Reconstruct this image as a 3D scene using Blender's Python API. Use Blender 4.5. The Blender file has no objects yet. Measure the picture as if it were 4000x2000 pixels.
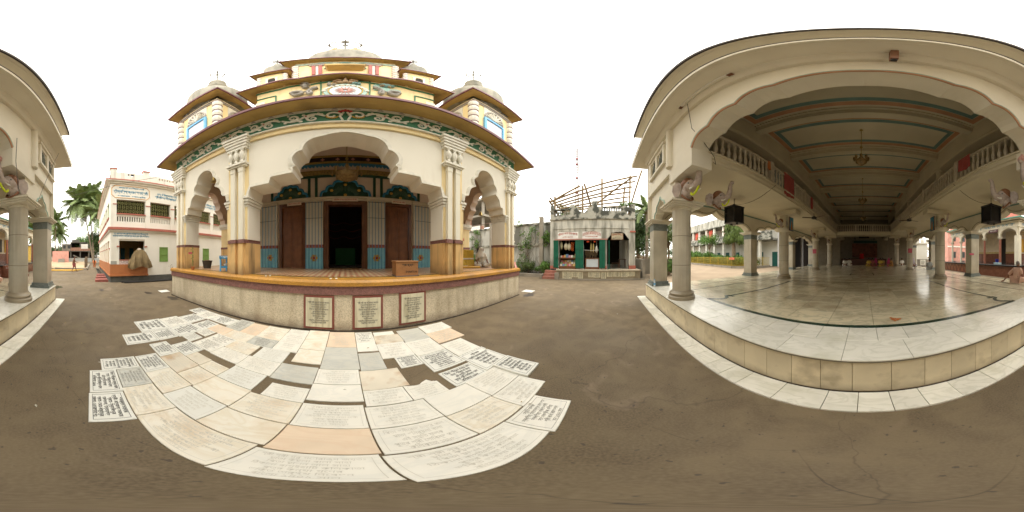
import bpy, math, random
from mathutils import Vector, Matrix
random.seed(7)
R = math.radians
SC = bpy.context.scene
COL = SC.collection
# ------------------------------------------------------------------ camera, world, sun, exposure
CAM_H = 1.7
cam = bpy.data.cameras.new('camera'); camo = bpy.data.objects.new('camera', cam); COL.objects.link(camo)
cam.type = 'PANO'
try: cam.panorama_type = 'EQUIRECTANGULAR'
except Exception: pass
try: cam.cycles.panorama_type = 'EQUIRECTANGULAR'
except Exception: pass
cam.clip_start = 0.02; cam.clip_end = 2000
camo.location = (0, 0, CAM_H)
camo.rotation_euler = (R(90), 0, R(-(2000 - 1349) * 0.09))
SC.camera = camo
SC.view_settings.view_transform = 'Standard'; SC.view_settings.look = 'None'
SC.view_settings.exposure = 1.25; SC.view_settings.gamma = 1.0
SC.view_settings.use_curve_mapping = False
SUN_EL, SUN_AZ = R(62), R(150)
w = bpy.data.worlds.new('World'); SC.world = w; w.use_nodes = True
nt = w.node_tree; nt.nodes.clear()
wo = nt.nodes.new('ShaderNodeOutputWorld'); bg = nt.nodes.new('ShaderNodeBackground')
sky = nt.nodes.new('ShaderNodeTexSky'); sky.sky_type = 'NISHITA'; sky.sun_disc = False
sky.sun_elevation = SUN_EL; sky.sun_rotation = SUN_AZ; sky.dust_density = 5.0; sky.air_density = 1.0
bg.inputs['Strength'].default_value = 0.15
# overcast: a thick cloud sheet, seen as near-white, lets only a trace of the blue sky through
tc = nt.nodes.new('ShaderNodeTexCoord'); nz = nt.nodes.new('ShaderNodeTexNoise')
nz.inputs['Scale'].default_value = 2.2; nz.inputs['Detail'].default_value = 5
mp = nt.nodes.new('ShaderNodeMapping'); mp.inputs['Scale'].default_value = (1, 1, 2.6)
cr = nt.nodes.new('ShaderNodeValToRGB')
cr.color_ramp.elements[0].position = .32; cr.color_ramp.elements[0].color = (7.6, 7.5, 7.1, 1)
cr.color_ramp.elements[1].position = .55; cr.color_ramp.elements[1].color = (9.6, 9.2, 8.3, 1)
mx = nt.nodes.new('ShaderNodeMix'); mx.data_type = 'RGBA'; mx.inputs[0].default_value = .92
L = nt.links.new
L(tc.outputs['Generated'], mp.inputs[0]); L(mp.outputs[0], nz.inputs['Vector']); L(nz.outputs[0], cr.inputs[0])
L(sky.outputs[0], mx.inputs[6]); L(cr.outputs[0], mx.inputs[7]); L(mx.outputs[2], bg.inputs['Color']); L(bg.outputs[0], wo.inputs[0])
sl = bpy.data.lights.new('sun', 'SUN'); sl.energy = 0.7; sl.angle = R(25); sl.color = (1, .96, .9)
so = bpy.data.objects.new('sun', sl); COL.objects.link(so)
so.rotation_euler = (R(90) - SUN_EL, 0, R(180) - SUN_AZ)
SC.cycles.max_bounces = 8; SC.cycles.diffuse_bounces = 5; SC.cycles.glossy_bounces = 3
SC.cycles.transmission_bounces = 3; SC.cycles.transparent_max_bounces = 6
SC.cycles.use_denoising = True
SC.cycles.sample_clamp_indirect = 6

# ------------------------------------------------------------------ materials
MATS = {}
def M(name, col, rough=.8, var=.12, scale=2.5, stain=None, amt=.5, sscale=1.2, lo=.5, hi=.68, streak=0, fine=0, bump=0, rnd=0, metal=0, spec=.4, emit=None, vein=None, speck=0, zdirt=None):
    if name in MATS: return MATS[name]
    m = bpy.data.materials.new(name); m.use_nodes = True; MATS[name] = m
    t = m.node_tree; N = t.nodes; b = N['Principled BSDF']; K = t.links.new
    b.inputs['Roughness'].default_value = rough; b.inputs['Metallic'].default_value = metal
    b.inputs['Specular IOR Level'].default_value = spec
    geo = N.new('ShaderNodeNewGeometry')
    def noise(s, det=3, vec=None):
        n = N.new('ShaderNodeTexNoise'); n.inputs['Scale'].default_value = s; n.inputs['Detail'].default_value = det
        K(vec or geo.outputs['Position'], n.inputs['Vector']); return n
    def mixc(f, a, c, mode='MIX'):
        x = N.new('ShaderNodeMix'); x.data_type = 'RGBA'; x.blend_type = mode
        if isinstance(f, float): x.inputs[0].default_value = f
        else: K(f, x.inputs[0])
        for s, i in ((a, 6), (c, 7)):
            if isinstance(s, tuple): x.inputs[i].default_value = (*s[:3], 1)
            else: K(s, x.inputs[i])
        return x.outputs[2]
    def ramp(v, a, c, va=0., vb=1.):
        r = N.new('ShaderNodeMapRange'); r.inputs[1].default_value = a; r.inputs[2].default_value = c
        r.inputs[3].default_value = va; r.inputs[4].default_value = vb; K(v, r.inputs[0]); return r.outputs[0]
    n1 = noise(scale, 4)
    lo_c = tuple(c * (1 - var) for c in col); hi_c = tuple(min(1, c * (1 + var)) for c in col)
    out = mixc(ramp(n1.outputs[0], .3, .7), lo_c, hi_c)
    if fine:
        n = noise(scale * 14, 2); out = mixc(ramp(n.outputs[0], .3, .7, 1 - fine, 1 + fine), (0, 0, 0), out)
    if speck:
        v = N.new('ShaderNodeTexVoronoi'); v.inputs['Scale'].default_value = 55; K(geo.outputs['Position'], v.inputs['Vector'])
        bw = N.new('ShaderNodeRGBToBW'); K(v.outputs['Color'], bw.inputs[0])
        out = mixc(ramp(bw.outputs[0], .2, .8, 1 - speck, 1 + speck * .6), (0, 0, 0), out)
    if vein:
        mpv = N.new('ShaderNodeMapping'); mpv.inputs['Scale'].default_value = (1.2, 2.6, 2); mpv.inputs['Rotation'].default_value = (0, 0, .5)
        K(geo.outputs['Position'], mpv.inputs[0])
        nv = noise(1.6, 7, mpv.outputs[0]); nv.inputs['Distortion'].default_value = 1.4
        a = N.new('ShaderNodeMath'); a.operation = 'SUBTRACT'; a.inputs[1].default_value = .5; K(nv.outputs[0], a.inputs[0])
        a2 = N.new('ShaderNodeMath'); a2.operation = 'ABSOLUTE'; K(a.outputs[0], a2.inputs[0])
        out = mixc(ramp(a2.outputs[0], 0, .06, .55, 0), out, vein)
    if stain:
        if streak:
            mp2 = N.new('ShaderNodeMapping'); mp2.inputs['Scale'].default_value = (streak, streak, .35); K(geo.outputs['Position'], mp2.inputs[0])
            ns = noise(sscale, 5, mp2.outputs[0])
        else: ns = noise(sscale, 6)
        out = mixc(ramp(ns.outputs[0], lo, hi, 0, amt), out, stain)
    if zdirt:                                    # splash dirt near a height: (z0, z1, colour, amount)
        sx = N.new('ShaderNodeSeparateXYZ'); K(geo.outputs['Position'], sx.inputs[0])
        nd = noise(4, 5); ad = N.new('ShaderNodeMath'); ad.operation = 'MULTIPLY_ADD'
        K(nd.outputs[0], ad.inputs[0]); ad.inputs[1].default_value = .9 * (zdirt[1] - zdirt[0]); K(sx.outputs[2], ad.inputs[2])
        out = mixc(ramp(ad.outputs[0], zdirt[0] + .35 * (zdirt[1] - zdirt[0]), zdirt[1] + .35 * (zdirt[1] - zdirt[0]), zdirt[3], 0), out, zdirt[2])
    if rnd:
        oi = N.new('ShaderNodeObjectInfo'); out = mixc(ramp(oi.outputs['Random'], 0, 1, 1 - rnd, 1 + rnd * .4), (0, 0, 0), out)
    K(out, b.inputs['Base Color'])
    if bump:
        bp = N.new('ShaderNodeBump'); bp.inputs['Strength'].default_value = bump; bp.inputs['Distance'].default_value = .01
        nb = noise(scale * 9, 4); K(nb.outputs[0], bp.inputs['Height']); K(bp.outputs[0], b.inputs['Normal'])
    if emit:
        b.inputs['Emission Color'].default_value = (*emit[:3], 1); b.inputs['Emission Strength'].default_value = emit[3]
    return m

BLK = (.05, .045, .04)
cream_w = M('cream_white_plaster', (.74, .70, .58), .75, .05, 1.2, stain=(.42, .36, .26), amt=.35, sscale=1.6, lo=.55, hi=.75, streak=2.5)
panel_w = M('white_panel_plaster', (.76, .72, .61), .8, .04, .8, stain=(.5, .42, .3), amt=.3, sscale=1.2, lo=.58, hi=.8, streak=2)
yellow = M('yellow_plaster', (.80, .58, .24), .8, .08, 1.5, stain=(.35, .22, .09), amt=.45, sscale=1.5, lo=.55, hi=.75, streak=3)
cream_y = M('pale_yellow_plaster', (.82, .66, .36), .8, .06, 1.5, stain=(.4, .3, .18), amt=.4, sscale=1.6, lo=.55, hi=.75, streak=3)
base_y = M('ochre_dado_plaster', (.66, .43, .18), .8, .1, 1.6, stain=(.16, .11, .06), amt=.75, sscale=1.7, lo=.52, hi=.72, streak=3, zdirt=(1.19, 1.6, (.14, .10, .06), .7))
eave_m = M('ochre_soffit_plaster', (.50, .34, .12), .85, .12, 1.2, stain=(.10, .07, .04), amt=.7, sscale=.9, lo=.55, hi=.72)
eave_top = M('weathered_roof_edge', (.16, .11, .09), .9, .3, 3)
maroon = M('maroon_rim_paint', (.16, .06, .07), .6, .2, 4)
maroon_t = M('maroon_terrazzo', (.25, .12, .10), .5, .15, 8, speck=.4)
orange_t = M('orange_terrazzo', (.50, .25, .045), .4, .12, 2, speck=.25, stain=(.25, .13, .05), amt=.6, sscale=1.4)
pebble = M('pebble_dash_plaster', (.62, .54, .39), .9, .1, 2, speck=.26, stain=(.26, .19, .11), amt=.6, sscale=1.3, lo=.5, hi=.72, streak=2.5, bump=.6, zdirt=(0, .3, (.17, .12, .08), .7))
green_f = M('green_frieze_paint', (.045, .17, .09), .6, .15, 5)
orn_w = M('white_stucco_ornament', (.72, .69, .59), .7, .08, 9, stain=(.34, .3, .23), amt=.35, sscale=5, lo=.55, hi=.75)
red_o = M('red_ornament_paint', (.42, .05, .05), .6)
ochre_o = M('ochre_ornament_paint', (.55, .33, .06), .6)
dome_m = M('weathered_dome_plaster', (.34, .32, .26), .85, .12, 2, stain=(.14, .14, .12), amt=.7, sscale=1.6, lo=.45, hi=.68, streak=2)
grey_m = M('grey_moulding_paint', (.40, .36, .33), .8, .1, 3)
blue_w = M('sky_blue_window_paint', (.14, .42, .70), .5, .08, 3)
blue_d = M('turquoise_dado_tile', (.22, .50, .58), .35, .12, 3)
blue_bar = M('blue_grille_paint', (.02, .20, .38), .5)
blue_o = M('blue_arch_paint', (.03, .19, .33), .4, .15, 5)
dark_g = M('dark_green_paint', (.015, .06, .035), .4, .25, 6)
black_f = M('black_frieze_paint', (.02, .012, .015), .5)
pinkw = M('pinkish_wall_plaster', (.66, .54, .44), .8, .06, 2)
wood_d = M('dark_varnished_wood', (.10, .04, .02), .35, .3, 3, stain=(.2, .1, .04), amt=.5, sscale=4, streak=6)
wood_m = M('mid_brown_wood', (.17, .068, .028), .5, .2, 4, stain=(.1, .04, .02), amt=.5, sscale=3, streak=5)
wood_l = M('light_brown_wood', (.30, .145, .055), .55, .2, 4, fine=.15)
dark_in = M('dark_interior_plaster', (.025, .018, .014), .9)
white_m = M('white_marble', (.86, .84, .75), .25, .06, 2.2, vein=(.66, .65, .55), rnd=.14, spec=.5, stain=(.55, .54, .40), amt=.45, sscale=1.8, lo=.55, hi=.72)
floor_m = M('polished_floor_marble', (.74, .66, .47), .17, .12, 1.1, vein=(.40, .39, .29), rnd=.28, spec=.5, stain=(.34, .27, .17), amt=.6, sscale=1.6, lo=.5, hi=.7)
riser_m = M('stained_riser_marble', (.76, .66, .46), .4, .12, 1.8, stain=(.36, .29, .18), amt=.6, sscale=3.6, lo=.52, hi=.7, rnd=.13, zdirt=(0, .2, (.22, .16, .1), .6))
colmarb = M('column_grey_marble', (.55, .51, .41), .3, .15, 1.5, stain=(.34, .29, .21), amt=.5, sscale=1.6, streak=3, zdirt=(.5, 1.5, (.34, .24, .14), .5), rnd=.1)
colmarb_g = M('dark_grey_marble', (.16, .19, .18), .3, .15, 3, vein=(.26, .28, .26))
green_i = M('green_marble_inlay', (.02, .05, .035), .2, .3, 8)
hall_w = M('hall_cream_paint', (.68, .635, .52), .7, .06, 1.2, stain=(.4, .34, .24), amt=.3, sscale=1.2, lo=.55, hi=.8)
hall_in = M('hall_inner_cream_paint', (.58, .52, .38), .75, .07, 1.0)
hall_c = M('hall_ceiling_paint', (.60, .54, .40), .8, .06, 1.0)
teal = M('teal_stripe_paint', (.15, .25, .23), .7); peach = M('peach_stripe_paint', (.48, .26, .15), .7)
baluster_m = M('turned_baluster_paint', (.50, .44, .34), .6, .15, 6)
black_m = M('black_metal', (.015, .015, .016), .45, .2, 6); rubber = M('black_cable_rubber', (.02, .02, .02), .6)
steel = M('stainless_steel', (.55, .55, .55), .25, .05, 5, metal=1); brass = M('aged_brass', (.35, .25, .08), .35, .2, 8, metal=.8)
ele = M('elephant_plaster', (.42, .35, .31), .6, .15, 9, stain=(.2, .14, .11), amt=.5, sscale=8); ele_p = M('elephant_pink_paint', (.55, .30, .26), .6, .1, 5); ele_b = M('elephant_cap_brown', (.22, .10, .05), .6, .2, 9)
garl = M('yellow_green_garland', (.55, .62, .02), .7, .2, 30)
hibis = M('red_flower_petal', (.45, .03, .02), .6)
green_p = M('green_shutter_paint', (.20, .34, .09), .5, .12, 3); green_s = M('deep_green_shutter_paint', (.005, .11, .065), .4, .15, 3)
terr = M('terracotta_paint', (.45, .17, .06), .6, .12, 2, stain=(.25, .09, .04), amt=.5, sscale=2); redl = M('red_oxide_ledge_paint', (.42, .14, .10), .7, .12, 3)
hw = M('house_whitewash', (.80, .78, .70), .85, .04, 1, stain=(.55, .52, .42), amt=.4, sscale=1.2, streak=2, lo=.55, hi=.8)
hw_d = M('parapet_stained_whitewash', (.70, .68, .60), .85, .08, 1, stain=(.25, .24, .2), amt=.6, sscale=1.6, streak=3, lo=.5, hi=.75)
grille_m = M('yellow_green_grille_paint', (.42, .42, .16), .5)
sand = M('sandy_ground', (.46, .35, .22), .95, .12, .5, fine=.1, stain=(.28, .2, .12), amt=.5, sscale=.6)
blue_t = M('blue_sign_lettering', (.04, .24, .40), .7); red_t = M('red_sign_lettering', (.42, .10, .06), .7); blk_t = M('black_incised_lettering', (.03, .028, .025), .8)
grey_t = M('worn_grey_lettering', (.62, .60, .53), .8); dk_t = M('dark_worn_lettering', (.20, .19, .16), .8); ora = M('orange_sign_border', (.62, .30, .06), .6)
plaq = M('engraved_plaque_stone', (.62, .58, .42), .5, .08, 4, stain=(.25, .2, .1), amt=.6, sscale=2, streak=5)
shop_w = M('stained_whitewash', (.54, .53, .47), .9, .1, 1.5, stain=(.16, .16, .13), amt=.85, sscale=1.5, lo=.44, hi=.66, streak=1.6)
shop_p = M('black_stained_parapet', (.45, .44, .38), .95, .2, 2, stain=(.05, .055, .045), amt=.95, sscale=2, lo=.42, hi=.56)
wall_o = M('mouldy_boundary_wall', (.52, .52, .48), .95, .1, 1.5, stain=(.11, .11, .09), amt=.85, sscale=.9, lo=.44, hi=.62, streak=1.5)
conc = M('grey_concrete', (.30, .27, .22), .9, .15, 2, stain=(.12, .11, .09), amt=.6, sscale=1)
conc_d = M('dark_weathered_concrete', (.15, .14, .12), .9, .2, 1.5)
brick_m = M('bare_brickwork', (.36, .20, .14), .9, .2, 3, fine=.3); pink_w = M('salmon_wall_paint', (.60, .30, .24), .85, .1, 1.5, stain=(.3, .22, .18), amt=.5)
bamboo = M('dry_bamboo', (.22, .15, .075), .7, .25, 4); bamboo_y = M('yellow_bamboo', (.58, .34, .05), .5, .15, 5)
leaf1 = M('palm_leaf', (.17, .23, .085), .6, .35, 1.2, spec=.3); leaf2 = M('dark_tree_leaf', (.06, .11, .03), .6, .45, 1.5); leaf3 = M('bright_shrub_leaf', (.10, .20, .03), .6, .4, 2.5)
leaf4 = M('dusty_hedge_leaf', (.09, .13, .035), .7, .4, 3); bark = M('grey_brown_bark', (.20, .15, .10), .95, .3, 6, bump=.5); palm_t = M('palm_trunk_bark', (.27, .22, .16), .95, .25, 3, fine=.3)
skin = M('brown_skin', (.22, .10, .055), .55, .08, 12); hair = M('black_hair', (.012, .01, .009), .5); ghair = M('grey_cropped_hair', (.2, .18, .16), .8)
cl_w = M('white_cotton_cloth', (.74, .72, .66), .9, .06, 7, stain=(.45, .43, .38), amt=.5, sscale=5); cl_p = M('pale_pink_cotton', (.66, .42, .32), .9, .06, 5); cl_r = M('faded_red_cloth', (.40, .12, .12), .9, .1, 6)
cl_o = M('orange_cotton', (.60, .22, .09), .9, .1, 6); cl_y = M('yellow_cloth', (.55, .38, .06), .8, .12, 6); cl_m = M('magenta_cloth', (.45, .05, .15), .9); cl_g = M('grey_cotton', (.32, .33, .31), .9, .1, 6)
tarp = M('olive_brown_tarpaulin', (.20, .145, .07), .85, .25, 3, stain=(.13, .09, .04), amt=.6, sscale=4)
glass_m = M('window_glass', (.55, .62, .66), .12, .05, 2, spec=.6)
yrail = M('yellow_railing_paint', (.50, .36, .05), .6, .15, 4); white_p = M('white_paint', (.78, .77, .72), .5, .05, 3)
pav_b = M('polished_brown_granite', (.17, .07, .045), .18, .2, 5); pav_c = M('brown_column_stone', (.30, .12, .08), .3, .15, 5); yshut = M('yellow_ochre_shutter', (.60, .33, .03), .5, .1, 4)
pav_k = M('black_granite_edge', (.015, .015, .015), .15)

def ground_material():
    m = bpy.data.materials.new('worn_courtyard_concrete'); m.use_nodes = True; t = m.node_tree; N = t.nodes; K = t.links.new; b = N['Principled BSDF']
    g = N.new('ShaderNodeNewGeometry'); P = g.outputs['Position']
    def nz(s, d, dist=0):
        n = N.new('ShaderNodeTexNoise'); n.inputs['Scale'].default_value = s; n.inputs['Detail'].default_value = d; n.inputs['Distortion'].default_value = dist; K(P, n.inputs['Vector']); return n.outputs[0]
    def rng(v, a, c, x=0., y=1.):
        r = N.new('ShaderNodeMapRange'); r.inputs[1].default_value = a; r.inputs[2].default_value = c; r.inputs[3].default_value = x; r.inputs[4].default_value = y; K(v, r.inputs[0]); return r.outputs[0]
    def mix(f, a, c):
        x = N.new('ShaderNodeMix'); x.data_type = 'RGBA'; K(f, x.inputs[0])
        for s, i in ((a, 6), (c, 7)):
            if isinstance(s, tuple): x.inputs[i].default_value = (*s, 1)
            else: K(s, x.inputs[i])
        return x.outputs[2]
    c = mix(rng(nz(.35, 6), .35, .65), (.126, .095, .054), (.205, .156, .092))
    c = mix(rng(nz(2.6, 8, .6), .38, .66, 0, .6), c, (.085, .060, .036))
    c = mix(rng(nz(60, 5), .38, .68, 0, .55), c, (.22, .17, .105))
    c = mix(rng(nz(1.1, 5, 1.5), .62, .72, 0, .7), c, (.24, .18, .12))
    c = mix(rng(nz(17, 3), .66, .7, 0, .7), c, (.06, .05, .04))
    # scored joints and hairline cracks
    mpn = N.new('ShaderNodeMapping'); mpn.inputs['Rotation'].default_value = (0, 0, R(-27)); K(P, mpn.inputs[0])
    dn = N.new('ShaderNodeTexNoise'); dn.inputs['Scale'].default_value = 1.3; dn.inputs['Detail'].default_value = 4; K(P, dn.inputs['Vector'])
    va = N.new('ShaderNodeVectorMath'); va.operation = 'MULTIPLY_ADD'; K(dn.outputs['Color'], va.inputs[0]); va.inputs[1].default_value = (.13, .13, .13); K(mpn.outputs[0], va.inputs[2])
    br = N.new('ShaderNodeTexBrick'); br.inputs['Scale'].default_value = 1; br.inputs['Mortar Size'].default_value = .003; br.inputs['Brick Width'].default_value = 1.9; br.inputs['Row Height'].default_value = .62
    br.inputs['Color1'].default_value = br.inputs['Color2'].default_value = (0, 0, 0, 1); br.inputs['Mortar'].default_value = (1, 1, 1, 1); K(va.outputs[0], br.inputs['Vector'])
    brf = N.new('ShaderNodeMath'); brf.operation = 'MULTIPLY'; K(br.outputs['Color'], brf.inputs[0]); K(rng(nz(1.7, 3), .4, .65, 0, .5), brf.inputs[1])
    c = mix(brf.outputs[0], c, (.045, .034, .024))
    vo = N.new('ShaderNodeTexVoronoi'); vo.feature = 'DISTANCE_TO_EDGE'; vo.inputs['Scale'].default_value = .42
    va2 = N.new('ShaderNodeVectorMath'); va2.operation = 'MULTIPLY_ADD'; K(dn.outputs['Color'], va2.inputs[0]); va2.inputs[1].default_value = (.9, .9, 0); K(P, va2.inputs[2]); K(va2.outputs[0], vo.inputs['Vector'])
    c = mix(rng(vo.outputs['Distance'], 0, .003, .4, 0), c, (.045, .034, .025))
    K(c, b.inputs['Base Color'])
    K(rng(nz(.5, 4), .3, .72, .92, .62), b.inputs['Roughness'])
    bp = N.new('ShaderNodeBump'); bp.inputs['Strength'].default_value = .45; bp.inputs['Distance'].default_value = .012; K(nz(14, 6), bp.inputs['Height']); K(bp.outputs[0], b.inputs['Normal'])
    return m
ground_m = ground_material()

def checker_material():
    m = bpy.data.materials.new('lattice_mosaic_tile'); m.use_nodes = True; t = m.node_tree; N = t.nodes; K = t.links.new; b = N['Principled BSDF']
    g = N.new('ShaderNodeNewGeometry'); mp_ = N.new('ShaderNodeMapping'); mp_.inputs['Rotation'].default_value = (0, 0, R(45)); mp_.inputs['Scale'].default_value = (9, 9, 9); K(g.outputs['Position'], mp_.inputs[0])
    ck = N.new('ShaderNodeTexChecker'); ck.inputs['Scale'].default_value = 1; ck.inputs['Color1'].default_value = (.34, .10, .04, 1); ck.inputs['Color2'].default_value = (.62, .50, .30, 1); K(mp_.outputs[0], ck.inputs['Vector'])
    n = N.new('ShaderNodeTexNoise'); n.inputs['Scale'].default_value = 2; n.inputs['Detail'].default_value = 5; K(g.outputs['Position'], n.inputs['Vector'])
    x = N.new('ShaderNodeMix'); x.data_type = 'RGBA'; r = N.new('ShaderNodeMapRange'); r.inputs[1].default_value = .45; r.inputs[2].default_value = .75; r.inputs[4].default_value = .6
    K(n.outputs[0], r.inputs[0]); K(r.outputs[0], x.inputs[0]); K(ck.outputs[0], x.inputs[6]); x.inputs[7].default_value = (.2, .1, .06, 1); K(x.outputs[2], b.inputs['Base Color']); b.inputs['Roughness'].default_value = .3
    return m
mosaic = checker_material()

# ------------------------------------------------------------------ mesh builder
class MB:
    def __init__(s): s.v = []; s.f = []
    def add(s, vs, fs):
        o = len(s.v); s.v += [tuple(x) for x in vs]; s.f += [tuple(i + o for i in f) for f in fs]; return s
    def box(s, x0, x1, y0, y1, z0, z1):
        if x0 > x1: x0, x1 = x1, x0
        if y0 > y1: y0, y1 = y1, y0
        return s.add([(x0, y0, z0), (x1, y0, z0), (x1, y1, z0), (x0, y1, z0), (x0, y0, z1), (x1, y0, z1), (x1, y1, z1), (x0, y1, z1)],
                     [(0, 3, 2, 1), (4, 5, 6, 7), (0, 1, 5, 4), (1, 2, 6, 5), (2, 3, 7, 6), (3, 0, 4, 7)])
    def bev(s, x0, x1, y0, y1, z0, z1, b=.01):     # box with a chamfered top
        vs = [(x0, y0, z0), (x1, y0, z0), (x1, y1, z0), (x0, y1, z0), (x0, y0, z1 - b), (x1, y0, z1 - b), (x1, y1, z1 - b), (x0, y1, z1 - b),
              (x0 + b, y0 + b, z1), (x1 - b, y0 + b, z1), (x1 - b, y1 - b, z1), (x0 + b, y1 - b, z1)]
        return s.add(vs, [(0, 3, 2, 1), (8, 9, 10, 11), (0, 1, 5, 4), (1, 2, 6, 5), (2, 3, 7, 6), (3, 0, 4, 7), (4, 5, 9, 8), (5, 6, 10, 9), (6, 7, 11, 10), (7, 4, 8, 11)])
    def prism(s, poly, a, b, axis='y'):
        n = len(poly)
        def P(u, v, k): return (u, k, v) if axis == 'y' else ((k, u, v) if axis == 'x' else (u, v, k))
        ar = sum(poly[i][0] * poly[(i + 1) % n][1] - poly[(i + 1) % n][0] * poly[i][1] for i in range(n))
        if ar < 0: poly = poly[::-1]
        lo, hi = min(a, b), max(a, b)
        vs = [P(u, v, lo) for u, v in poly] + [P(u, v, hi) for u, v in poly]
        front = tuple(range(n)); back = tuple(range(2 * n - 1, n - 1, -1))
        sides = [((i + 1) % n, i, i + n, (i + 1) % n + n) for i in range(n)]
        if axis != 'y':
            front = front[::-1]; back = back[::-1]; sides = [q[::-1] for q in sides]
        return s.add(vs, [front, back] + sides)
    def lathe(s, prof, c=(0, 0), n=16, caps=True, ax=None):
        vs = []; fs = []
        for r, z in prof:
            for i in range(n):
                a = 2 * math.pi * i / n; vs.append((c[0] + r * math.cos(a), c[1] + r * math.sin(a), z))
        for k in range(len(prof) - 1):
            for i in range(n):
                j = (i + 1) % n; fs.append((k * n + i, k * n + j, (k + 1) * n + j, (k + 1) * n + i))
        if caps: fs.append(tuple(range(n))[::-1]); fs.append(tuple(range((len(prof) - 1) * n, len(prof) * n)))
        return s.add(vs, fs)
    def tube(s, pts, rad, n=6, cap=True):
        pts = [Vector(p) for p in pts]
        if not isinstance(rad, (list, tuple)): rad = [rad] * len(pts)
        vs = []; fs = []; up = None
        for k, p in enumerate(pts):
            d = (pts[min(k + 1, len(pts) - 1)] - pts[max(k - 1, 0)])
            if d.length < 1e-9: d = Vector((0, 0, 1))
            d.normalize()
            if up is None: up = d.orthogonal().normalized()
            up = (up - d * up.dot(d));
            if up.length < 1e-6: up = d.orthogonal()
            up.normalize(); w_ = d.cross(up)
            for i in range(n):
                a = 2 * math.pi * i / n; vs.append(p + (up * math.cos(a) + w_ * math.sin(a)) * rad[k])
        for k in range(len(pts) - 1):
            for i in range(n):
                j = (i + 1) % n; fs.append((k * n + i, k * n + j, (k + 1) * n + j, (k + 1) * n + i))
        if cap: fs.append(tuple(range(n))[::-1]); fs.append(tuple(range((len(pts) - 1) * n, len(pts) * n)))
        return s.add(vs, fs)
    def ball(s, c, r, n=10, m=7):
        if not isinstance(r, (tuple, list)): r = (r, r, r)
        vs = [(c[0], c[1], c[2] - r[2])]; fs = []
        for k in range(1, m):
            t = math.pi * k / m
            for i in range(n):
                a = 2 * math.pi * i / n; vs.append((c[0] + r[0] * math.sin(t) * math.cos(a), c[1] + r[1] * math.sin(t) * math.sin(a), c[2] - r[2] * math.cos(t)))
        vs.append((c[0], c[1], c[2] + r[2])); e = len(vs) - 1
        for i in range(n): fs.append((0, 1 + (i + 1) % n, 1 + i))
        for k in range(m - 2):
            for i in range(n):
                j = (i + 1) % n; fs.append((1 + k * n + i, 1 + k * n + j, 1 + (k + 1) * n + j, 1 + (k + 1) * n + i))
        for i in range(n): fs.append((e, 1 + (m - 2) * n + i, 1 + (m - 2) * n + (i + 1) % n))
        return s.add(vs, fs)
    def xf(s, mat, start=0):
        for i in range(start, len(s.v)): s.v[i] = tuple(mat @ Vector(s.v[i]))
        return s
    def mesh(s, name, mat, off=(0, 0, 0), smooth=False):
        me = bpy.data.meshes.new(name)
        me.from_pydata([(x - off[0], y - off[1], z - off[2]) for x, y, z in s.v], [], s.f)
        if mat: me.materials.append(mat)
        if smooth:
            me.polygons.foreach_set('use_smooth', [True] * len(me.polygons))
            try: me.set_sharp_from_angle(angle=R(38))
            except Exception: pass
        me.update(); return me

def link(o, parent=None):
    COL.objects.link(o)
    if parent is not None: o.parent = parent
    return o
def islands(mb, tol=.004):
    """groups of faces whose boxes neither touch nor overlap: each is a piece of its own"""
    n = len(mb.v); par = list(range(n))
    def find(a):
        while par[a] != a: par[a] = par[par[a]]; a = par[a]
        return a
    for f in mb.f:
        r = find(f[0])
        for i in f[1:]: par[find(i)] = r
    comp = {}
    for fi, f in enumerate(mb.f): comp.setdefault(find(f[0]), []).append(fi)
    if len(comp) < 2 or len(comp) > 160: return None
    bx = []
    for fs in comp.values():
        ids = {i for fi in fs for i in mb.f[fi]}; P = [mb.v[i] for i in ids]
        bx.append([min(p[k] for p in P) - tol for k in range(3)] + [max(p[k] for p in P) + tol for k in range(3)] + [list(fs)])
    m = True
    while m:
        m = False
        for i in range(len(bx)):
            for j in range(len(bx) - 1, i, -1):
                a, b = bx[i], bx[j]
                if all(a[k] <= b[k + 3] and b[k] <= a[k + 3] for k in range(3)):
                    bx[i] = [min(a[k], b[k]) for k in range(3)] + [max(a[k + 3], b[k + 3]) for k in range(3)] + [a[6] + b[6]]; del bx[j]; m = True
    if len(bx) < 2: return None
    out = []
    for b in sorted(bx, key=lambda b: -(b[3] - b[0]) * (b[4] - b[1] + .01) * (b[5] - b[2] + .01)):
        q = MB(); mp = {}
        for fi in sorted(b[6]):
            f = []
            for i in mb.f[fi]:
                if i not in mp: mp[i] = len(q.v); q.v.append(mb.v[i])
                f.append(mp[i])
            q.f.append(tuple(f))
        out.append(q)
    return out
class Frame:                                   # a local site frame: rotation about z through the world origin
    def __init__(s, rot): s.rot = rot; s.m = Matrix.Rotation(rot, 4, 'Z')
    def w(s, p): return s.m @ Vector(p)
WORLD = Frame(0.0)
HALL = Frame(-R(182.35))
def tag(o, label=None, cat=None, group=None, kind=None):
    if label: o['label'] = label
    if cat: o['category'] = cat
    if group: o['group'] = group
    if kind: o['kind'] = kind
    return o
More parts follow.
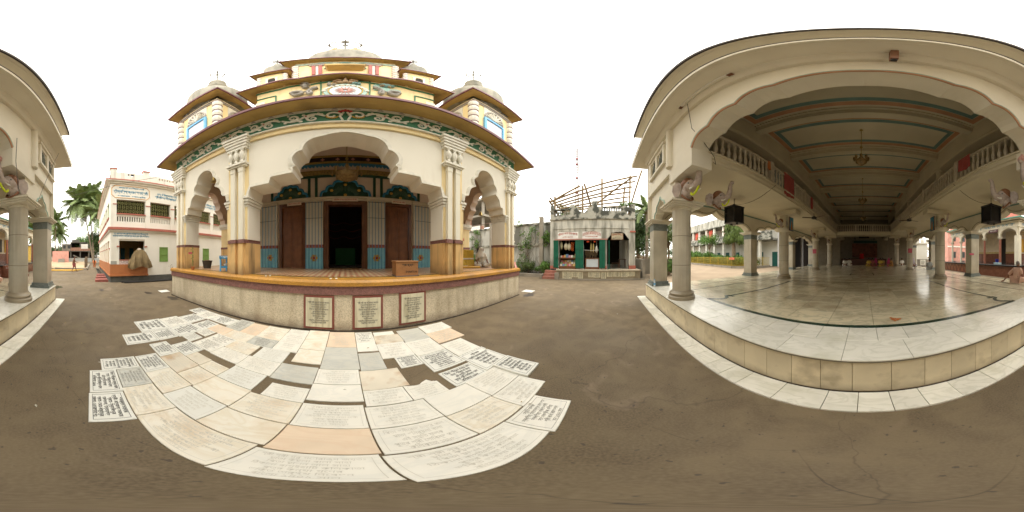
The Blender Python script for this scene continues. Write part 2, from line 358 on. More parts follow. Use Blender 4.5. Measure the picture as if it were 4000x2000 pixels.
class Thing:
    def __init__(s, name, label, cat, base=(0, 0, 0), frame=WORLD, group=None, kind=None):
        s.base = base; s.frame = frame
        s.o = link(bpy.data.objects.new(name, None)); s.o.empty_display_size = .2
        s.o.location = frame.w(base); s.o.rotation_euler = (0, 0, frame.rot)
        tag(s.o, label, cat, group, kind)
    def part(s, name, mb, mat, parent=None, smooth=False, label=None, kind=None):
        if not kind:
            isl = islands(mb)
            if isl:
                first = None
                for q in isl:
                    o = link(bpy.data.objects.new(name, q.mesh(name, mat, s.base, smooth)), parent or s.o)
                    first = first or o
                return first
        o = link(bpy.data.objects.new(name, mb.mesh(name, mat, s.base, smooth)), parent or s.o)
        if label: o['label'] = label
        if kind: o['kind'] = kind
        return o
    def inst(s, name, me, loc, rot=(0, 0, 0), scale=(1, 1, 1), parent=None, label=None):
        o = link(bpy.data.objects.new(name, me), parent or s.o)
        o.location = (loc[0] - s.base[0], loc[1] - s.base[1], loc[2] - s.base[2]); o.rotation_euler = rot; o.scale = scale
        if label: o['label'] = label
        return o
def single(name, label, cat, mb, mat, base, frame=WORLD, group=None, kind=None, smooth=False):
    o = link(bpy.data.objects.new(name, mb.mesh(name, mat, base, smooth)))
    o.location = frame.w(base); o.rotation_euler = (0, 0, frame.rot)
    return tag(o, label, cat, group, kind)

# ------------------------------------------------------------------ lettering
TCACHE = {}
def text_mesh(lines, mat, bold=0.0, bend=0.0, aspect=None):
    """Lettering centred on the origin in the xy plane, scaled to a 1 x 1 box (bend raises the middle)."""
    key = (tuple(lines), mat.name, bold, bend)
    if key in TCACHE: return TCACHE[key]
    c = bpy.data.curves.new('lettering', 'FONT'); c.body = '\n'.join(lines); c.align_x = 'CENTER'; c.resolution_u = 1; c.offset = bold
    c.space_line = 1.05
    o = bpy.data.objects.new('lettering_tmp', c); COL.objects.link(o)
    dg = bpy.context.evaluated_depsgraph_get(); me = bpy.data.meshes.new_from_object(o.evaluated_get(dg)); bpy.data.objects.remove(o)
    xs = [v.co.x for v in me.vertices]; ys = [v.co.y for v in me.vertices]
    w_, h_ = max(xs) - min(xs), max(ys) - min(ys); cx, cy = (max(xs) + min(xs)) / 2, (max(ys) + min(ys)) / 2
    for v in me.vertices:
        x = (v.co.x - cx) / w_; y = (v.co.y - cy) / h_
        v.co = (x, y + bend * (.25 - x * x) * 4 - bend * .5, 0)
    me.materials.clear(); me.materials.append(mat); me.name = 'lettering'
    TCACHE[key] = me; return me
P1 = [['পিতা ৺নীরোদ চন্দ্র পাল', 'মাতা ৺নির্মলা বালা', 'এই স্মৃতি ফলক', 'পুত্র শ্রী গোবিন্দ পাল', 'কলিকাতা ১৯৮৬'],
      ['স্মৃতি ফলক', 'স্বর্গীয় যোগেন্দ্র নাথ দাস', 'স্বর্গীয়া সরলা দাসী', 'সাং নবদ্বীপ নদীয়া', 'শ্রী রাধা রমণ দাস', 'সন ১৩৯২ সাল'],
      ['শ্রী শ্রী গুরু গৌরাঙ্গ জয়তঃ', 'মাতা কমলা বালা সাহা', 'পিতা মাখন লাল সাহা', 'ঠিকানা বাগুইহাটি কলিকাতা', 'পুত্র কন্যা গণের', 'ভক্তি অর্ঘ্য নিবেদন', 'বাংলা ১৪০১ সাল'],
      ['ওঁ বিষ্ণুপাদ পরমহংস', 'শ্রীল গোস্বামী মহারাজ', 'প্রভুর কৃপায় এই', 'মর্মর ফলক দান', 'শ্রীমতী আশা লতা দেবী', 'গ্রাম পূর্বপাড়া', 'জেলা বর্ধমান', 'তাং ২১ ফাল্গুন']]
def visual(s):          # the text object does no reordering: put pre-base vowel signs before their consonant
    pre = 'িেৈ'; out = []
    for ch in s:
        if ch in pre and out:
            k = len(out) - 1
            while k >= 2 and out[k - 1] == '্': k -= 2
            out.insert(k, ch)
        elif ch == 'ো' and out: out.insert(len(out) - 1, 'ে'); out.append('া')
        else: out.append(ch)
    return ''.join(out)
def letter(thing, lines, mat, c, w_, h_, face='up', parent=None, bold=.02, bend=0, name='lettering', rotz=0):
    """face: up | -y | +x | -x ; c in the thing's frame coordinates"""
    me = text_mesh([visual(l) for l in lines], mat, bold, bend)
    rot = {'up': (0, 0, rotz), '-y': (R(90), 0, 0), '+x': (R(90), 0, R(90)), '-x': (R(90), 0, R(-90)), '+y': (R(90), 0, R(180))}[face]
    return thing.inst(name, me, c, rot, (w_, h_, 1), parent)

# ================================================================== THE COURTYARD GROUND
def hexa(mb, rect, z0, z1): mb.box(rect[0], rect[1], rect[2], rect[3], z0, z1)
gm = MB(); n = 24; S_ = 500
gm.add([(-S_, -S_, 0), (S_, -S_, 0), (S_, S_, 0), (-S_, S_, 0)], [(0, 1, 2, 3)])
ground = Thing('courtyard_ground', None, None, (0, 0, 0), kind='structure')
ground.part('paving_sheet', gm, ground_m)
SLABS = [
('a1',-4.020,-3.595,2.820,3.230),
('a2',-3.595,-3.075,2.750,3.220),
('a3',-3.680,-3.150,2.230,2.750),
('a4',-3.780,-3.170,1.735,2.230),
('a5',-3.810,-3.164,1.060,1.735),
('a6',-3.161,-2.710,0.640,1.255),
('a7',-3.159,-2.700,1.255,1.650),
('a8',-3.164,-2.665,1.650,2.260),
('a9',-3.070,-2.660,2.260,2.720),
('a10',-3.075,-2.445,2.790,3.230),
('a11',-2.661,-2.380,1.700,1.990),
('a12',-2.662,-2.380,2.050,2.346),
('a13',-2.660,-2.195,2.345,2.700),
('a14',-2.195,-1.655,2.349,2.700),
('b1',-2.445,-2.055,2.700,3.320),
('b2',-2.055,-1.655,2.700,3.290),
('b3',-1.655,-1.157,2.700,3.300),
('b3b',-1.655,-1.160,2.364,2.700),
('b4',-1.152,-0.738,3.105,3.330),
('b5',-1.160,-0.738,2.383,3.105),
('b6',-0.738,-0.321,2.545,3.370),
('b7',-0.738,-0.323,2.120,2.545),
('b8',-1.300,-0.830,2.015,2.383),
('b9',-1.340,-0.830,1.660,2.015),
('b10',-0.830,-0.335,1.640,2.040),
('b11',-0.750,-0.340,1.290,1.560),
('b12',-1.835,-1.350,2.005,2.364),
('b13',-1.855,-1.340,1.690,2.005),
('b14',-1.330,-0.860,1.310,1.660),
('b15',-1.335,-0.845,0.965,1.310),
('a20',-2.440,-2.000,1.333,1.700),
('a21',-2.320,-1.855,1.700,2.025),
('a22',-2.320,-1.835,2.025,2.349),
('a23',-2.620,-2.155,1.002,1.333),
('a24',-2.155,-1.665,0.991,1.333),
('a25',-2.000,-1.660,1.333,1.560),
('a26',-1.660,-1.330,1.315,1.550),
('a27',-1.665,-1.335,0.990,1.315),
('a28',-2.300,-1.835,0.655,0.994),
('a29',-2.310,-1.995,0.150,0.647),
('a30',-2.000,-1.520,-0.000,0.330),
('a31',-1.520,-1.040,-0.010,0.320),
('a32',-1.995,-1.585,0.330,0.653),
('a33',-1.835,-1.350,0.654,0.990),
('a34',-1.585,-1.090,0.320,0.649),
('a35',-1.350,-0.850,0.645,0.965),
('a36',-0.845,-0.345,0.950,1.290),
('a37',-1.090,-0.375,0.320,0.643),
('a38',-0.850,-0.350,0.643,0.950),
('a39',-0.350,0.145,0.615,0.945),
('a40',-0.375,0.130,0.310,0.615),
('c1',-0.317,0.188,2.685,3.340),
('c2',-0.323,0.188,2.010,2.685),
('c3',-0.335,0.165,1.670,2.010),
('c4',-0.340,0.162,1.350,1.670),
('c5',-0.345,0.145,0.945,1.300),
('d1',0.190,0.535,2.850,3.310),
('d2',0.188,0.526,2.520,2.850),
('d3',0.188,0.523,1.970,2.470),
('d4',0.163,0.650,1.542,1.970),
('d5',0.162,0.565,1.260,1.543),
('d6',0.565,0.940,1.257,1.542),
('d7',0.550,0.970,3.105,3.270),
('d8',0.532,1.040,2.755,3.105),
('d9',0.523,1.025,2.245,2.755),
('d10',1.040,1.552,2.685,3.240),
('d11',1.018,1.531,2.160,2.685),
('d12',1.562,2.200,2.875,3.280),
('d13',1.544,2.150,2.390,2.875),
('d14',1.532,2.000,1.835,2.340),
('d15',0.690,1.014,1.930,2.245),
('d16',1.014,1.527,1.670,2.160),
('e1',1.030,1.524,1.266,1.620),
('e2',1.524,2.020,1.290,1.835),
('e3',1.651,2.000,0.800,1.304),
('e4',1.150,1.656,0.910,1.290),
('e5',1.135,1.651,0.585,0.910),
('e6',0.870,1.360,0.250,0.590),
('f1',0.145,0.650,0.925,1.255),
('f2',0.650,1.150,0.915,1.266),
('f3',0.145,0.645,0.597,0.925),
('f4',0.645,1.135,0.593,0.915),
('f5',0.130,0.870,0.280,0.593),
]
KEY = dict(
 dark='a1 a3 a5 a6 a7 a8 a9 a10 a20 a23 a28 a29 a30 a31 d15 d16 e1 e2 e3'.split(),
 mid='a2 a4 a11 a12 a21 a22 b1 b3b e6 a32 d1'.split(), none='b6 b7 b15 c2 c4 a39 a38 d2 d7 f2 d4'.split())
S_white = M('white_slab_marble', (.84, .82, .74), .35, .04, 3, vein=(.74, .74, .68)); S_cream = M('cream_slab_marble', (.84, .80, .69), .4, .05, 3, vein=(.74, .66, .50), stain=(.6, .42, .24), amt=.4, sscale=3)
S_grey = M('grey_slab_marble', (.60, .60, .54), .35, .08, 2, vein=(.48, .50, .48)); S_pink = M('peach_slab_marble', (.80, .65, .49), .4, .08, 3, vein=(.76, .58, .42))
S_tan = M('tan_stained_slab_marble', (.74, .68, .56), .4, .08, 3, stain=(.48, .30, .15), amt=.7, sscale=4); S_new = M('new_pale_slab_marble', (.78, .78, .72), .4, .03, 2)
SM = dict(b1=S_grey, b3b=S_grey, b10=S_grey, b8=S_new, b14=S_new, a35=S_new, c2=S_grey, c5=S_white, d10=S_grey, d3=S_grey, a32=S_grey, a11=S_new,
          a13=S_pink, b2=S_pink, c1=S_pink, a39=S_pink, d13=S_pink, a24=S_tan, d4=S_tan, d8=S_tan, a36=S_cream, a25=S_tan, b15=S_cream,
          a14=S_cream, b3=S_cream, b6=S_cream, b7=S_cream, a26=S_cream, a33=S_cream, a34=S_cream, a37=S_cream, a38=S_cream, f4=S_cream, b12=S_cream, a27=S_cream)
rs = random.Random(3)
for k, (nm, x0, x1, y0, y1) in enumerate(SLABS):
    g_ = .0045; x0 += g_; x1 -= g_; y0 += g_; y1 -= g_
    m_ = SM.get(nm, S_new if nm in KEY['dark'] else S_white)
    if y1 > 3.2: y1 = min(y1, 3.4)
    top = .012 + rs.random() * .005
    if nm == 'e3': top = .045
    if nm == 'd6':                                # broken along its far edge
        poly = [(x0, y0), (x1, y0), (x1, y1 - .05), (x1 - .05, y1 - .03), (x1 - .09, y1 + .03), (x1 - .16, y1 - .0), (x1 - .2, y1 - .03), (x0 + .12, y1 - .03), (x0, y1)]
        sm = MB().prism(poly, 0, top, 'z')
    else: sm = MB().bev(x0, x1, y0, y1, -.01, top, .004)
    so_ = ground.part('memorial_slab', sm, m_)
    wx, wy = x1 - x0, y1 - y0; cx_, cy_ = (x0 + x1) / 2, (y0 + y1) / 2
    if nm in KEY['none']: tm = None
    elif nm in KEY['dark']: tm = blk_t
    elif nm in KEY['mid']: tm = dk_t
    else: tm = grey_t
    if tm:
        bm_ = MB(); i_ = .03; bw_ = .004 if tm is blk_t else .0025
        for rx in ((x0 + i_, x1 - i_, y0 + i_, y0 + i_ + bw_), (x0 + i_, x1 - i_, y1 - i_ - bw_, y1 - i_), (x0 + i_, x0 + i_ + bw_, y0 + i_ + bw_, y1 - i_ - bw_), (x1 - i_ - bw_, x1 - i_, y0 + i_ + bw_, y1 - i_ - bw_)):
            bm_.add([(rx[0], rx[2], top + .0015), (rx[1], rx[2], top + .0015), (rx[1], rx[3], top + .0015), (rx[0], rx[3], top + .0015)], [(0, 1, 2, 3)])
        ground.part('border_line', bm_, tm, so_)
        if nm == 'a31': ln = ['৺লক্ষণ সরদার', 'স্ত্রী- রাণুবালা সরদার', 'গ্রাম- সূর্যকিপুর', 'রেলওনা, মন্তরগড়', 'গ্রাম- পোঃ-বারুইপুর', 'জেলা- ২৪পরগনা দঃ']
        else: ln = P1[k % 4]
        letter(ground, ln, tm, (cx_, cy_, top + .002), wx * .78, wy * .8, 'up', so_, bold=.015 if tm is blk_t else 0, name='inscription')
for px, py, rr in ((-6.9, -2.9, .3), (-5.9, -3.7, .24), (-8.6, -1.7, .4)):
    pm = MB(); pts = [(px + rr * math.cos(a * .35) * (1 + .35 * math.sin(a * 2.1)), py + rr * .6 * math.sin(a * .35) * (1 + .3 * math.cos(a * 1.3))) for a in range(18)]
    pm.add([(x, y, .004) for x, y in pts], [tuple(range(18))])
    ground.part('water_puddle', pm, M('wet_water_film', (.10, .085, .065), .04, .1, 3, spec=.9))
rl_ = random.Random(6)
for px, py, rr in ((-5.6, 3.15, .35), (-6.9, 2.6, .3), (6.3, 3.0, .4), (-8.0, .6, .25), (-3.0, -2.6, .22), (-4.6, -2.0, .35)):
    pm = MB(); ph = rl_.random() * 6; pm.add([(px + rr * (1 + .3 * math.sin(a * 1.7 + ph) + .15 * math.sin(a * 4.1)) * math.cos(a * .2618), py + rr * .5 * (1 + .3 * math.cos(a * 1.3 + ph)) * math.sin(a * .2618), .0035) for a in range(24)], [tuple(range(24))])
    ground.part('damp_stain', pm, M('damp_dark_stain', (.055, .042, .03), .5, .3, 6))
for k in range(26):
    a = rl_.random() * 6.28; d = rl_.uniform(1.2, 8); x_, y_ = d * math.sin(a), d * math.cos(a)
    if y_ > 3.2 or (y_ < -1.0 and abs(x_) < 7): y_ = rl_.uniform(-.9, 3)
    s__ = rl_.uniform(.012, .03); c_, n__ = math.cos(a * 3), math.sin(a * 3)
    lf = MB().add([(x_ - s__ * c_, y_ - s__ * n__, .02), (x_ + s__ * .4 * n__, y_ - s__ * .4 * c_, .026), (x_ + s__ * c_, y_ + s__ * n__, .02), (x_ - s__ * .4 * n__, y_ + s__ * .4 * c_, .03)], [(0, 1, 2, 3)])
    ground.part('fallen_leaf', lf, M('dry_fallen_leaf', (.34, .25, .08), .8) if k % 3 else M('white_paper_scrap', (.6, .58, .5), .9))
lone = MB().bev(-8.05, -7.5, 3.5, 3.9, 0, .014, .003).bev(8.0, 8.5, 3.5, 4.0, 0, .014, .003)
ground.part('memorial_slab', MB().bev(-7.15, -6.75, 3.2, 3.65, 0, .014, .003), S_new); ground.part('memorial_slab', MB().bev(6.75, 7.2, 3.1, 3.6, 0, .014, .003), S_new)

# ================================================================== THE TEMPLE
FL = 1.19; PY = 3.42; HX = 6.13; WY = 3.62; BY = 15.8
T = Thing('temple', 'yellow and white domed temple with a scalloped arch porch on a high plinth', 'temple', (0, PY, 0))
pl = MB().box(-HX, HX, PY, BY, 0, FL - .32); plinth = T.part('plinth', pl, pebble)
tr = MB().box(-HX - .03, HX + .03, PY - .03, BY, FL - .32, FL - .13); T.part('plinth_band', tr, maroon_t, plinth)
tr = MB().bev(-HX - .06, HX + .06, PY - .06, BY, FL - .13, FL, .05); T.part('plinth_nosing', tr, orange_t, plinth)
T.part('mosaic_floor', MB().box(-5.75, 5.75, PY + .55, 6.4, FL, FL + .004), mosaic)
bd = MB()
for r_ in ((-5.9, 5.9, PY + .42, PY + .5), (-5.9, 5.9, 6.42, 6.46)): bd.box(r_[0], r_[1], r_[2], r_[3], FL, FL + .004)
T.part('floor_border', bd, dark_g)
for sx in (-1, 1):                                 # steps at the two sides of the plinth
    for k in range(4): T.part('side_step', MB().bev(sx * HX + (0 if sx > 0 else -1.4 + k * .33), sx * HX + (1.4 - k * .33 if sx > 0 else 0), 5.0, 8.0, k * .28, k * .28 + .28, .02), maroon_t)
    ck = MB().prism([(sx * (HX + .03), 0), (sx * (HX + 1.0), 0), (sx * (HX + 1.0), .16), (sx * (HX + .42), .2), (sx * (HX + .3), .55), (sx * (HX + .25), .95), (sx * (HX + .14), 1.12), (sx * (HX + .03), 1.15)], 4.62, 4.95)
    T.part('step_cheek', ck, maroon_t)
T.part('dirt_and_shade_line', MB().box(-HX, HX, PY - .05, PY - .001, .003, .02), M('dark_dirt_and_contact_shade', (.04, .03, .02), .9, .3, 8), plinth)  # dark strip painting in contact shade, with dirt, along the plinth foot
# plaques on the plinth face
for x0, x1, z0, z1 in ((-.84, -.28, .1, .8), (.2, .75, .1, .8), (1.22, 1.78, .12, .83)):
    f_ = T.part('plaque_frame', MB().box(x0 - .05, x1 + .05, PY - .02, PY, z0 - .05, z1 + .05), M('maroon_plaque_frame', (.22, .07, .05), .6), plinth)
    T.part('plaque', MB().box(x0, x1, PY - .03, PY - .021, z0, z1), plaq, plinth)
    letter(T, P1[2] + P1[1][:3], dk_t, ((x0 + x1) / 2, PY - .033, (z0 + z1) / 2), (x1 - x0) * .8, (z1 - z0) * .78, '-y', plinth, name='inscription')

def cusp(cx, pts, half=None):
    """mirror a half outline (from the crown out to the springing) about cx"""
    L_ = [(cx - x, z) for x, z in pts][::-1]; R_ = [(cx + x, z) for x, z in pts[1:]]
    return L_ + R_
def arc(p, q, bulge, n=6):
    """points from p to q bulging to the left of the direction p->q"""
    (x0, z0), (x1, z1) = p, q; dx, dz = x1 - x0, z1 - z0; out = []
    for i in range(n + 1):
        t = i / n; s_ = 4 * bulge * t * (1 - t); out.append((x0 + dx * t - dz * s_, z0 + dz * t + dx * s_))
    return out
def chain(*segs):
    out = []
    for s_ in segs:
        for p in s_:
            if not out or abs(p[0] - out[-1][0]) + abs(p[1] - out[-1][1]) > 1e-6: out.append(p)
    return out
# half outlines crown -> springing as (distance from the axis, height)
BIG = chain(arc((0, 5.10), (.50, 4.97), .05), arc((.50, 4.97), (.97, 4.52), .2), [(1.06, 4.50)], arc((1.06, 4.50), (1.13, 4.02), .25), [(1.2, 3.98), (1.2, 3.82), (1.76, 3.80), (1.82, 3.62), (2.36, 3.62), (2.42, 3.38)])
SM_0 = chain(arc((0, 4.86), (.42, 4.45), .2), [(.46, 4.42)], arc((.46, 4.42), (.5, 4.05), .28), [(.53, 4.02)], arc((.53, 4.02), (.80, 3.66), .16), [(.84, 3.60), (.96, 3.58), (1.0, 3.36)])
SM_ = SM_0
def arch_panel(mb, cx, x0, x1, pts, z_top, y0, y1, axis='y'):
    o_ = cusp(cx, pts)
    poly = [(x0, o_[0][1])] + o_ + [(x1, o_[-1][1]), (x1, z_top), (x0, z_top)]
    mb.prism(poly, y0, y1, axis)
def arch_trim(cx, pts, y, wide=.07, dep=.05, axis='y'):
    """three-stepped moulding that follows the arch edge on the wall face"""
    mb = MB(); o_ = cusp(cx, pts)
    for k in range(3):
        a = k * wide / 3; b = a + wide / 3 - .004; d_ = dep * (1 - k * .28)
        def off(r):
            res = []
            for i, p in enumerate(o_):
                p0 = o_[max(0, i - 1)]; p1 = o_[min(len(o_) - 1, i + 1)]
                tx, tz = p1[0] - p0[0], p1[1] - p0[1]; l_ = math.hypot(tx, tz) or 1
                res.append((p[0] - tz / l_ * r, p[1] + tx / l_ * r))
            return res
        A_, B_ = off(a), off(b); n_ = len(A_)
        def P(u, v, kk): return (u, kk, v) if axis == 'y' else (kk, u, v)
        s_ = -1 if axis == 'y' else (1 if dep > 0 else 1)
        vs = [P(*p, y) for p in A_] + [P(*p, y - d_) for p in A_] + [P(*p, y - d_) for p in B_] + [P(*p, y) for p in B_]
        fs = []
        for i in range(n_ - 1):
            for q_ in range(3): fs.append((q_ * n_ + i, q_ * n_ + i + 1, (q_ + 1) * n_ + i + 1, (q_ + 1) * n_ + i))
        mb.add(vs, fs)
    return mb
front = MB()
arch_panel(front, 0, -2.43, 2.43, BIG, 5.32, WY, WY + .66)
fw = T.part('front_arch_wall', front, panel_w)
T.part('arch_moulding', arch_trim(0, BIG, WY, .12, .06), orn_w, fw)
for s in (-1, 1):
    b_ = MB(); arch_panel(b_, s * 4.2, min(s * 3.14, s * 5.42), max(s * 3.14, s * 5.42), SM_, 5.32, WY, WY + .66)
    sw = T.part('side_arch_wall', b_, panel_w); T.part('arch_moulding', arch_trim(s * 4.2, SM_, WY, .09, .05), orn_w, sw)
# frieze and cornice above
T.part('cornice_band', MB().box(-6.0, 6.0, WY - .06, WY + .36, 5.325, 5.40).box(-6.0, 6.0, WY - .03, WY + .36, 5.40, 5.52), cream_y)
T.part('cornice_moulding', MB().box(-6.02, 6.02, WY - .10, WY + .36, 5.52, 5.57).box(-6.03, 6.03, WY - .08, WY + .36, 6.13, 6.24), orn_w)
fr = T.part('green_frieze', MB().box(-6.0, 6.0, WY - .05, WY + .36, 5.573, 6.127), green_f)
# scroll ornament, one mesh shared along the frieze
def spiral(cx, cz, r0, turns, a0, dirn=1, n=22, shrink=.18):
    return [(cx + r0 * (1 - (1 - shrink) * t / n) * math.cos(a0 + dirn * turns * 2 * math.pi * t / n), 0, cz + r0 * (1 - (1 - shrink) * t / n) * math.sin(a0 + dirn * turns * 2 * math.pi * t / n)) for t in range(n + 1)]
sc_ = MB()
stem = [(x_ / 14 * 1.0 - .5, -.01, .14 * math.sin(x_ / 14 * 2 * math.pi)) for x_ in range(15)]
sc_.tube(stem, .034, 5)
sc_.tube(spiral(-.22, -.07, .15, 1.3, math.pi * .6, -1), [.042 - .0012 * t for t in range(23)], 5)
sc_.tube(spiral(.24, .06, .15, 1.3, -math.pi * .4, -1), [.042 - .0012 * t for t in range(23)], 5)
for (x_, z_, r_) in ((-.42, .12, .05), (-.36, .17, .04), (.05, -.17, .055), (.12, -.12, .045), (.42, -.14, .05), (-.02, .15, .045), (.35, .2, .035)): sc_.ball((x_, -.01, z_), (r_, .03, r_ * .8), 7, 5)
for k in range(5):
    a = k * 1.257; sc_.ball((-.08 + .045 * math.cos(a), -.02, .03 + .045 * math.sin(a)), (.03, .025, .03), 6, 4)
sc_me = sc_.mesh('frieze_scroll', orn_w, smooth=True)
bud = MB().ball((0, -.04, 0), (.025, .02, .025), 6, 4).mesh('frieze_bud', red_o)
for s in (-1, 1):
    for k in range(5):
        x_ = s * (.95 + k * 1.06)
        o_ = T.inst('frieze_scroll', sc_me, (x_, WY - .06, 5.85), scale=(s, 1, .95), parent=fr)
        T.inst('frieze_bud', bud, (x_ - s * .08, WY - .06, 5.88), parent=fr)
cen = MB()
for s in (-1, 1):
    cen.tube([(s * (x - 0), WY - .07, z + 5.85) for x, _, z in spiral(.28, 0, .2, .95, math.pi, -1)], .032, 6)
    cen.tube([(s * .06, WY - .07, 5.62), (s * .12, WY - .08, 5.8), (s * .04, WY - .07, 6.0)], .03, 5)
T.part('centre_scroll', cen, orn_w, fr, True)
cr_ = MB()
for k in range(5): cr_.ball(((k - 2) * .06, WY - .09, 6.03 + .03 * (2 - abs(k - 2))), (.045, .04, .05), 6, 5)
T.part('centre_flower', cr_, red_o, fr, True)
be = MB()
for s in (-1, 1):
    for k in range(8):
        a = math.pi * (.15 + .9 * k / 7); be.ball((s * (.28 + .13 * math.cos(a + math.pi)), WY - .07, 5.83 - .1 * math.sin(a)), .028, 6, 4)
T.part('bead_row', be, ochre_o, fr)
dn_ = MB()
for k in range(24): dn_.prism([(-5.8 + k * .5, 6.14), (-5.66 + k * .5, 6.14), (-5.73 + k * .5, 6.23)], WY - .11, WY - .08)
T.part('drop_mouldings', dn_, grey_m, fr, kind='stuff')

def capital(mb, x0, x1, y, z0, z1, fl=.09, n=4, back=.5):
    """stepped flaring capital whose front stands at y - fl"""
    h_ = (z1 - z0) / n
    for k in range(n):
        e = fl * (k + 1) / n; mb.box(x0 - e, x1 + e, y - e, y + back + e * .5, z0 + k * h_, z0 + (k + 1) * h_ - .012)
        mb.box(x0 - e + .02, x1 + e - .02, y - e + .02, y + back, z0 + (k + 1) * h_ - .012, z0 + (k + 1) * h_)
vase = MB().lathe([(.02, 0), (.05, .02), (.05, .06), (.03, .1), (.07, .2), (.085, .3), (.06, .4), (.03, .46), (.055, .52), (.055, .56)], n=8).mesh('vase_ornament', orn_w, smooth=True)
def pier(p0, p1, s):
    """a facade pier between |x| = p0 (towards the axis) and p1; s = side"""
    X = lambda a: s * a
    pr = T.part('pier', MB().box(X(p0), X(p1), WY + .002, WY + .67, 2.15, 5.32 if p0 > 3 else 3.4), cream_y)
    if p0 < 3: T.part('pier_strip', MB().box(X(2.435), X(p1), WY - .004, WY + .668, 3.4, 5.32), cream_y, pr)
    T.part('dado', MB().box(X(p0 - .0), X(p1), WY - .012, WY + .70, FL, 2.05), base_y, pr)
    T.part('dado_band', MB().box(X(p0 - .01), X(p1 + .01), WY - .03, WY + .72, 2.05, 2.15), maroon_t, pr)
    return pr
for s in (-1, 1):
    X = lambda a: s * a
    pr = pier(2.5, 3.14, s)
    st = MB(); sd = MB()
    for a, b in ((2.56, 2.71), (2.83, 2.98)):
        st.box(X(a), X(b), WY - .11, WY, 2.15, 4.38); sd.box(X(a), X(b), WY - .11, WY - .013, FL, 2.05); st.box(X(a - .01), X(b + .01), WY - .12, WY, 4.2, 4.38)
    T.part('twin_shaft', st, cream_w, pr); T.part('twin_shaft_foot', sd, base_y, pr)
    T.part('band_return', MB().box(X(2.51), X(2.71), WY - .13, WY - .031, 2.05, 2.15).box(X(2.80), X(3.0), WY - .13, WY - .031, 2.05, 2.15), maroon_t, pr)
    cm = MB(); x0, x1 = sorted((X(2.46), X(3.05))); cm.box(x0, x1, WY - .15, WY, 4.38, 4.44); cm.box(x0 - .04, x1 + .04, WY - .19, WY, 4.44, 4.5)
    cm.box(x0 + .03, x1 - .03, WY - .08, WY, 4.5, 5.06); capital(cm, x0, x1, WY - .12, 5.06, 5.56, .14, 5, .11)
    T.part('vase_capital', cm, orn_w, pr)
    for k in range(3): T.inst('vase_ornament', vase, (X(2.56 + k * .195), WY - .14, 4.5), parent=pr)
    # springing pilaster of the middle arch
    T.part('springing_pilaster', MB().box(X(2.47), X(2.5), WY + .03, WY + .66, 2.15, 3.07), panel_w, pr)
    T.part('pilaster_foot', MB().box(X(2.47), X(2.5), WY + .03, WY + .69, FL, 2.05), base_y, pr)
    cm = MB(); x0, x1 = sorted((X(2.5), X(2.56))); capital(cm, x0, x1, WY + .01, 3.07, 3.39, .10, 4, .66); T.part('pilaster_capital', cm, orn_w, pr)
    T.part('small_pilaster', MB().box(X(3.14), X(3.24), WY + .05, WY + .45, 2.15, 3.12), cream_y, pr)
    T.part('small_pilaster_foot', MB().box(X(3.14), X(3.24), WY + .05, WY + .45, FL, 2.05), base_y, pr)
    cm = MB(); x0, x1 = sorted((X(3.16), X(3.24))); capital(cm, x0, x1, WY + .05, 3.12, 3.36, .07, 3, .4); T.part('small_capital', cm, orn_w, pr)
    # corner pier
    pc = pier(5.42, 6.05, s)
    st = MB(); sd = MB()
    for a, b in ((5.50, 5.62), (5.78, 5.92)):
        st.box(X(a), X(b), WY - .11, WY, 2.15, 4.38); sd.box(X(a), X(b), WY - .11, WY - .013, FL, 2.05)
    T.part('twin_shaft', st, cream_w, pc); T.part('twin_shaft_foot', sd, base_y, pc)
    cm = MB(); x0, x1 = sorted((X(5.42), X(6.05))); cm.box(x0, x1, WY - .15, WY + .2, 4.38, 4.44); cm.box(x0 - .04, x1 + .04, WY - .19, WY + .2, 4.44, 4.5)
    capital(cm, x0, x1, WY - .12, 5.06, 5.56, .14, 5, .6); cm.box(x0 + .03, x1 - .03, WY - .08, WY + .1, 4.5, 5.06); T.part('vase_capital', cm, orn_w, pc)
    for k in range(3): T.inst('vase_ornament', vase, (X(5.52 + k * .2), WY - .14, 4.5), parent=pc)
    for k in range(3): T.inst('vase_ornament', vase, (X(6.12), WY + .05 + k * .2, 4.5), parent=pc)
    for k in range(6): T.part('ledge_ring', MB().box(X(6.05), X(6.16), WY, WY + .55, 2.3 + k * .38, 2.36 + k * .38), cream_w, pc)
    T.part('springing_pilaster', MB().box(X(5.39), X(5.42), WY + .03, WY + .66, 2.15, 3.05), panel_w, pc)
    T.part('pilaster_foot', MB().box(X(5.39), X(5.42), WY + .03, WY + .69, FL, 2.05), base_y, pc)
    cm = MB(); x0, x1 = sorted((X(5.42), X(5.5))); capital(cm, x0, x1, WY + .01, 3.05, 3.36, .10, 4, .66); T.part('pilaster_capital', cm, orn_w, pc)
    # side elevation: arches along x = +-6
    for (ya, yb) in ((4.35, 6.35), (7.45, 9.9), (10.9, 13.3)):
        b_ = MB(); cy_ = (ya + yb) / 2; hw_ = (yb - ya) / 2; pts = [(a * (hw_ - .1) / 1.0, z) for a, z in SM_0]
        arch_panel(b_, cy_, ya, yb, pts, 6.2, X(5.66), X(6.02), 'x'); T.part('side_elevation_wall', b_, pinkw if ya < 5 else panel_w)
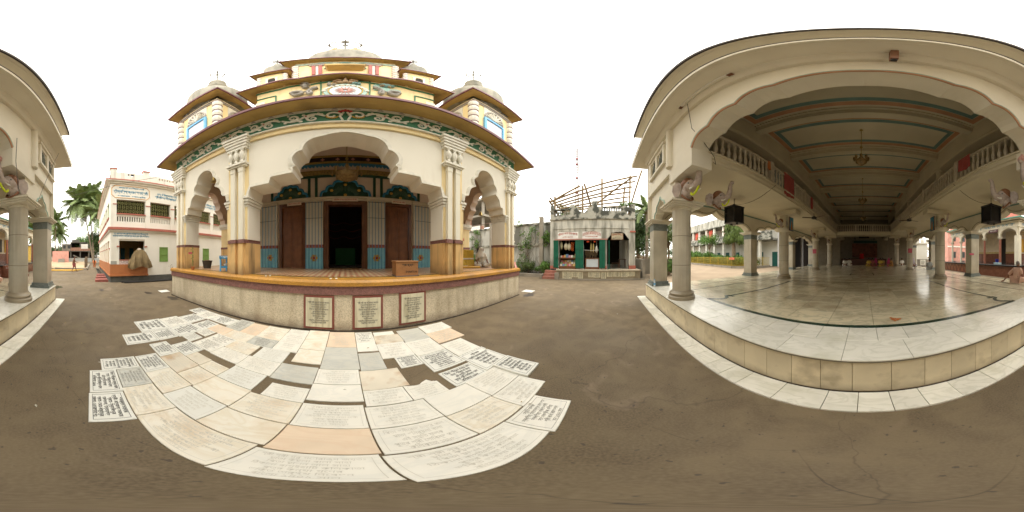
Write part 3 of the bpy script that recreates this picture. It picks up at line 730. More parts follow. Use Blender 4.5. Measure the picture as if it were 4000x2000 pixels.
    for (ya, yb) in ((6.35, 7.45), (9.9, 10.9), (13.3, 15.6)):
        q_ = T.part('side_pier', MB().box(X(5.6), X(6.04), ya, yb, 2.15, 6.2), cream_y); T.part('dado', MB().box(X(5.59), X(6.05), ya - .01, yb + .01, FL, 2.05), base_y, q_); T.part('dado_band', MB().box(X(5.58), X(6.06), ya - .02, yb + .02, 2.05, 2.15), maroon_t, q_)
        q2 = MB(); q2.box(X(5.55), X(6.1), ya - .05, yb + .05, 3.1, 3.2); q2.box(X(5.5), X(6.14), ya - .1, yb + .1, 3.2, 3.36); T.part('pier_capital', q2, orn_w, q_)
T.part('porch_ceiling', MB().box(-5.98, 5.98, WY + .37, 15.6, 6.21, 6.3), pinkw)

# ---- inner wall with three doors
IY = 6.46
iw = MB()
iw.box(-3.9, -2.72, IY, IY + .3, FL, 6.2); iw.box(-1.58, -.86, IY, IY + .3, FL, 3.95); iw.box(.86, 1.58, IY, IY + .3, FL, 3.95); iw.box(2.72, 3.9, IY, IY + .3, FL, 6.2)
iw.box(-2.72, 2.72, IY, IY + .3, 3.95, 6.2)
for s in (-1, 1): iw.box(s * 3.9, s * 3.6, IY + .3, 14, FL, 6.2)
inner = T.part('inner_wall', iw, pinkw)
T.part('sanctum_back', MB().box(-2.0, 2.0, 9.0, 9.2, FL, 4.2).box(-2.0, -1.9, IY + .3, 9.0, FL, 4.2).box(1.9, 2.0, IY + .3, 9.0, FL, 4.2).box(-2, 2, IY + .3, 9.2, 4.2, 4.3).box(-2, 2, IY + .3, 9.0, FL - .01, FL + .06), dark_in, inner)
al = MB(); al.box(-.5, .5, 8.2, 8.6, FL + .06, FL + .9); T.part('altar', al, M('green_altar_cloth', (.01, .10, .03), .7), inner)
gar = MB()
for k in range(3): gar.tube([(-.9 + .18 * i, 8.0, 3.3 - .35 * k + .06 * math.cos(i * 1.4)) for i in range(11)], .014, 5)
T.part('paper_garland', gar, M('dim_red_paper', (.14, .03, .02), .8), inner)
# pillars between the doors, turquoise below, with bars in front
for (a, b, doorside) in ((-3.66, -2.83, 1), (-1.58, -.88, 0), (.88, 1.58, 0), (2.83, 3.66, -1)):
    pp = T.part('wall_pilaster', MB().box(a, b, IY - .12, IY, 2.15, 3.9), M('ivory_pilaster_plaster', (.60, .55, .44), .8, .06, 2))
    T.part('tile_dado', MB().box(a, b, IY - .13, IY, FL, 2.02), blue_d, pp); T.part('patterned_band', MB().box(a - .01, b + .01, IY - .14, IY, 2.02, 2.15), M('red_patterned_band', (.33, .12, .09), .7, .4, 18), pp)
    cm = MB(); capital(cm, a, b, IY - .12, 3.9, 4.12, .07, 3, .1); T.part('pilaster_capital', cm, M('ivory_moulding_plaster', (.52, .46, .36), .8), pp)
    mo = MB(); c_ = (a + b) / 2 + (.1 if a < -2 else (-.1 if a > 2 else 0))
    for k in range(6):
        t_ = k * math.pi / 3; mo.ball((c_ + .09 * math.cos(t_), IY - .14, 1.62 + .09 * math.sin(t_)), (.06, .02, .06), 6, 4)
    T.part('flower_motif', mo, ochre_o, pp); T.part('flower_eye', MB().ball((c_, IY - .16, 1.62), (.05, .02, .05), 6, 4), red_o, pp)
    gr = MB()
    for k in range(6):
        x_ = a + .04 + (b - a - .08) * k / 5; T.part('grille_bar', MB().box(x_ - .009, x_ + .009, IY - .22, IY - .2, FL, 3.9), blue_bar, pp)
    T.part('grille_crossbar', MB().box(a, b, IY - .215, IY - .205, 3.86, 3.88).box(a, b, IY - .215, IY - .205, 3.2, 3.215), black_m, pp)
T.part('lintel_moulding', MB().box(-3.9, 3.9, IY - .08, IY, 3.96, 4.06).box(-3.9, 3.9, IY - .12, IY, 4.06, 4.14), M('ivory_moulding_plaster', (.52, .46, .36), .8), inner)
for (a, b) in ((-2.72, -1.58), (1.58, 2.72)):
    fr_ = T.part('door_frame', MB().box(a, a + .1, IY - .1, IY + .1, FL, 3.94).box(b - .1, b, IY - .1, IY + .1, FL, 3.94).box(a + .1, b - .1, IY - .1, IY + .1, 3.8, 3.94), wood_d)
    for k in range(2):
        x0 = a + .1 + k * ((b - a - .2) / 2); x1 = x0 + (b - a - .2) / 2 - .01
        lf = MB().box(x0, x1, IY, IY + .05, FL + .01, 3.8)
        lf.box(x0 + .06, x1 - .06, IY - .02, IY, FL + .1, FL + .8); lf.box(x0 + .06, x1 - .06, IY - .02, IY, FL + .92, 3.0); lf.box(x0 + .08, x1 - .08, IY - .02, IY, 3.08, 3.7)
        dl = T.part('door_leaf', lf, wood_m, fr_)
        T.part('carved_panel', MB().ball(((x0 + x1) / 2, IY - .02, 3.4), (.1, .02, .22), 8, 6), wood_m, dl)
T.part('centre_door_frame', MB().box(-.86, -.66, IY - .1, IY + .25, FL, 3.94).box(.66, .86, IY - .1, IY + .25, FL, 3.94).box(-.66, .66, IY - .1, IY + .25, 3.78, 3.94), wood_d)
for (a, b, z, tx) in ((-2.35, -1.75, 3.9, 'শ্রীরাধা মদনমোহন জীউ'), (-.5, .5, 3.98, 'শ্রীশ্রীগুরু গৌরাঙ্গ রাধা বিনোদবিহারী জীউ'), (1.85, 2.45, 3.98, 'শ্রীকোলদেব বরাহ মন্দির')):
    sg = T.part('door_sign', MB().box(a, b, IY - .16, IY - .13, z - .07, z + .06), M('cream_sign_board', (.62, .52, .42), .6), inner)
    letter(T, [tx], red_t, ((a + b) / 2, IY - .163, z), (b - a) * .88, .08, '-y', sg)
# cusped fanlights
def fan(cx, hw_, z0, h_):
    pts = [(0, h_)]; out = []
    lob = [(0, 1), (.16, .88), (.42, .86), (.5, .62), (.72, .58), (.78, .32), (.96, .26), (1, 0)]
    half = chain(*[arc((lob[i][0] * hw_, z0 + lob[i][1] * h_), (lob[i + 1][0] * hw_, z0 + lob[i + 1][1] * h_), .16 if i % 2 else .05, 4) for i in range(7)])
    o_ = cusp(cx, half); tr_ = MB(); tr_.tube([(x, IY - .04, z) for x, z in o_], .055, 6); f1 = T.part('fanlight_arch', tr_, blue_o, inner, True)
    p_ = MB().prism([(cx + (x - cx) * .94, z0 + (z - z0) * .93) for x, z in o_], IY - .03, IY - .005); T.part('fanlight_panel', p_, dark_g, f1)
    rays = MB()
    for k in range(9):
        a = math.pi * (.08 + .84 * k / 8); rr = h_ * .62
        rays.ball((cx + math.cos(a) * hw_ * .45, IY - .045, z0 + .06 + math.sin(a) * h_ * .42), (.05 + hw_ * .06 * abs(math.cos(a)), .02, .06 + .1 * abs(math.sin(a))), 6, 5)
    T.part('carved_leaf', rays, M('carved_leaf_green', (.04, .09, .06), .5), f1, True)
    gd = MB()
    for (u, v) in ((0, .68), (-.55, .35), (.55, .35), (0, .08)): gd.ball((cx + u * hw_, IY - .06, z0 + v * h_), (.07, .03, .06), 8, 5)
    T.part('gilt_boss', gd, ochre_o, f1, True)
fan(0, .98, 4.16, .78); fan(-2.25, .72, 4.16, .66); fan(2.25, .72, 4.16, .66)
st = MB()
for x_ in (-1.42, -1.12, 1.12, 1.42, -3.15, 3.15, -1.02+0, 1.02): pass
for x_ in (-1.45, -1.16, 1.16, 1.45, -3.1, 3.1): st.box(x_ - .055, x_ + .055, IY - .04, IY, 4.15, 5.1)
st.box(-3.9, 3.9, IY - .07, IY, 5.1, 5.2); T.part('green_strip', st, dark_g, inner)
T.part('relief_band', MB().box(-3.9, 3.9, IY - .12, IY, 5.2, 5.42), M('gilt_relief_band', (.24, .17, .05), .6, .5, 14, bump=.8), inner)
T.part('blue_fret_band', MB().prism(chain(*[[(-3.9 + k * .3, 5.82), (-3.9 + k * .3, 5.72), (-3.82 + k * .3, 5.62), (-3.75 + k * .3, 5.70), (-3.66 + k * .3, 5.62), (-3.61 + k * .3, 5.72)] for k in range(26)]) + [(3.9, 5.82)], IY - .03, IY), blue_o, inner)
T.part('yellow_line', MB().box(-3.9, 3.9, IY - .1, IY, 5.84, 5.9).box(-3.9, 3.9, IY - .16, IY, 6.15, 6.2), M('dull_gold_line', (.30, .20, .05), .6), inner)
T.part('black_flower_band', MB().box(-3.9, 3.9, IY - .06, IY, 5.9, 6.15), black_f, inner)
fl = MB().ball((0, 0, 0), (.035, .02, .09), 6, 4).ball((0, 0, 0), (.09, .02, .035), 6, 4).mesh('star_flower', M('star_flower_paint', (.5, .25, .2), .7))
for k in range(12): T.inst('star_flower', fl, (-3.3 + k * .6, IY - .07, 6.02), parent=inner)

# ---- main eave and upper storeys
def eave(x0, x1, y0, y1, ov, z_in, z_out, th=.08, lift=None, nseg=24):
    """square sloping canopy round a wall; returns soffit, weathered top, painted rim"""
    def ring(e, z, up):
        P_ = []
        cs = [(x0 - e, y0 - e), (x1 + e, y0 - e), (x1 + e, y1 + e), (x0 - e, y1 + e)]
        for k in range(4):
            a, b = cs[k], cs[(k + 1) % 4]
            for i in range(nseg):
                t = i / nseg; zz = z + (lift(2 * t - 1, k) if lift else 0); P_.append((a[0] + (b[0] - a[0]) * t, a[1] + (b[1] - a[1]) * t, zz + up))
        return P_
    n_ = nseg * 4
    def strip(A_, B_, flip=False):
        fs = []
        for i in range(n_):
            j = (i + 1) % n_; f = (i, j, n_ + j, n_ + i); fs.append(f[::-1] if flip else f)
        return MB().add(A_ + B_, fs)
    mid = ov * .5; zm = z_in + (z_out - z_in) * .42
    so1 = strip(ring(ov - .02, z_out, 0), ring(mid, zm, 0), True); so2 = strip(ring(mid, zm, 0), ring(-.02, z_in, 0), True)
    so1.add(so2.v, so2.f)
    top = strip(ring(ov - .02, z_out, th), ring(-.3, z_in + .3, th))
    rim = strip(ring(ov, z_out - .01, 0), ring(ov, z_out - .01, th + .02)); r2 = strip(ring(ov - .045, z_out - .01, 0), ring(ov, z_out - .01, 0), False); r3 = strip(ring(ov, z_out - .01, th + .02), ring(ov - .06, z_out - .01, th + .02)); r4 = strip(ring(ov-.045, z_out - .01, .03), ring(ov-.045, z_out - .01, 0))
    rim.add(r2.v, r2.f); rim.add(r3.v, r3.f); rim.add(r4.v, r4.f)
    return so1, top, rim
def add_eave(parent, *a, **k):
    s1, t1, r1 = eave(*a, **k)
    e_ = T.part('eave_soffit', s1, eave_m, parent, True); T.part('eave_top', t1, eave_top, parent); T.part('eave_rim', r1, maroon, parent)
roof = T.part('roof_slab', MB().box(-6.0, 6.0, WY + .02, 15.6, 6.3, 6.45), dome_m)
add_eave(roof, -6.05, 6.05, WY, 15.7, .68, 6.27, 6.12)
def finial(parent, cx, cy, z0, z1, wr, disc=0):
    tk = .05 if disc else .028
    m_ = MB().tube([(cx, cy, z0), (cx, cy, z1)], .03 if not disc else .05, 6)
    zz = z0 + (z1 - z0) * .55
    m_.tube([(cx + wr * math.cos(a * math.pi / 10), cy + wr * math.sin(a * math.pi / 10) * .9, zz + .06 * math.sin(a * math.pi / 10)) for a in range(21)], tk, 4)
    for a in range(4): m_.tube([(cx + wr * 1.4 * math.cos(a * math.pi / 4), cy + wr * 1.4 * math.sin(a * math.pi / 4), zz), (cx - wr * 1.4 * math.cos(a * math.pi / 4), cy - wr * 1.4 * math.sin(a * math.pi / 4), zz)], tk * .7, 4)
    if disc: m_.lathe([(.03, z1 - .5), (.12, z1 - .45), (disc, z1 - .12), (disc, z1 - .04), (.05, z1)], (cx, cy), 14)
    T.part('wheel_finial', m_, M('weathered_metal_finial', (.22, .22, .19), .6, .2, 5), parent)
rib_me = {}
def corner_ribs(parent, cx, cy, hw_, z0, z1, n_, r_):
    for sx in (-1, 1):
        for sy in (-1, 1):
            if sy > 0: continue
            col = MB()
            for k in range(n_):
                za = z0 + (z1 - z0) * k / n_; zb = z0 + (z1 - z0) * (k + 1) / n_; h_ = zb - za
                col.lathe([(r_ * .80, za), (r_, za + h_ * .3), (r_ * 1.02, za + h_ * .6), (r_ * .82, za + h_ * .84)], (cx + sx * hw_, cy + sy * hw_), 10)
                
            T.part('ribbed_corner_column', col, orn_w, parent)
            ln = MB()
            for k in range(n_):
                zb = z0 + (z1 - z0) * (k + 1) / n_; h_ = (z1 - z0) / n_; ln.lathe([(r_ * .9, zb - h_ * .17), (r_ * 1.04, zb - h_ * .1), (r_ * .9, zb - h_ * .02)], (cx + sx * hw_, cy + sy * hw_), 10)
            T.part('column_ring', ln, M('mauve_ring_paint', (.34, .24, .25), .7), parent)
def fan_arch(parent, face, c, hw_, z0, h_):
    """half-round fan panel; face '-y' with c=(x, y)  or 'x' with c=(x, y)"""
    pts = [(hw_ * math.cos(math.pi * k / 12), z0 + h_ * math.sin(math.pi * k / 12)) for k in range(13)]
    m_ = MB(); ray = MB()
    def P(u, z, d): return (c[0] + u, c[1] - d, z) if face == '-y' else (c[0] + d * face, c[1] + u, z)
    m_.tube([P(u, z, .03) for u, z in pts], .035, 5)
    for k in range(8):
        a = math.pi * (k + .5) / 8; ray.tube([P(0, z0 + .03, .03), P(hw_ * .85 * math.cos(a), z0 + h_ * .85 * math.sin(a), .05)], [.015, .045], 5)
    T.part('fan_arch', m_, grey_m, parent, True); T.part('fan_ray', ray, orn_w, parent, True)
def lotus_dome(parent, cx, cy, prof, n=24):
    T.part('dome', MB().lathe(prof, (cx, cy), n), dome_m, parent, True)
def turret(s):
    cx, cy, hw_ = s * 4.52, 4.52, 1.0
    t_ = T.part('corner_turret', MB().box(cx - hw_, cx + hw_, cy - hw_, cy + hw_, 6.3, 8.95), cream_y)
    T.part('white_field', MB().box(cx - .52, cx + .52, cy - hw_ - .02, cy - hw_, 6.5, 8.6).box(cx + s * -1 * (hw_), cx - s * (hw_ + .02), cy - .52, cy + .52, 6.5, 8.6), orn_w, t_)
    T.part('turret_cornice', MB().box(cx - hw_ - .05, cx + hw_ + .05, cy - hw_ - .05, cy + hw_ + .05, 8.62, 8.68).box(cx - hw_ - .09, cx + hw_ + .09, cy - hw_ - .09, cy + hw_ + .09, 8.68, 8.72), grey_m, t_)
    fan_arch(t_, '-y', (cx, cy - hw_ - .02), .5, 7.86, .55); fan_arch(t_, -s, (cx - s * (hw_ + .02), cy), .5, 7.86, .55)
    wf = T.part('blue_window_frame', MB().box(cx - .55, cx + .55, cy - hw_ - .09, cy - hw_ - .02, 7.66, 7.76).box(cx - .55, cx - .45, cy - hw_ - .09, cy - hw_ - .02, 6.4, 7.66).box(cx + .45, cx + .55, cy - hw_ - .09, cy - hw_ - .02, 6.4, 7.66), blue_w, t_)
    T.part('window_pane', MB().box(cx - .45, cx + .45, cy - hw_ - .05, cy - hw_ - .04, 6.4, 7.66), M('pale_reflecting_glass', (.52, .55, .60), .2, .04, 1), t_)
    corner_ribs(t_, cx, cy, hw_, 6.3, 8.6, 6, .17)
    add_eave(t_, cx - hw_, cx + hw_, cy - hw_, cy + hw_, .42, 9.2, 9.06, nseg=6)
    letter(T, ['শ্রী মন্দির চূড়া'], grey_t if 0 else dk_t, (cx - s * .0, cy - hw_ - .1, 8.83), 1.5, .17, '-y', t_)
    T.part('turret_drum', MB().lathe([(1.12, 9.15), (1.12, 9.7), (1.18, 9.75)], (cx, cy), 24), dome_m, t_)
    lotus_dome(t_, cx, cy, [(1.17, 9.75), (1.20, 10.1), (1.18, 10.45), (1.08, 10.85), (.88, 11.25), (.6, 11.5), (.42, 11.6)])
    T.part('lotus_neck', MB().lathe([(.5, 11.55), (.5, 11.75), (.36, 11.8), (.36, 12.1), (.44, 12.2), (.44, 12.4), (.3, 12.5), (.3, 12.8), (.36, 12.95), (.33, 13.1), (.2, 13.3), (.08, 13.6)], (cx, cy), 14), dome_m, t_, True)
    finial(t_, cx, cy, 13.5, 15.5, .3)
turret(-1); turret(1)
# second tier
q2, h2 = 4.6, 2.76; y2 = q2 + 2 * h2
t2 = T.part('middle_tier', MB().box(-h2, h2, q2, y2, 6.45, 10.2), cream_y)
def lift2(t, k):
    a = abs(t); v = .34 * max(0, 1 - a / .36) ** .7 * (1 if a < .36 else 0) + .08 * (1 - a)
    if .36 <= a < .7: v += .12 * math.sin((a - .36) / .34 * math.pi)
    return v
add_eave(t2, -h2, h2, q2, y2, .5, 10.05, 9.82, lift=lift2, nseg=48)
gl = MB(); gp = [(-h2 - .02 + 2 * (h2 + .02) * i / 48, 9.83 + lift2(2 * i / 48 - 1, 0)) for i in range(49)]
gl.prism(gp + [(x, z - .09) for x, z in gp[::-1]], q2 - .05, q2); T.part('green_line', gl, green_f, t2)
T.part('white_quoin', MB().box(-h2 - .03, -h2 + .3, q2 - .05, q2, 8.3, 8.5).box(-h2 - .03, -h2 + .3, q2 - .05, q2, 8.7, 8.9).box(h2 - .3, h2 + .03, q2 - .05, q2, 8.3, 8.5).box(h2 - .3, h2 + .03, q2 - .05, q2, 8.7, 8.9), orn_w, t2)
gs = MB()
for s in (-1, 1): gs.box(s * .69 - .02, s * .69 + .02, q2 - .04, q2, 8.2, 10.2); gs.box(s * 2.1, s * 2.76, q2 - .04, q2, 9.2, 9.26); gs.box(s * 2.06, s * 2.1, q2 - .04, q2, 8.6, 9.26)
T.part('green_frame_line', gs, green_f, t2)
_n0 = len(COL.objects)
# medallion: toothed wheel with a star
md = MB()
for k in range(12):
    a = math.pi * k / 12; md.ball((.98 * math.cos(a + .13), q2 - .07, 8.45 + .62 * math.sin(a + .13) + 0), (.12, .05, .09), 7, 5)
wheel = T.part('wheel_medallion', MB().prism([(1.0 * math.cos(2 * math.pi * k / 28), 8.5 + .78 * math.sin(2 * math.pi * k / 28)) for k in range(28)], q2 - .06, q2), M('pale_turquoise_relief', (.36, .52, .46), .7, .15, 5), t2)
T.part('medallion_teeth', md, orn_w, wheel, True)
T.part('medallion_ring', MB().tube([(.78 * math.cos(2 * math.pi * k / 28), q2 - .07, 8.5 + .58 * math.sin(2 * math.pi * k / 28)) for k in range(29)], .03, 5), ochre_o, wheel)
sp = MB()
for k in range(16):
    a = 2 * math.pi * k / 16; sp.tube([(.12 * math.cos(a), q2 - .08, 8.5 + .1 * math.sin(a)), (.5 * math.cos(a), q2 - .07, 8.5 + .4 * math.sin(a))], [.045, .015], 4)
T.part('medallion_face', MB().prism([(.72 * math.cos(2 * math.pi * k / 28), 8.5 + .54 * math.sin(2 * math.pi * k / 28)) for k in range(28)], q2 - .066, q2 - .06), M('pale_blue_relief_ground', (.55, .66, .68), .7), wheel)
T.part('medallion_star', sp, M('pink_relief_paint', (.55, .28, .24), .7), wheel)
# seated and reclining relief figures (generic stucco figures)
def relief(parent, parts, mat):
    m_ = MB()
    for (x, z, rx, rz) in parts: m_.ball((x, q2 - .1, z), (rx, .09, rz), 8, 6)
    T.part('stucco_figure', m_, mat, parent, True)
stuc = M('painted_stucco_figure', (.40, .28, .17), .7, .35, 7); stucb = M('blue_green_stucco_figure', (.20, .35, .34), .7, .3, 7); stuck = M('grey_stucco_figure', (.3, .28, .25), .8, .3, 7)
relief(t2, [(0, 9.72, .09, .12), (0, 9.9, .05, .06), (0, 9.5, .15, .16), (-.25, 9.38, .22, .07), (.25, 9.38, .22, .07), (-.3, 9.62, .16, .05), (.3, 9.62, .16, .05), (-.48, 9.52, .1, .04), (.48, 9.55, .1, .04)], stuc)
relief(t2, [(-.72, 9.3, .08, .1), (-.72, 9.15, .11, .12), (-.5, 9.12, .1, .06)], stuck); relief(t2, [(.45, 9.28, .18, .07), (.62, 9.2, .1, .07)], stucb)
relief(t2, [(-1.85, 9.55, .2, .05), (-1.85, 9.42, .09, .1), (-1.85, 9.25, .14, .12), (-1.68, 9.3, .12, .04), (-2.0, 9.28, .08, .04), (-1.85, 9.1, .08, .08), (-1.8, 9.0, .2, .05)], stuck)
wv = MB().prism([(1.3, 8.75), (2.62, 8.6), (2.6, 8.95), (2.35, 9.05), (2.1, 8.98), (1.9, 9.2), (1.6, 9.3), (1.35, 9.42), (1.25, 9.2)], q2 - .05, q2); T.part('wave_relief', wv, M('sea_green_relief', (.30, .47, .40), .7, .2, 5), t2)
relief(t2, [(1.75, 9.35, .1, .08), (1.9, 9.28, .22, .09), (2.15, 9.22, .14, .06), (1.62, 9.28, .12, .04), (1.85, 9.12, .1, .05)], stucb)
relief(t2, [(1.7, 9.16, .16, .05), (2.0, 9.1, .1, .05)], stuc)
sn = MB()
for s in (-1, 1):
    sn.tube([(s * (1.25 + .06 * i + .25 * math.sin(i * .5)), q2 - .1, 8.7 + .22 * math.cos(i * .55) - i * .03) for i in range(14)], [.09] * 10 + [.07, .05, .03, .01], 7)
    sn.tube([(s * (2.25 + .28 * math.cos(i * .5)), q2 - .1, 8.5 + .16 * math.sin(i * .5)) for i in range(12)], .09, 7)
T.part('serpent_relief', sn, stuck, t2, True)
for o_ in list(COL.objects)[_n0:]:                  # set the relief group in its place on the tier
    if o_.type == 'MESH' and o_.data.users == 1:
        for v in o_.data.vertices:
            v.co.x *= .62; v.co.z = 9.0 + (v.co.z - 8.5) * .95
# small turrets on the middle tier
for s in (-1, 1):
    cx, cy, hw_ = s * 2.2, 4.98, .44
    t_ = T.part('small_turret', MB().box(cx - hw_, cx + hw_, cy - hw_, cy + hw_, 10.1, 11.9), cream_y)
    T.part('window_surround', MB().box(cx - .2, cx - .13, cy - hw_ - .03, cy - hw_, 10.6, 11.35).box(cx + .13, cx + .2, cy - hw_ - .03, cy - hw_, 10.6, 11.35).box(cx - .24, cx + .24, cy - hw_ - .03, cy - hw_, 11.35, 11.42), orn_w, t_)
    T.part('window_opening', MB().prism([(cx - .13, 10.6), (cx + .13, 10.6), (cx + .13, 11.2), (cx + .07, 11.3), (cx - .07, 11.3), (cx - .13, 11.2)], cy - hw_ - .012, cy - hw_ + .02), dark_in, t_)
    corner_ribs(t_, cx, cy, hw_, 10.3, 11.7, 6, .085)
    add_eave(t_, cx - hw_, cx + hw_, cy - hw_, cy + hw_, .25, 12.0, 11.9, th=.05, nseg=4)
    lotus_dome(t_, cx, cy, [(.45, 12.0), (.47, 12.9), (.48, 13.2), (.44, 13.5), (.34, 13.75), (.18, 13.92)], 18)
    T.part('lotus_neck', MB().lathe([(.2, 13.85), (.16, 14.1), (.2, 14.25), (.13, 14.4), (.13, 14.6), (.04, 14.85)], (cx, cy), 10), dome_m, t_, True); finial(t_, cx, cy, 14.8, 15.8, .14)
# top tier
q3, h3 = 4.7, 1.48; y3 = q3 + 2 * h3; cy3 = q3 + h3
t3 = T.part('top_tier', MB().box(-h3, h3, q3, y3, 10.2, 13.6), cream_y)
def lift3(t, k):
    a = abs(t); return (.07 * abs(math.sin(t * 8.5)) if a < .42 else 0)
add_eave(t3, -h3, h3, q3, y3, .4, 13.62, 13.42, lift=lift3, nseg=48)
for s in (-1, 1):
    rc = MB()
    for k in range(2): rc.box(s * (.72 + k * .2) - .05, s * (.72 + k * .2) + .05, q3 - .08, q3, 11.3, 12.75)
    T.part('red_colonnette', rc, M('brick_red_colonnette', (.36, .10, .08), .7), t3)
    T.part('colonnette_cap', MB().box(s * .82 - .22, s * .82 + .22, q3 - .1, q3, 12.75, 12.85).box(s * .82 - .26, s * .82 + .26, q3 - .12, q3, 12.92, 12.98), grey_m, t3)
    T.part('white_strip', MB().box(s * .82 - .04, s * .82 + .04, q3 - .04, q3, 11.3, 12.75), orn_w, t3)
corner_ribs(t3, 0, cy3, h3, 10.3, 13.0, 9, .12)
T.part('top_frieze', MB().box(-h3, h3, q3 - .05, q3, 13.0, 13.3), M('grey_green_frieze', (.34, .42, .34), .7, .4, 9), t3)
T.part('canopy_shelf', MB().prism([(-.5, 11.85), (.5, 11.85), (.56, 12.05), (-.56, 12.05)], q3 - .45, q3), eave_m, t3)
T.part('green_arch_line', MB().tube([(.58 * math.cos(math.pi * k / 12), q3 - .04, 12.15 + .62 * math.sin(math.pi * k / 12)) for k in range(13)], .035, 5), green_f, t3)
relief_y = q3
m_ = MB()
for (x, z, rx, rz) in ((0, 12.45, .3, .1), (-.2, 12.35, .14, .06), (.25, 12.35, .14, .06), (-.35, 12.85, .2, .05), (.35, 12.85, .22, .06), (.6, 13.15, .25, .06), (-.6, 13.15, .25, .06), (0, 13.15, .2, .05)): m_.ball((x, q3 - .07, z), (rx, .06, rz), 8, 5)
T.part('stucco_figure', m_, stucb, t3, True)
dm = MB().lathe([(1.34, 13.7), (1.34, 14.6), (1.42, 15.4), (1.45, 16.4), (1.40, 17.1), (1.22, 17.7), (.95, 18.15), (.6, 18.45)], (0, cy3), 32)
T.part('main_dome', dm, dome_m, t3, True)
pt = MB()
for k in range(10):
    a = 2 * math.pi * k / 10; pt.ball((.95 * math.cos(a), cy3 + .95 * math.sin(a), 18.0), (.3, .3, .2), 7, 5)
T.part('dome_petal', pt, cream_y, t3, True)
T.part('dome_neck', MB().lathe([(.85, 18.25), (.85, 18.45), (.6, 18.5), (.66, 18.8), (.5, 18.9), (.54, 19.3), (.36, 19.6), (.38, 20.0), (.2, 20.6), (.1, 21.4)], (0, cy3), 18), dome_m, t3, True)
finial(t3, 0, cy3, 20.9, 25.2, .62, .2)

# ================================================================== THE PRAYER HALL (in the HALL frame: +y runs into the hall)
HF = .56; XL, XR, SL, SR = -3.92, 3.68, -6.12, 5.72; FX0, FX1 = -6.45, 6.02; FY = 1.53; HEND = 24.0
COLY = [1.9, 7.31, 12.75, 18.2]
H = Thing('prayer_hall', 'open cream pillared prayer hall with a scalloped front arch and marble floor', 'hall', (0, FY, 0), HALL)
base = H.part('plinth', MB().box(FX0 + .02, FX1 - .02, FY + .02, HEND, 0, HF - .03), riser_m)
rr = random.Random(5)
def tile_me(w_, d_, mat, name, h_=.02, b=.003): return MB().bev(-w_ / 2, w_ / 2, -d_ / 2, d_ / 2, 0, h_, b).mesh(name, mat)
# vertical marble facing on the front and both ends
x = FX0
while x < FX1 - .05:
    w_ = rr.choice((.27, .31, .34, .37)); w_ = min(w_, FX1 - x)
    H.part('riser_tile', MB().box(x + .003, x + w_ - .003, FY, FY + .03, .0, HF - .03 - rr.random() * .002), riser_m, base); x += w_
for s, xe in ((-1, FX0), (1, FX1)):
    y = FY + .03
    while y < HEND:
        H.part('riser_tile', MB().box(xe, xe + s * .012, y + .003, y + .857, 0, HF - .03), riser_m, base); y += .86
# floor tiles: a front border course and the field
fl_ = H.part('hall_floor', MB().box(FX0, FX1, FY - .015, HEND, HF - .03, HF - .012), M('dark_tile_joint', (.18, .16, .11), .9))
tm1 = [tile_me(.784, .50, white_m, 'floor_tile'), tile_me(.784, .42, white_m, 'floor_tile')]
nx = 16; tw = (FX1 - FX0) / nx
ys = FY - .015
def course(y0, d_, nx_, mat, off=0.0):
    w_ = (FX1 - FX0) / nx_; me = tile_me(w_ - .005, d_ - .005, mat, 'floor_tile')
    for k in range(nx_):
        H.inst('floor_tile', me, (FX0 + w_ * (k + .5), y0 + d_ / 2, HF - .014 - rr.random() * .0012), parent=fl_)
course(FY - .015, .47, 18, white_m); course(FY + .455, .46, 32, white_m)
y = FY + .915; dl = .66
while y < 9.2:
    course(y, dl, 17, floor_m); y += dl
far = MB()
while y < HEND:
    for k in range(17):
        w_ = (FX1 - FX0) / 17; far.bev(FX0 + w_ * k + .003, FX0 + w_ * (k + 1) - .003, y, min(y + dl, HEND) - .006, HF - .015, HF + .005, .003)
    y += dl
H.part('far_floor_tiling', far, floor_m, fl_, kind='stuff')
# green inlay lines (a sheet 4 mm proud of the floor)
ZI = HF + .0085
def inlay(pts, w_):
    m_ = MB(); n_ = len(pts); A_ = []; B_ = []
    for i, p in enumerate(pts):
        p0 = pts[max(0, i - 1)]; p1 = pts[min(n_ - 1, i + 1)]; tx, ty = p1[0] - p0[0], p1[1] - p0[1]; l_ = math.hypot(tx, ty) or 1
        A_.append((p[0] - ty / l_ * w_ / 2, p[1] + tx / l_ * w_ / 2, ZI)); B_.append((p[0] + ty / l_ * w_ / 2, p[1] - tx / l_ * w_ / 2, ZI))
    m_.add(A_ + B_, [(i, n_ + i, n_ + i + 1, i + 1) for i in range(n_ - 1)]); H.part('inlay_line', m_, green_i, fl_)
CX = -.13
for s in (-1, 1):
    cor = [(CX + s * (3.05 - .0), 2.55)] + [(CX + s * (3.18 - .26 * math.cos(a)) , 2.72 + .0 + .26 * math.sin(a) * 0 + .24 * (i / 6)) for i, a in enumerate([math.pi * k / 6 - math.pi / 2 for k in range(7)])]
    inlay([(CX, 2.45), (CX + s * 3.35, 2.45), (CX + s * 3.22, 2.55), (CX + s * 3.1, 2.68), (CX + s * 3.08, 2.8), (CX + s * 3.14, 2.93), (CX + s * 3.3, 3.03), (CX + s * 3.3, 3.1), (CX + s * 3.08, 3.12)][::1], .1)
    inlay([(CX + s * 3.24, 3.06), (CX + s * 3.05, 4.6), (CX + s * 3.05, 6.9)], .08); inlay([(CX + s * 4.55, 2.6), (CX + s * 4.55, 17)], .05); inlay([(CX + s * 5.35, 3.4), (CX + s * 5.35, 17)], .05)
inlay([(CX - 3.05, 6.9), (CX + 3.05, 6.9)], .07); inlay([(CX - 4.5, 7.6), (CX + 4.5, 7.6)], .05)
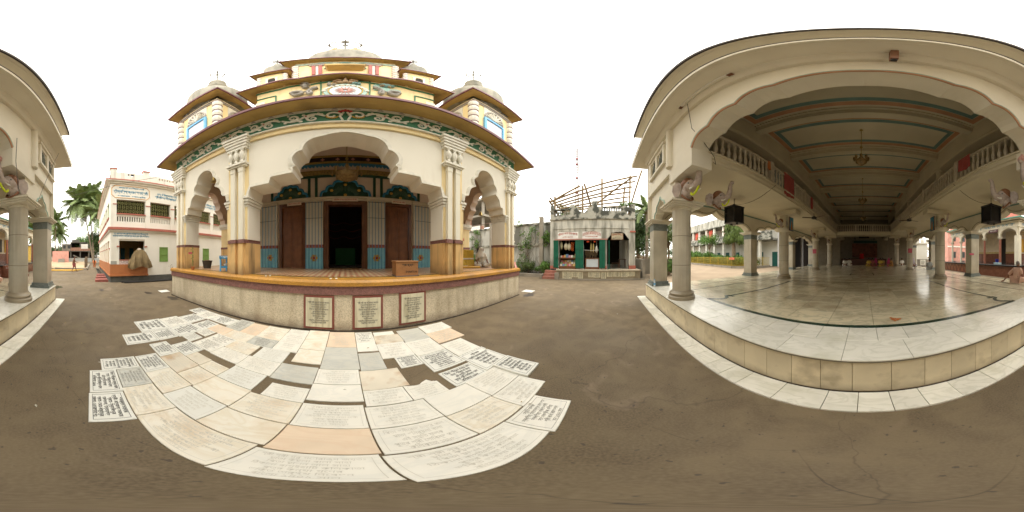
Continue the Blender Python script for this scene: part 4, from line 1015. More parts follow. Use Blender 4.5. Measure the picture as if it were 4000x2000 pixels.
for r_ in ((9.6, 10.8),): inlay([(CX - .7, 9.6), (CX + .7, 9.6), (CX + .7, 10.9), (CX - .7, 10.9), (CX - .7, 9.6)], .06)
H.part('dirt_and_shade_line', MB().box(FX0, FX1, FY - .02, FY - .001, .02, .03), M('dark_dirt_and_contact_shade', (.04, .03, .02), .9, .3, 8), base)  # dirt strip at the riser foot, its dark colour also painting contact shade
# low marble apron at ground level
ap = Thing('marble_apron', None, None, (0, 1.3, 0), HALL, kind='structure')
x = FX0 - .12
while x < FX1 + .1:
    w_ = rr.choice((.28, .33, .38, .44)); w_ = min(w_, FX1 + .12 - x); 
    if w_ < .04: break
    ap.part('apron_tile', MB().bev(x + .003, x + w_ - .003, 1.19, FY - .003, -.01, .022 + rr.random() * .004, .003), white_m); x += w_
# ---- columns
def cap_slab(mb, cx, cy, z0, z1, r0, r1, n=3):
    for k in range(n):
        r_ = r0 + (r1 - r0) * (k + 1) / n; mb.box(cx - r_, cx + r_, cy - r_, cy + r_, z0 + (z1 - z0) * k / n, z0 + (z1 - z0) * (k + 1) / n - .002)
def rcol_meshes():
    n_ = 16; sh = MB().lathe([(.25, 0), (.25, 2.2)], n=n_)
    return sh.mesh('shaft', colmarb)
shaft_me = rcol_meshes()
base_me = MB().lathe([(.36, 0), (.36, .08), (.33, .10), (.31, .12), (.335, .14), (.335, .17), (.29, .20), (.26, .24)], n=24).mesh('column_base', M('brown_grey_marble_base', (.33, .28, .20), .3, .15, 3), smooth=True)
abm = MB(); abm.lathe([(.25, 0), (.29, .03), (.29, .07)], n=16); cap_slab(abm, 0, 0, .07, .2, .34, .46); ab_me = abm.mesh('abacus', hall_w)
capr_me = MB().lathe([(.25, 0), (.31, .05), (.32, .12), (.32, .2)], n=20).mesh('round_capital', hall_w)
shaft_j = MB().lathe([(.2535, 0), (.2535, .012)], n=16).mesh('shaft_joint', M('marble_joint_line', (.22, .19, .14), .8))
for yi, y in enumerate(COLY):
    for x_ in (XL, XR):
        c_ = H.inst('round_column', shaft_me, (x_, y, HF + .2))
        o_ = link(bpy.data.objects.new('column_base', base_me), c_); o_.location = (0, 0, -.2)
        o_ = link(bpy.data.objects.new('abacus' if yi == 0 else 'round_capital', ab_me if yi == 0 else capr_me), c_); o_.location = (0, 0, 2.15)
        for zz in (.7, 1.45): o_ = link(bpy.data.objects.new('shaft_joint', shaft_j), c_); o_.location = (0, 0, zz)
        if yi > 0:
            H.part('column_neck', MB().lathe([(.24, HF + 2.55), (.24, 3.77)], (x_, y), 16), hall_in); 
            H.part('corbel_block', MB().box(x_ - .45 if x_ < 0 else x_ - 1.0 + .2, x_ + 1.0 - .2 if x_ < 0 else x_ + .45, y - .3, y + .3, 3.77, 3.98), hall_in)
        H.part('gallery_column', MB().lathe([(.2, 4.28), (.2, 6.5)], (x_, y), 14), hall_in)
sq_me = MB().box(-.27, .27, -.27, .27, .18, 2.25).mesh('square_shaft', colmarb); sqf_me = MB().box(-.35, .35, -.35, .35, 0, .09).box(-.31, .31, -.31, .31, .09, .18).mesh('square_base', colmarb_g)
sqb_me = MB().box(-.275, .275, -.275, .275, 2.1, 2.36).mesh('dark_necking', colmarb_g); sqc = MB(); cap_slab(sqc, 0, 0, 2.36, 2.5, .3, .45); sqc_me = sqc.mesh('square_capital', hall_w)
SQY = [1.95] + COLY[1:] + [23.6]
for y in SQY:
    for x_ in (SL, SR):
        c_ = H.inst('square_column', sq_me, (x_, y, HF))
        for nm, me in (('square_base', sqf_me), ('dark_necking', sqb_me), ('square_capital', sqc_me)): link(bpy.data.objects.new(nm, me), c_)
# ---- front wall: middle arch, corbel blocks, side panels
WF, WB = 1.62, 2.02
big = chain([(0, 5.17)], arc((0, 5.17), (1.0, 5.0), .07, 6), arc((1.0, 5.0), (1.63, 4.80), .2, 6), arc((1.63, 4.80), (2.29, 4.57), .2, 6), arc((2.29, 4.57), (2.87, 4.28), .2, 6))
fwm = MB(); o_ = cusp(0, big); poly = [(-3.3, 4.28)] + o_ + [(3.3, 4.28), (3.3, 5.95), (-3.3, 5.95)]; fwm.prism(poly, WF, WB)
fw2 = H.part('front_arch_wall', fwm, hall_w)
ln_ = cusp(0, big)
H.part('peach_arch_line', MB().tube([(x_, WF - .005, z) for x_, z in ln_], .022, 5), peach, fw2)
H.part('teal_arch_line', MB().tube([(x_ * 1.012, WF - .004, z + .05) for x_, z in ln_], .018, 5), M('pale_teal_line', (.38, .52, .46), .7), fw2)
for s, xs in ((-1, SL), (1, SR)):
    X = lambda a: s * a
    xe = abs(xs) + .28; xc = abs(XL) if s < 0 else XR
    w2 = MB(); w2.box(X(3.3), X(xe), WF, WB, 4.28, 5.95); sw = H.part('front_side_wall', w2, hall_w)
    H.part('corbel_block', MB().box(X(2.87), X(4.1), WF - .002, WB + .1, 3.77, 4.28), hall_w, sw)
    # pier between abacus and block
    H.part('column_pier', MB().box(X(xc - .1), X(4.1), WF + .05, WB + .05, 3.05, 3.77), hall_w, sw)
    # small cusped arch between round and square columns
    ax = (4.1 + xe) / 2 - .05; pts = chain([(0, 3.72)], arc((0, 3.72), (.22, 3.52), -.1, 4), arc((.22, 3.52), (.42, 3.28), .2, 4), arc((.42, 3.28), (.68, 3.06), .18, 4))
    b_ = MB(); arch_panel(b_, X(ax), min(X(4.1), X(xe)), max(X(4.1), X(xe)), pts, 4.28, WF + .12, WB); bb = H.part('small_arch_wall', b_, hall_w, sw)
    H.part('small_arch_line', MB().tube([(x_, WF + .10, z + .02) for x_, z in cusp(X(ax), [(a * 1.06, z + .04) for a, z in pts])], .02, 5), M('pale_teal_line', (.38, .52, .46), .7), bb)
    H.part('panel_ledge', MB().box(X(4.1), X(xe), WF, WF + .12, 4.14, 4.28), hall_w, sw)
    H.part('corner_strip', MB().box(X(xe - .02), X(xe + .03), WF - .02, WB, 3.06, 5.95), hall_w, sw)
    H.part('half_round_strip', MB().lathe([(.13, 4.28), (.13, 5.8)], (X(4.0), WF), 12), hall_w, sw, True)
    # twin arched window
    wx = 5.15; wf_ = MB(); wf_.box(X(wx - .85), X(wx + .8), WF - .12, WF - .002, 5.5, 5.58); wf_.box(X(wx - .82), X(wx + .77), WF - .1, WF - .002, 4.66, 4.74)
    wf_.box(X(wx - .8), X(wx - .68), WF - .08, WF - .002, 4.74, 5.5); wf_.box(X(wx + .62), X(wx + .75), WF - .08, WF - .002, 4.74, 5.5); wf_.box(X(wx - .1), X(wx + .05), WF - .07, WF - .002, 4.74, 5.5)
    wf_.box(X(wx - .68), X(wx - .1), WF - .05, WF - .002, 5.40, 5.5); wf_.box(X(wx + .05), X(wx + .62), WF - .05, WF - .002, 5.40, 5.5)
    wn = H.part('window_surround', wf_, hall_w, sw)
    for c_ in (-.39, .335):
        H.part('arched_opening', MB().prism([(X(wx + c_) - .22, 4.76)] + [(X(wx + c_) + .22 * math.cos(a), 5.16 + .22 * math.sin(a)) for a in [math.pi * k / 8 for k in range(9)]][::-1] + [(X(wx + c_) + .22, 4.76)], WF - .012, WF - .004), M('dim_window_opening', (.05, .055, .04), .6), sw)
        gm_ = MB()
        for k in range(7): gm_.tube([(X(wx + c_), WF - .025, 5.16), (X(wx + c_) + .21 * math.cos(k * math.pi / 3.5), WF - .025, 5.16 + .21 * math.sin(k * math.pi / 3.5))], .008, 4)
        for k in range(4): gm_.tube([(X(wx + c_) - .2 + k * .13, WF - .025, 4.76), (X(wx + c_) - .2 + k * .13, WF - .025, 5.1)], .008, 4)
        gm_.tube([(X(wx + c_) + .09 * math.cos(k * math.pi / 6), WF - .025, 4.92 + .09 * math.sin(k * math.pi / 6)) for k in range(13)], .008, 4)
        H.part('window_grille', gm_, M('dull_green_grille', (.14, .15, .09), .6), wn)
# ---- eaves
def slab(x0, x1, y0, y1, z0, z1, name, mat, par=None): return H.part(name, MB().box(x0, x1, y0, y1, z0, z1), mat, par)
EX0, EX1 = -7.05, 6.95; EY = 1.055
le = H.part('front_eave', MB().box(EX0, EX1, EY, WF - .0, 5.97, 6.07), hall_w)
H.part('eave_drip', MB().box(EX0, EX1, EY - .02, EY, 5.955, 6.1).box(EX0 + .05, EX1 - .05, EY + .06, EY + .085, 5.955, 5.97), hall_w, le); H.part('eave_top_edge', MB().box(EX0 - .01, EX1 + .01, EY - .03, EY + .2, 6.1, 6.13), M('dark_eave_edge', (.05, .04, .035), .9), le)
H.part('eave_cove', MB().prism([(WF, 5.80), (WF - .08, 5.80), (WF - .14, 5.86), (WF - .2, 5.97), (WF, 5.97)], SL - .3, SR + .3, 'x'), hall_w, le)
for s, xe, xx in ((-1, SL - .3, EX0), (1, SR + .3, EX1)): slab(xe, xx, WF + .002, HEND, 5.97, 6.07, 'side_eave', hall_w, le)

H.part('clerestory_front', MB().box(SL - .25, SR + .25, WF + .1, WF + .25, 5.95, 7.5), hall_w)
up = H.part('upper_roof', MB().box(-6.45, 6.25, 1.06, HEND, 7.5, 7.62), hall_w)
H.part('roof_edge', MB().box(-6.48, 6.28, 1.02, 1.06, 7.48, 7.68), M('dark_eave_edge', (.05, .04, .035), .9), up)
H.part('roof_drip', MB().box(-6.4, 6.2, 1.14, 1.17, 7.47, 7.5), hall_w, up)
for s, xe in ((-1, SL), (1, SR)):
    # outer walls with large cusped arches between square columns
    for k in range(4):
        ya, yb = SQY[k] + .0, SQY[k + 1] if k < 3 else SQY[k + 1]; hw_ = (yb - ya) / 2 - .3
        pts = chain([(0, 3.78)], arc((0, 3.78), (.3 * hw_, 3.52), -.1, 4), arc((.3 * hw_, 3.52), (.62 * hw_, 3.35), .16, 5), arc((.62 * hw_, 3.35), (hw_, 3.06), .16, 5))
        if k == 0: ya = WB
        b_ = MB(); arch_panel(b_, (SQY[k] + SQY[k + 1]) / 2, ya + .0, yb, pts, 4.05, xe - .2, xe + .2, 'x'); a_ = H.part('side_arch_wall', b_, hall_w)
        for sx in (-1, 1):
            H.part('arch_line', MB().tube([(xe + sx * .205, u, z + .1) for u, z in cusp((SQY[k] + SQY[k + 1]) / 2, [(a * 1.04, z) for a, z in pts])], .02, 4), M('shadow_groove_line', (.28, .25, .18), .9), a_)
    H.part('outer_gallery_wall', MB().box(xe - .2, xe + .2, WB, HEND, 4.05, 5.95), hall_in); 
    H.part('outer_upper_wall', MB().box(xe - .2, xe + .2, WF + .25, HEND, 5.95, 7.5), hall_w)
    H.part('aisle_teal_line', MB().box(xe - s * .2, xe - s * .23, WB + .1, HEND, 3.92, 3.98), teal)
    # gallery slab with stepped soffit and face
    xi = s * 2.87
    g_ = H.part('gallery_slab', MB().prism([(xi, 4.28), (xi, 4.16), (xi + s * .05, 4.14), (xi + s * .05, 4.05), (xi + s * .9, 3.98), (xe - s * .2, 3.98), (xe - s * .2, 4.28)], WB + .1, HEND), hall_in)
    H.part('gallery_lip', MB().box(xi - s * .05, xi + s * .1, WB, HEND, 4.28, 4.33), hall_in, g_)
    H.part('gallery_ceiling', MB().box(s * 3.55, xe - s * .2, WB, HEND, 6.5, 6.6), hall_in)
    H.part('nave_beam', MB().box(s * 3.45, s * 3.85, WB, HEND, 6.3, 6.5).box(s * 3.5, s * 3.8, WB, HEND, 6.6, 7.5).box(s * 3.42, s * 3.5, WB, HEND, 6.42, 6.5), hall_in)
H.part('nave_ceiling', MB().box(-3.5, 3.5, WF + .3, HEND, 7.44, 7.495), hall_c)
for y in [4.45 + 2.72 * k for k in range(8)]:
    bm_ = H.part('ceiling_beam', MB().box(-3.5, 3.5, y, y + .32, 7.1, 7.44), hall_in)
    H.part('beam_fillet', MB().box(-3.5, 3.5, y - .06, y, 7.34, 7.44).box(-3.5, 3.5, y + .32, y + .38, 7.34, 7.44), hall_in, bm_)
for ya, yb in [(WF + .35, 4.39)] + [(4.45 + 2.72 * k + .38, 4.45 + 2.72 * (k + 1) - .06) for k in range(7)]:
    for mat, e0, e1, nm in ((teal, .32, .50, 'teal_coffer_stripe'), (peach, .10, .30, 'peach_coffer_stripe')):
        m_ = MB(); z = 7.436
        m_.box(-3.5 + e0, 3.5 - e0, yb - e1, yb - e0, z, 7.44).box(-3.5 + e0, 3.5 - e0, ya + e0, ya + e1, z, 7.44)
        for s in (-1, 1): m_.box(s * (3.5 - e0), s * (3.5 - e1), ya + e1, yb - e1, z, 7.44)
        H.part(nm, m_, mat)
# ---- balustrades
bal_me = MB().lathe([(.045, 0), (.045, .06), (.03, .08), (.05, .16), (.06, .24), (.035, .36), (.028, .44), (.042, .47), (.042, .50), (.03, .53), (.045, .60), (.045, .66)], n=8).mesh('baluster', baluster_m, smooth=True)
for s in (-1, 1):
    xi = s * 2.92
    for k in range(4):
        ya = [WB + .15, 4.6, 7.1 + .5, 13.0][k]; yb = [4.4, 7.4, 12.75, 17.0][k]
        r_ = H.part('balustrade_rail', MB().box(xi - .07, xi + .07, ya, yb, 4.99, 5.06).box(xi - .05, xi + .05, ya, yb, 5.06, 5.09), baluster_m)
        nb = int((yb - ya) / .2)
        if k < 3:
            for j in range(nb): o_ = H.inst('baluster', bal_me, (xi, ya + .1 + j * .2, 4.33), parent=r_)
        else:
            mm = MB()
            for j in range(nb): mm.box(xi - .03, xi + .03, ya + .1 + j * .2 - .03, ya + .1 + j * .2 + .03, 4.33, 4.99)
            H.part('far_balusters', mm, baluster_m, r_, kind='stuff')
        H.part('balustrade_post', MB().box(xi - .1, xi + .1, yb, yb + .2, 4.3, 5.16), baluster_m)
# ---- far gallery, stage and end wall
H.part('far_gallery', MB().box(-2.87, 2.87, 17.2, 19.0, 3.98, 4.33), hall_in)
rl = H.part('far_rail', MB().box(-2.85, 2.85, 17.2, 17.3, 4.99, 5.08), baluster_m)
for k in range(2): H.part('balustrade_post', MB().box(-.95 + k * 1.8, -.85 + k * 1.8, 17.2, 17.3, 4.33, 4.99), baluster_m, rl)
for k in range(28): H.inst('baluster', bal_me, (-2.75 + k * .2, 17.25, 4.33), parent=rl)
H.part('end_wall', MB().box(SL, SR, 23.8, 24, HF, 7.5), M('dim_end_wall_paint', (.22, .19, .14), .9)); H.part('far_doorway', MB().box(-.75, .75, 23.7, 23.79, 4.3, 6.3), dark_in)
H.part('added_enclosure_wall', MB().box(SL + .2, -2.9, 19.5, 19.7, HF, 3.97).box(2.9, SR - .2, 19.5, 19.7, HF, 3.97), M('dim_end_wall_paint', (.22, .19, .14), .9))  # cross walls added to close the far aisles and darken the hall end
H.part('altar_stage', MB().bev(-2.85, 2.85, 20.5, 23.7, HF, 1.35, .03), M('dark_red_stage_paint', (.10, .04, .03), .5))
pn = H.part('stage_backdrop', MB().box(-1.7, 1.9, 23.5, 23.6, 1.5, 3.5), M('dim_red_painted_backdrop', (.16, .06, .04), .8, .6, 3)); 
H.part('backdrop_banner', MB().box(-1.5, 1.9, 23.4, 23.5, 3.55, 3.9), M('dark_green_banner', (.02, .06, .05), .8), pn)

# ---- elephant heads on the columns
def elephant(c, s, yaw=0, sc=1.0, pink=False):
    """head facing +x*s ; c = back of the neck"""
    m_ = Matrix.Translation(c) @ Matrix.Rotation(yaw, 4, 'Z') @ Matrix.Diagonal((s * sc, sc, sc, 1))
    hd = MB(); hd.ball((.2, 0, .05), (.22, .17, .22), 14, 10); hd.ball((.1, 0, -.1), (.17, .15, .2), 12, 8); hd.ball((.33, 0, -.03), (.14, .11, .13), 10, 8); hd.ball((.26, 0, -.12), (.12, .09, .12), 10, 7)
    hd.tube([(.36, 0, -.02), (.46, 0, .0), (.54, 0, .1), (.57, 0, .25), (.58, 0, .4), (.6, 0, .5), (.64, 0, .56), (.68, 0, .54), (.67, 0, .48)], [.12, .105, .09, .075, .065, .055, .05, .045, .03], 10)
    e_ = H.part('elephant_head', hd.xf(m_), ele, None, True)
    for t in (-1, 1):
        ear = MB(); pr = [(.06, .16, .16), (-.02, .24, .2), (-.1, .3, .12), (-.12, .31, -.05), (-.06, .28, -.22), (.02, .22, -.24), (.06, .17, -.08)]
        a_ = [(x, y * t, z) for x, y, z in pr]; b_ = [(x - .03, y * t, z) for x, y, z in pr]; nn = len(pr)
        ear.add(a_ + b_, [tuple(range(nn)) if t < 0 else tuple(range(nn))[::-1], tuple(range(2 * nn - 1, nn - 1, -1)) if t < 0 else tuple(range(nn, 2 * nn))] + [((i, (i + 1) % nn, nn + (i + 1) % nn, nn + i)) for i in range(nn)])
        H.part('ear', ear.xf(m_), ele, e_)
        H.part('tusk', MB().tube([(.33, t * .09, -.07), (.42, t * .12, -.09), (.5, t * .12, -.06)], [.03, .022, .006], 6).xf(m_), white_p, e_, True)
        H.part('eye', MB().ball((.32, t * .135, .08), (.03, .015, .022), 7, 5).xf(m_), M('grey_green_eye_paint', (.08, .11, .1), .4), e_)
    H.part('cap', MB().ball((.15, 0, .13), (.2, .19, .2), 12, 8).xf(m_), ele_b, e_, True)
    H.part('collar', MB().tube([(.1 + .1 * math.cos(a), .17 * math.sin(a), -.2 - .14 * max(0, math.cos(a))) for a in [math.pi * k / 10 - math.pi for k in range(21)]], .025, 5).xf(m_), ele_b, e_)
    lt = MB()
    for k in range(6):
        a = k * math.pi / 3; lt.ball((.62 + .05 * math.cos(a), .06 * math.sin(a), .62), (.045, .045, .08), 6, 5)
    lt.ball((.62, 0, .7), (.04, .04, .09), 6, 5)
    if not pink: H.part('lotus', lt.xf(m_), ele_p, e_, True)
    return m_
def garland(m_, label, z=-.0, group=None):
    g_ = MB(); pts = [(.42 + .12 * math.cos(a), .0 + .12 * math.sin(a) * .6 - .0, -.02 + .2 * math.sin(a) - .05) for a in [2 * math.pi * k / 12 for k in range(13)]]
    g_.tube(pts, .028, 6).xf(m_); c_ = m_ @ Vector((.42, 0, -.05))
    single('flower_garland', label, 'garland', g_, garl, tuple(c_), HALL, group)
# painted colour pictures hung on inner columns
def picture(x, y, s, label):
    t_ = Thing('hanging_picture', label, 'picture', (x, y, 3.3), HALL, 'pictures hung on the hall columns')
    t_.part('frame', MB().box(x - .02, x + .02, y - .22, y + .22, 2.95, 3.65), wood_d)
    t_.part('canvas', MB().box(x + s * .021, x + s * .026, y - .2, y + .2, 2.97, 3.63).box(x - s * .021, x - s * .026, y - .2, y + .2, 2.97, 3.63), M('blue_green_painting', (.05, .22, .33), .5, .4, 7))
    t_.part('painted_robe', MB().prism([(y - .1, 3.0), (y + .1, 3.0), (y + .05, 3.35), (y, 3.5), (y - .05, 3.35)], x + s * .027, x + s * .03, 'x').prism([(y - .1, 3.0), (y + .1, 3.0), (y + .05, 3.35), (y, 3.5), (y - .05, 3.35)], x - s * .03, x - s * .027, 'x'), M('orange_painted_robe', (.5, .22, .05), .6))

m1 = elephant((-3.62, 1.85, 3.42), 1, 0.15, .95); garland(m1, 'yellow-green garland on the lotus-bearing elephant head beside the shop side front column', group=None)
m2 = elephant((-3.6, 2.75, 3.3), 1, .35, .85, True); garland(m2, 'yellow-green garland on the second elephant head, behind the shop side front column')
m3 = elephant((3.40, 1.85, 3.42), -1, -0.15, .95); garland(m3, 'yellow-green garland on the elephant head beside the palm side front column')
m4 = elephant((3.4, 2.75, 3.3), -1, -.35, .85, True)
for k, y in enumerate(COLY[1:]):
    for s, x_ in ((-1, XL), (1, XR)):
        m5 = elephant((x_ , y - .1, 3.35), 1 if s > 0 else -1, -1.2 if s > 0 else 1.2, .75, True)
        if k < 1: garland(m5, 'pink and white garland on an inner elephant head left of the nave' if s < 0 else 'yellow-green garland on an inner elephant head right of the nave')
picture(XL + .42, 7.3, 1, 'blue and orange picture on the second column of the shop side row'); picture(XR - .42, 7.3, -1, 'blue and orange picture on the second column of the pavilion side row')
# black hanging lanterns
def lantern(x, y, label):
    t_ = Thing('hanging_lantern', label, 'lantern', (x, y, 3.6), HALL, 'black box lanterns under the galleries')
    b_ = MB(); r_ = .24
    for sx in (-1, 1):
        for sy in (-1, 1): b_.box(x + sx * r_ - .025, x + sx * r_ + .025, y + sy * r_ - .025, y + sy * r_ + .025, 2.97, 3.58)
    b_.box(x - .28, x + .28, y - .28, y + .28, 3.58, 3.62); b_.box(x - .27, x + .27, y - .27, y + .27, 2.95, 3.0); t_.part('frame', b_, black_m)
    t_.part('panel', MB().box(x - .225, x + .225, y - .225, y + .225, 3.0, 3.58), M('black_lantern_glass', (.02, .018, .018), .25))
    t_.part('hanger', MB().tube([(x, y, 3.62), (x, y, 3.98)], .012, 5).ball((x, y, 3.72), .05, 8, 6), black_m)
    for sx in (-1, 1): t_.part('foot', MB().box(x + sx * .15 - .03, x + sx * .15 + .03, y - .03, y + .03, 2.9, 2.95), black_m)
lantern(-4.45, 4.35, 'black box lantern hanging under the gallery on the shop side'); lantern(4.3, 4.35, 'black box lantern hanging under the gallery on the pavilion side')
def chandelier(x, y, z0, z1, frame, label, r_=.42, group=None, mat=None, tiers=2):
    t_ = Thing('chandelier', label, 'chandelier', (x, y, z0), frame, group)
    t_.part('rod', MB().tube([(x, y, z0), (x, y, z1 + .3)], .015, 5).ball((x, y, z1 + .95), .06, 8, 6).ball((x, y, z0 - .03), (.07, .07, .04), 8, 5), brass)
    bw = MB().lathe([(.03, z1 - .02), (r_ * .35, z1 + .02), (r_ * .7, z1 + .12), (r_ * .78, z1 + .24), (r_ * .5, z1 + .3), (.06, z1 + .42)], (x, y), 14); t_.part('glass_bowl', bw, mat or M('amber_cut_glass', (.22, .15, .06), .25, .3, 14), None, True)
    for k in range(8):
        a = k * math.pi / 4; dx, dy = math.cos(a), math.sin(a)
        ar = t_.part('arm', MB().tube([(x, y, z1 + .3), (x + dx * r_ * .5, y + dy * r_ * .5, z1 + .2), (x + dx * r_ * .95, y + dy * r_ * .95, z1 + .3)], .012, 4), brass)
        t_.part('drop_cup', MB().lathe([(.02, z1 + .2), (.05, z1 + .3), (.045, z1 + .4)], (x + dx * r_ * .95, y + dy * r_ * .95), 8), mat or M('amber_cut_glass', (.22, .15, .06), .25, .3, 14), ar)
for y, lb in ((5.85, 'nearest brass and amber glass chandelier on a long rod in the hall nave'), (11.1, 'middle chandelier hanging in the hall nave'), (16.6, 'farthest small chandelier in the dark hall nave')):
    chandelier(-.1, y, 7.42, 5.35, HALL, lb, .26, 'chandeliers along the nave')
def fan_(x, y, z, label, frame=HALL, mat=None, ztop=None, n=3):
    t_ = Thing('ceiling_fan', label, 'fan', (x, y, z), frame, 'ceiling fans')
    t_.part('rod', MB().tube([(x, y, z), (x, y, ztop or z + .25)], .015, 5), black_m); t_.part('motor', MB().lathe([(.05, z - .08), (.13, z - .06), (.15, z), (.12, z + .05), (.04, z + .09)], (x, y), 12), mat or black_m, None, True)
    for k in range(n):
        a = k * 2 * math.pi / n + x; b_ = MB().box(.12, .62, -.06, .06, -.01, .005).xf(Matrix.Translation((x, y, z)) @ Matrix.Rotation(a, 4, 'Z') @ Matrix.Rotation(.2, 4, 'X')); t_.part('blade', b_, mat or M('dark_brown_fan_blade', (.08, .05, .035), .5))
fan_(-2.6, 8.2, 3.75, 'dark ceiling fan under the shop side gallery edge near the second column'); fan_(2.5, 8.8, 3.75, 'dark ceiling fan under the pavilion side gallery edge')
fan_(-1.0, 18, 3.6, 'dark ceiling fan under the far gallery, left one'); fan_(1.1, 18, 3.6, 'dark ceiling fan under the far gallery, right one')
def cloth(x, y, w_, z0, z1, s, mat, label, grp='cloths hung over the balustrade'):
    m_ = MB(); n_ = 10; vs = []
    for j in range(5):
        for i in range(n_ + 1):
            u = i / n_; v = j / 4; vs.append((x - s * (.06 + .02 * math.sin(u * 15) * v), y + u * w_, z1 - (z1 - z0) * v - .03 * v * math.sin(u * 5)))
    bk = [(a + s * .015, b, c) for a, b, c in vs]
    fs = [(j * (n_ + 1) + i, j * (n_ + 1) + i + 1, (j + 1) * (n_ + 1) + i + 1, (j + 1) * (n_ + 1) + i) for j in range(4) for i in range(n_)]; N_ = len(vs)
    m_.add(vs + bk, fs + [tuple(a + N_ for a in f)[::-1] for f in fs]); single('hanging_cloth', label, 'cloth', m_, mat, (x, y, z1), HALL, grp)
redc = M('faded_red_hanging_cloth', (.34, .07, .06), .9, .15, 5)
cloth(-2.9, 5.35, .85, 4.15, 5.15, -1, redc, 'red cloth hanging over the balustrade on the shop side gallery')
cloth(-2.9, 4.25, .25, 4.75, 5.1, -1, M('orange_hanging_cloth', (.5, .18, .06), .9), 'small orange cloth on the shop side balustrade post'); cloth(-2.9, 8.4, .35, 4.4, 5.1, -1, redc, 'narrow red cloth farther along the shop side balustrade')
cloth(2.9, 3.75, .6, 4.6, 5.12, 1, redc, 'red cloth over the pavilion side balustrade'); cloth(-2.98, 4.75, .5, 4.35, 5.0, -1, M('grey_blue_board_paint', (.16, .19, .18), .7), 'grey-blue board fixed behind the shop side balustrade post', None)
# tube lamp, brown box lamp, wires on the front
tl = Thing('tube_light', 'long white fluorescent tube fitting on the front eave soffit', 'light', (-2.2, 1.42, 5.97), HALL)
tl.part('housing', MB().box(-2.97, -1.5, 1.38, 1.45, 5.93, 5.968), white_p); tl.part('tube', MB().tube([(-2.9, 1.41, 5.915), (-1.57, 1.41, 5.915)], .016, 8), cream_w); tl.part('end_cap', MB().box(-3.0, -2.9, 1.385, 1.445, 5.9, 5.93).box(-1.57, -1.47, 1.385, 1.445, 5.9, 5.93), wood_m)
bl = Thing('box_lamp', 'brown box lamp hanging from the front eave above the arch crown', 'lamp', (.28, 1.4, 5.97), HALL)
bl.part('box', MB().box(.22, .29, 1.33, 1.43, 5.35, 5.97), wood_m); bl.part('lens', MB().lathe([(.03, 5.31), (.035, 5.35)], (.255, 1.38), 10), black_m)
def cable(name, pts, label, r_=.006, frame=HALL, sag=0, mat=None, group=None, cat='cable'):
    out = []
    for a, b in zip(pts[:-1], pts[1:]):
        for k in range(8): t = k / 8; out.append((a[0] + (b[0] - a[0]) * t, a[1] + (b[1] - a[1]) * t, a[2] + (b[2] - a[2]) * t - sag * 4 * t * (1 - t)))
    out.append(pts[-1]); single(name, label, cat, MB().tube(out, r_, 4), mat or rubber, pts[0], frame, group)
cable('hanging_wire', [(-2.75, 1.45, 5.93), (-2.75, 1.55, 4.85), (-2.75, 2.1, 4.1), (-2.7, 2.1, 3.85), (-2.8, 2.1, 3.98)], 'thin black wire dangling in front of the big arch near the tube fitting', .007)
cable('lantern_wire', [(-4.45, 4.35, 3.75), (-2.75, 4.6, 4.2)], 'black wire sagging from the shop side lantern to the gallery', .007, sag=.25); cable('lantern_wire', [(4.3, 4.35, 3.75), (2.8, 4.6, 4.25)], 'black wire sagging from the pavilion side lantern to the gallery', .007, sag=.25)
cable('hanging_wire', [(3.0, 1.58, 4.7), (2.95, 1.58, 3.9), (3.05, 1.58, 3.2)], 'thin wire hanging down beside the palm side corbel', .007); cable('hanging_wire', [(5.6, 1.3, 5.9), (3.95, 1.55, 2.95)], 'slanting wire from the eave to the palm side round column', .006)
# small things on the hall floor
fp = MB(); rq = random.Random(2)
for k in range(14): a = rq.random() * 6.3; r_ = rq.random() * .09; fp.ball((.52 + r_ * math.cos(a), 2.72 + r_ * math.sin(a), HF + .02), (.03, .015, .012), 5, 4)
single('flower_petals', 'small heap of orange petals on the marble inside the green inlay line', 'petals', fp, M('orange_petal', (.5, .17, .05), .8), (.52, 2.72, HF), HALL)
wb = Thing('water_bottle', 'clear plastic water bottle with blue label beside the square column', 'bottle', (-5.72, 1.68, HF + .01), HALL)
wb.part('body', MB().lathe([(.035, HF + .01), (.04, HF + .03), (.04, HF + .2), (.015, HF + .26)], (-5.72, 1.68), 12), glass_m, None, True); wb.part('label_band', MB().lathe([(.041, HF + .08), (.041, HF + .14)], (-5.72, 1.68), 12, caps=False), blue_w); wb.part('cap', MB().lathe([(.017, HF + .26), (.017, HF + .29)], (-5.72, 1.68), 8), blue_w)
sb = Thing('folding_signboard', 'small A-frame board with yellow panel standing beside the hall plinth', 'sign', (-6.95, 2.0, 0), HALL)
sb.part('leg', MB().tube([(-6.95, 1.75, 0), (-6.85, 2.0, 1.0)], .012, 5), black_m); sb.part('leg', MB().tube([(-6.6, 1.75, 0), (-6.65, 2.0, 1.0)], .012, 5), black_m); sb.part('leg', MB().tube([(-6.78, 2.35, 0), (-6.75, 2.0, 1.0)], .012, 5), black_m)
sb.part('panel', MB().prism([(1.80, .42), (1.82, .40), (1.99, .93), (1.97, .95)], -6.9, -6.62, 'x'), M('ochre_board_panel', (.42, .27, .08), .7))
for k, (x, y, z, lb) in enumerate(((XL, 12.5, 1.9, 'pink printed notice on the third column of the shop side row'), (XR - .05, 12.5, 1.95, 'pink printed notice on the third column of the pavilion side row'), (SR - .28, 7.0, 1.75, 'tiny red notice on the square column facing the pavilion'))):
    single('printed_notice', lb, 'notice', MB().box(x - .16, x + .16, y - .02 if k < 2 else y, y + .0 if k < 2 else y + .01, z, z + (.35 if k < 2 else .1)), M('pink_paper', (.55, .12, .18), .8), (x, y, z), HALL)
    
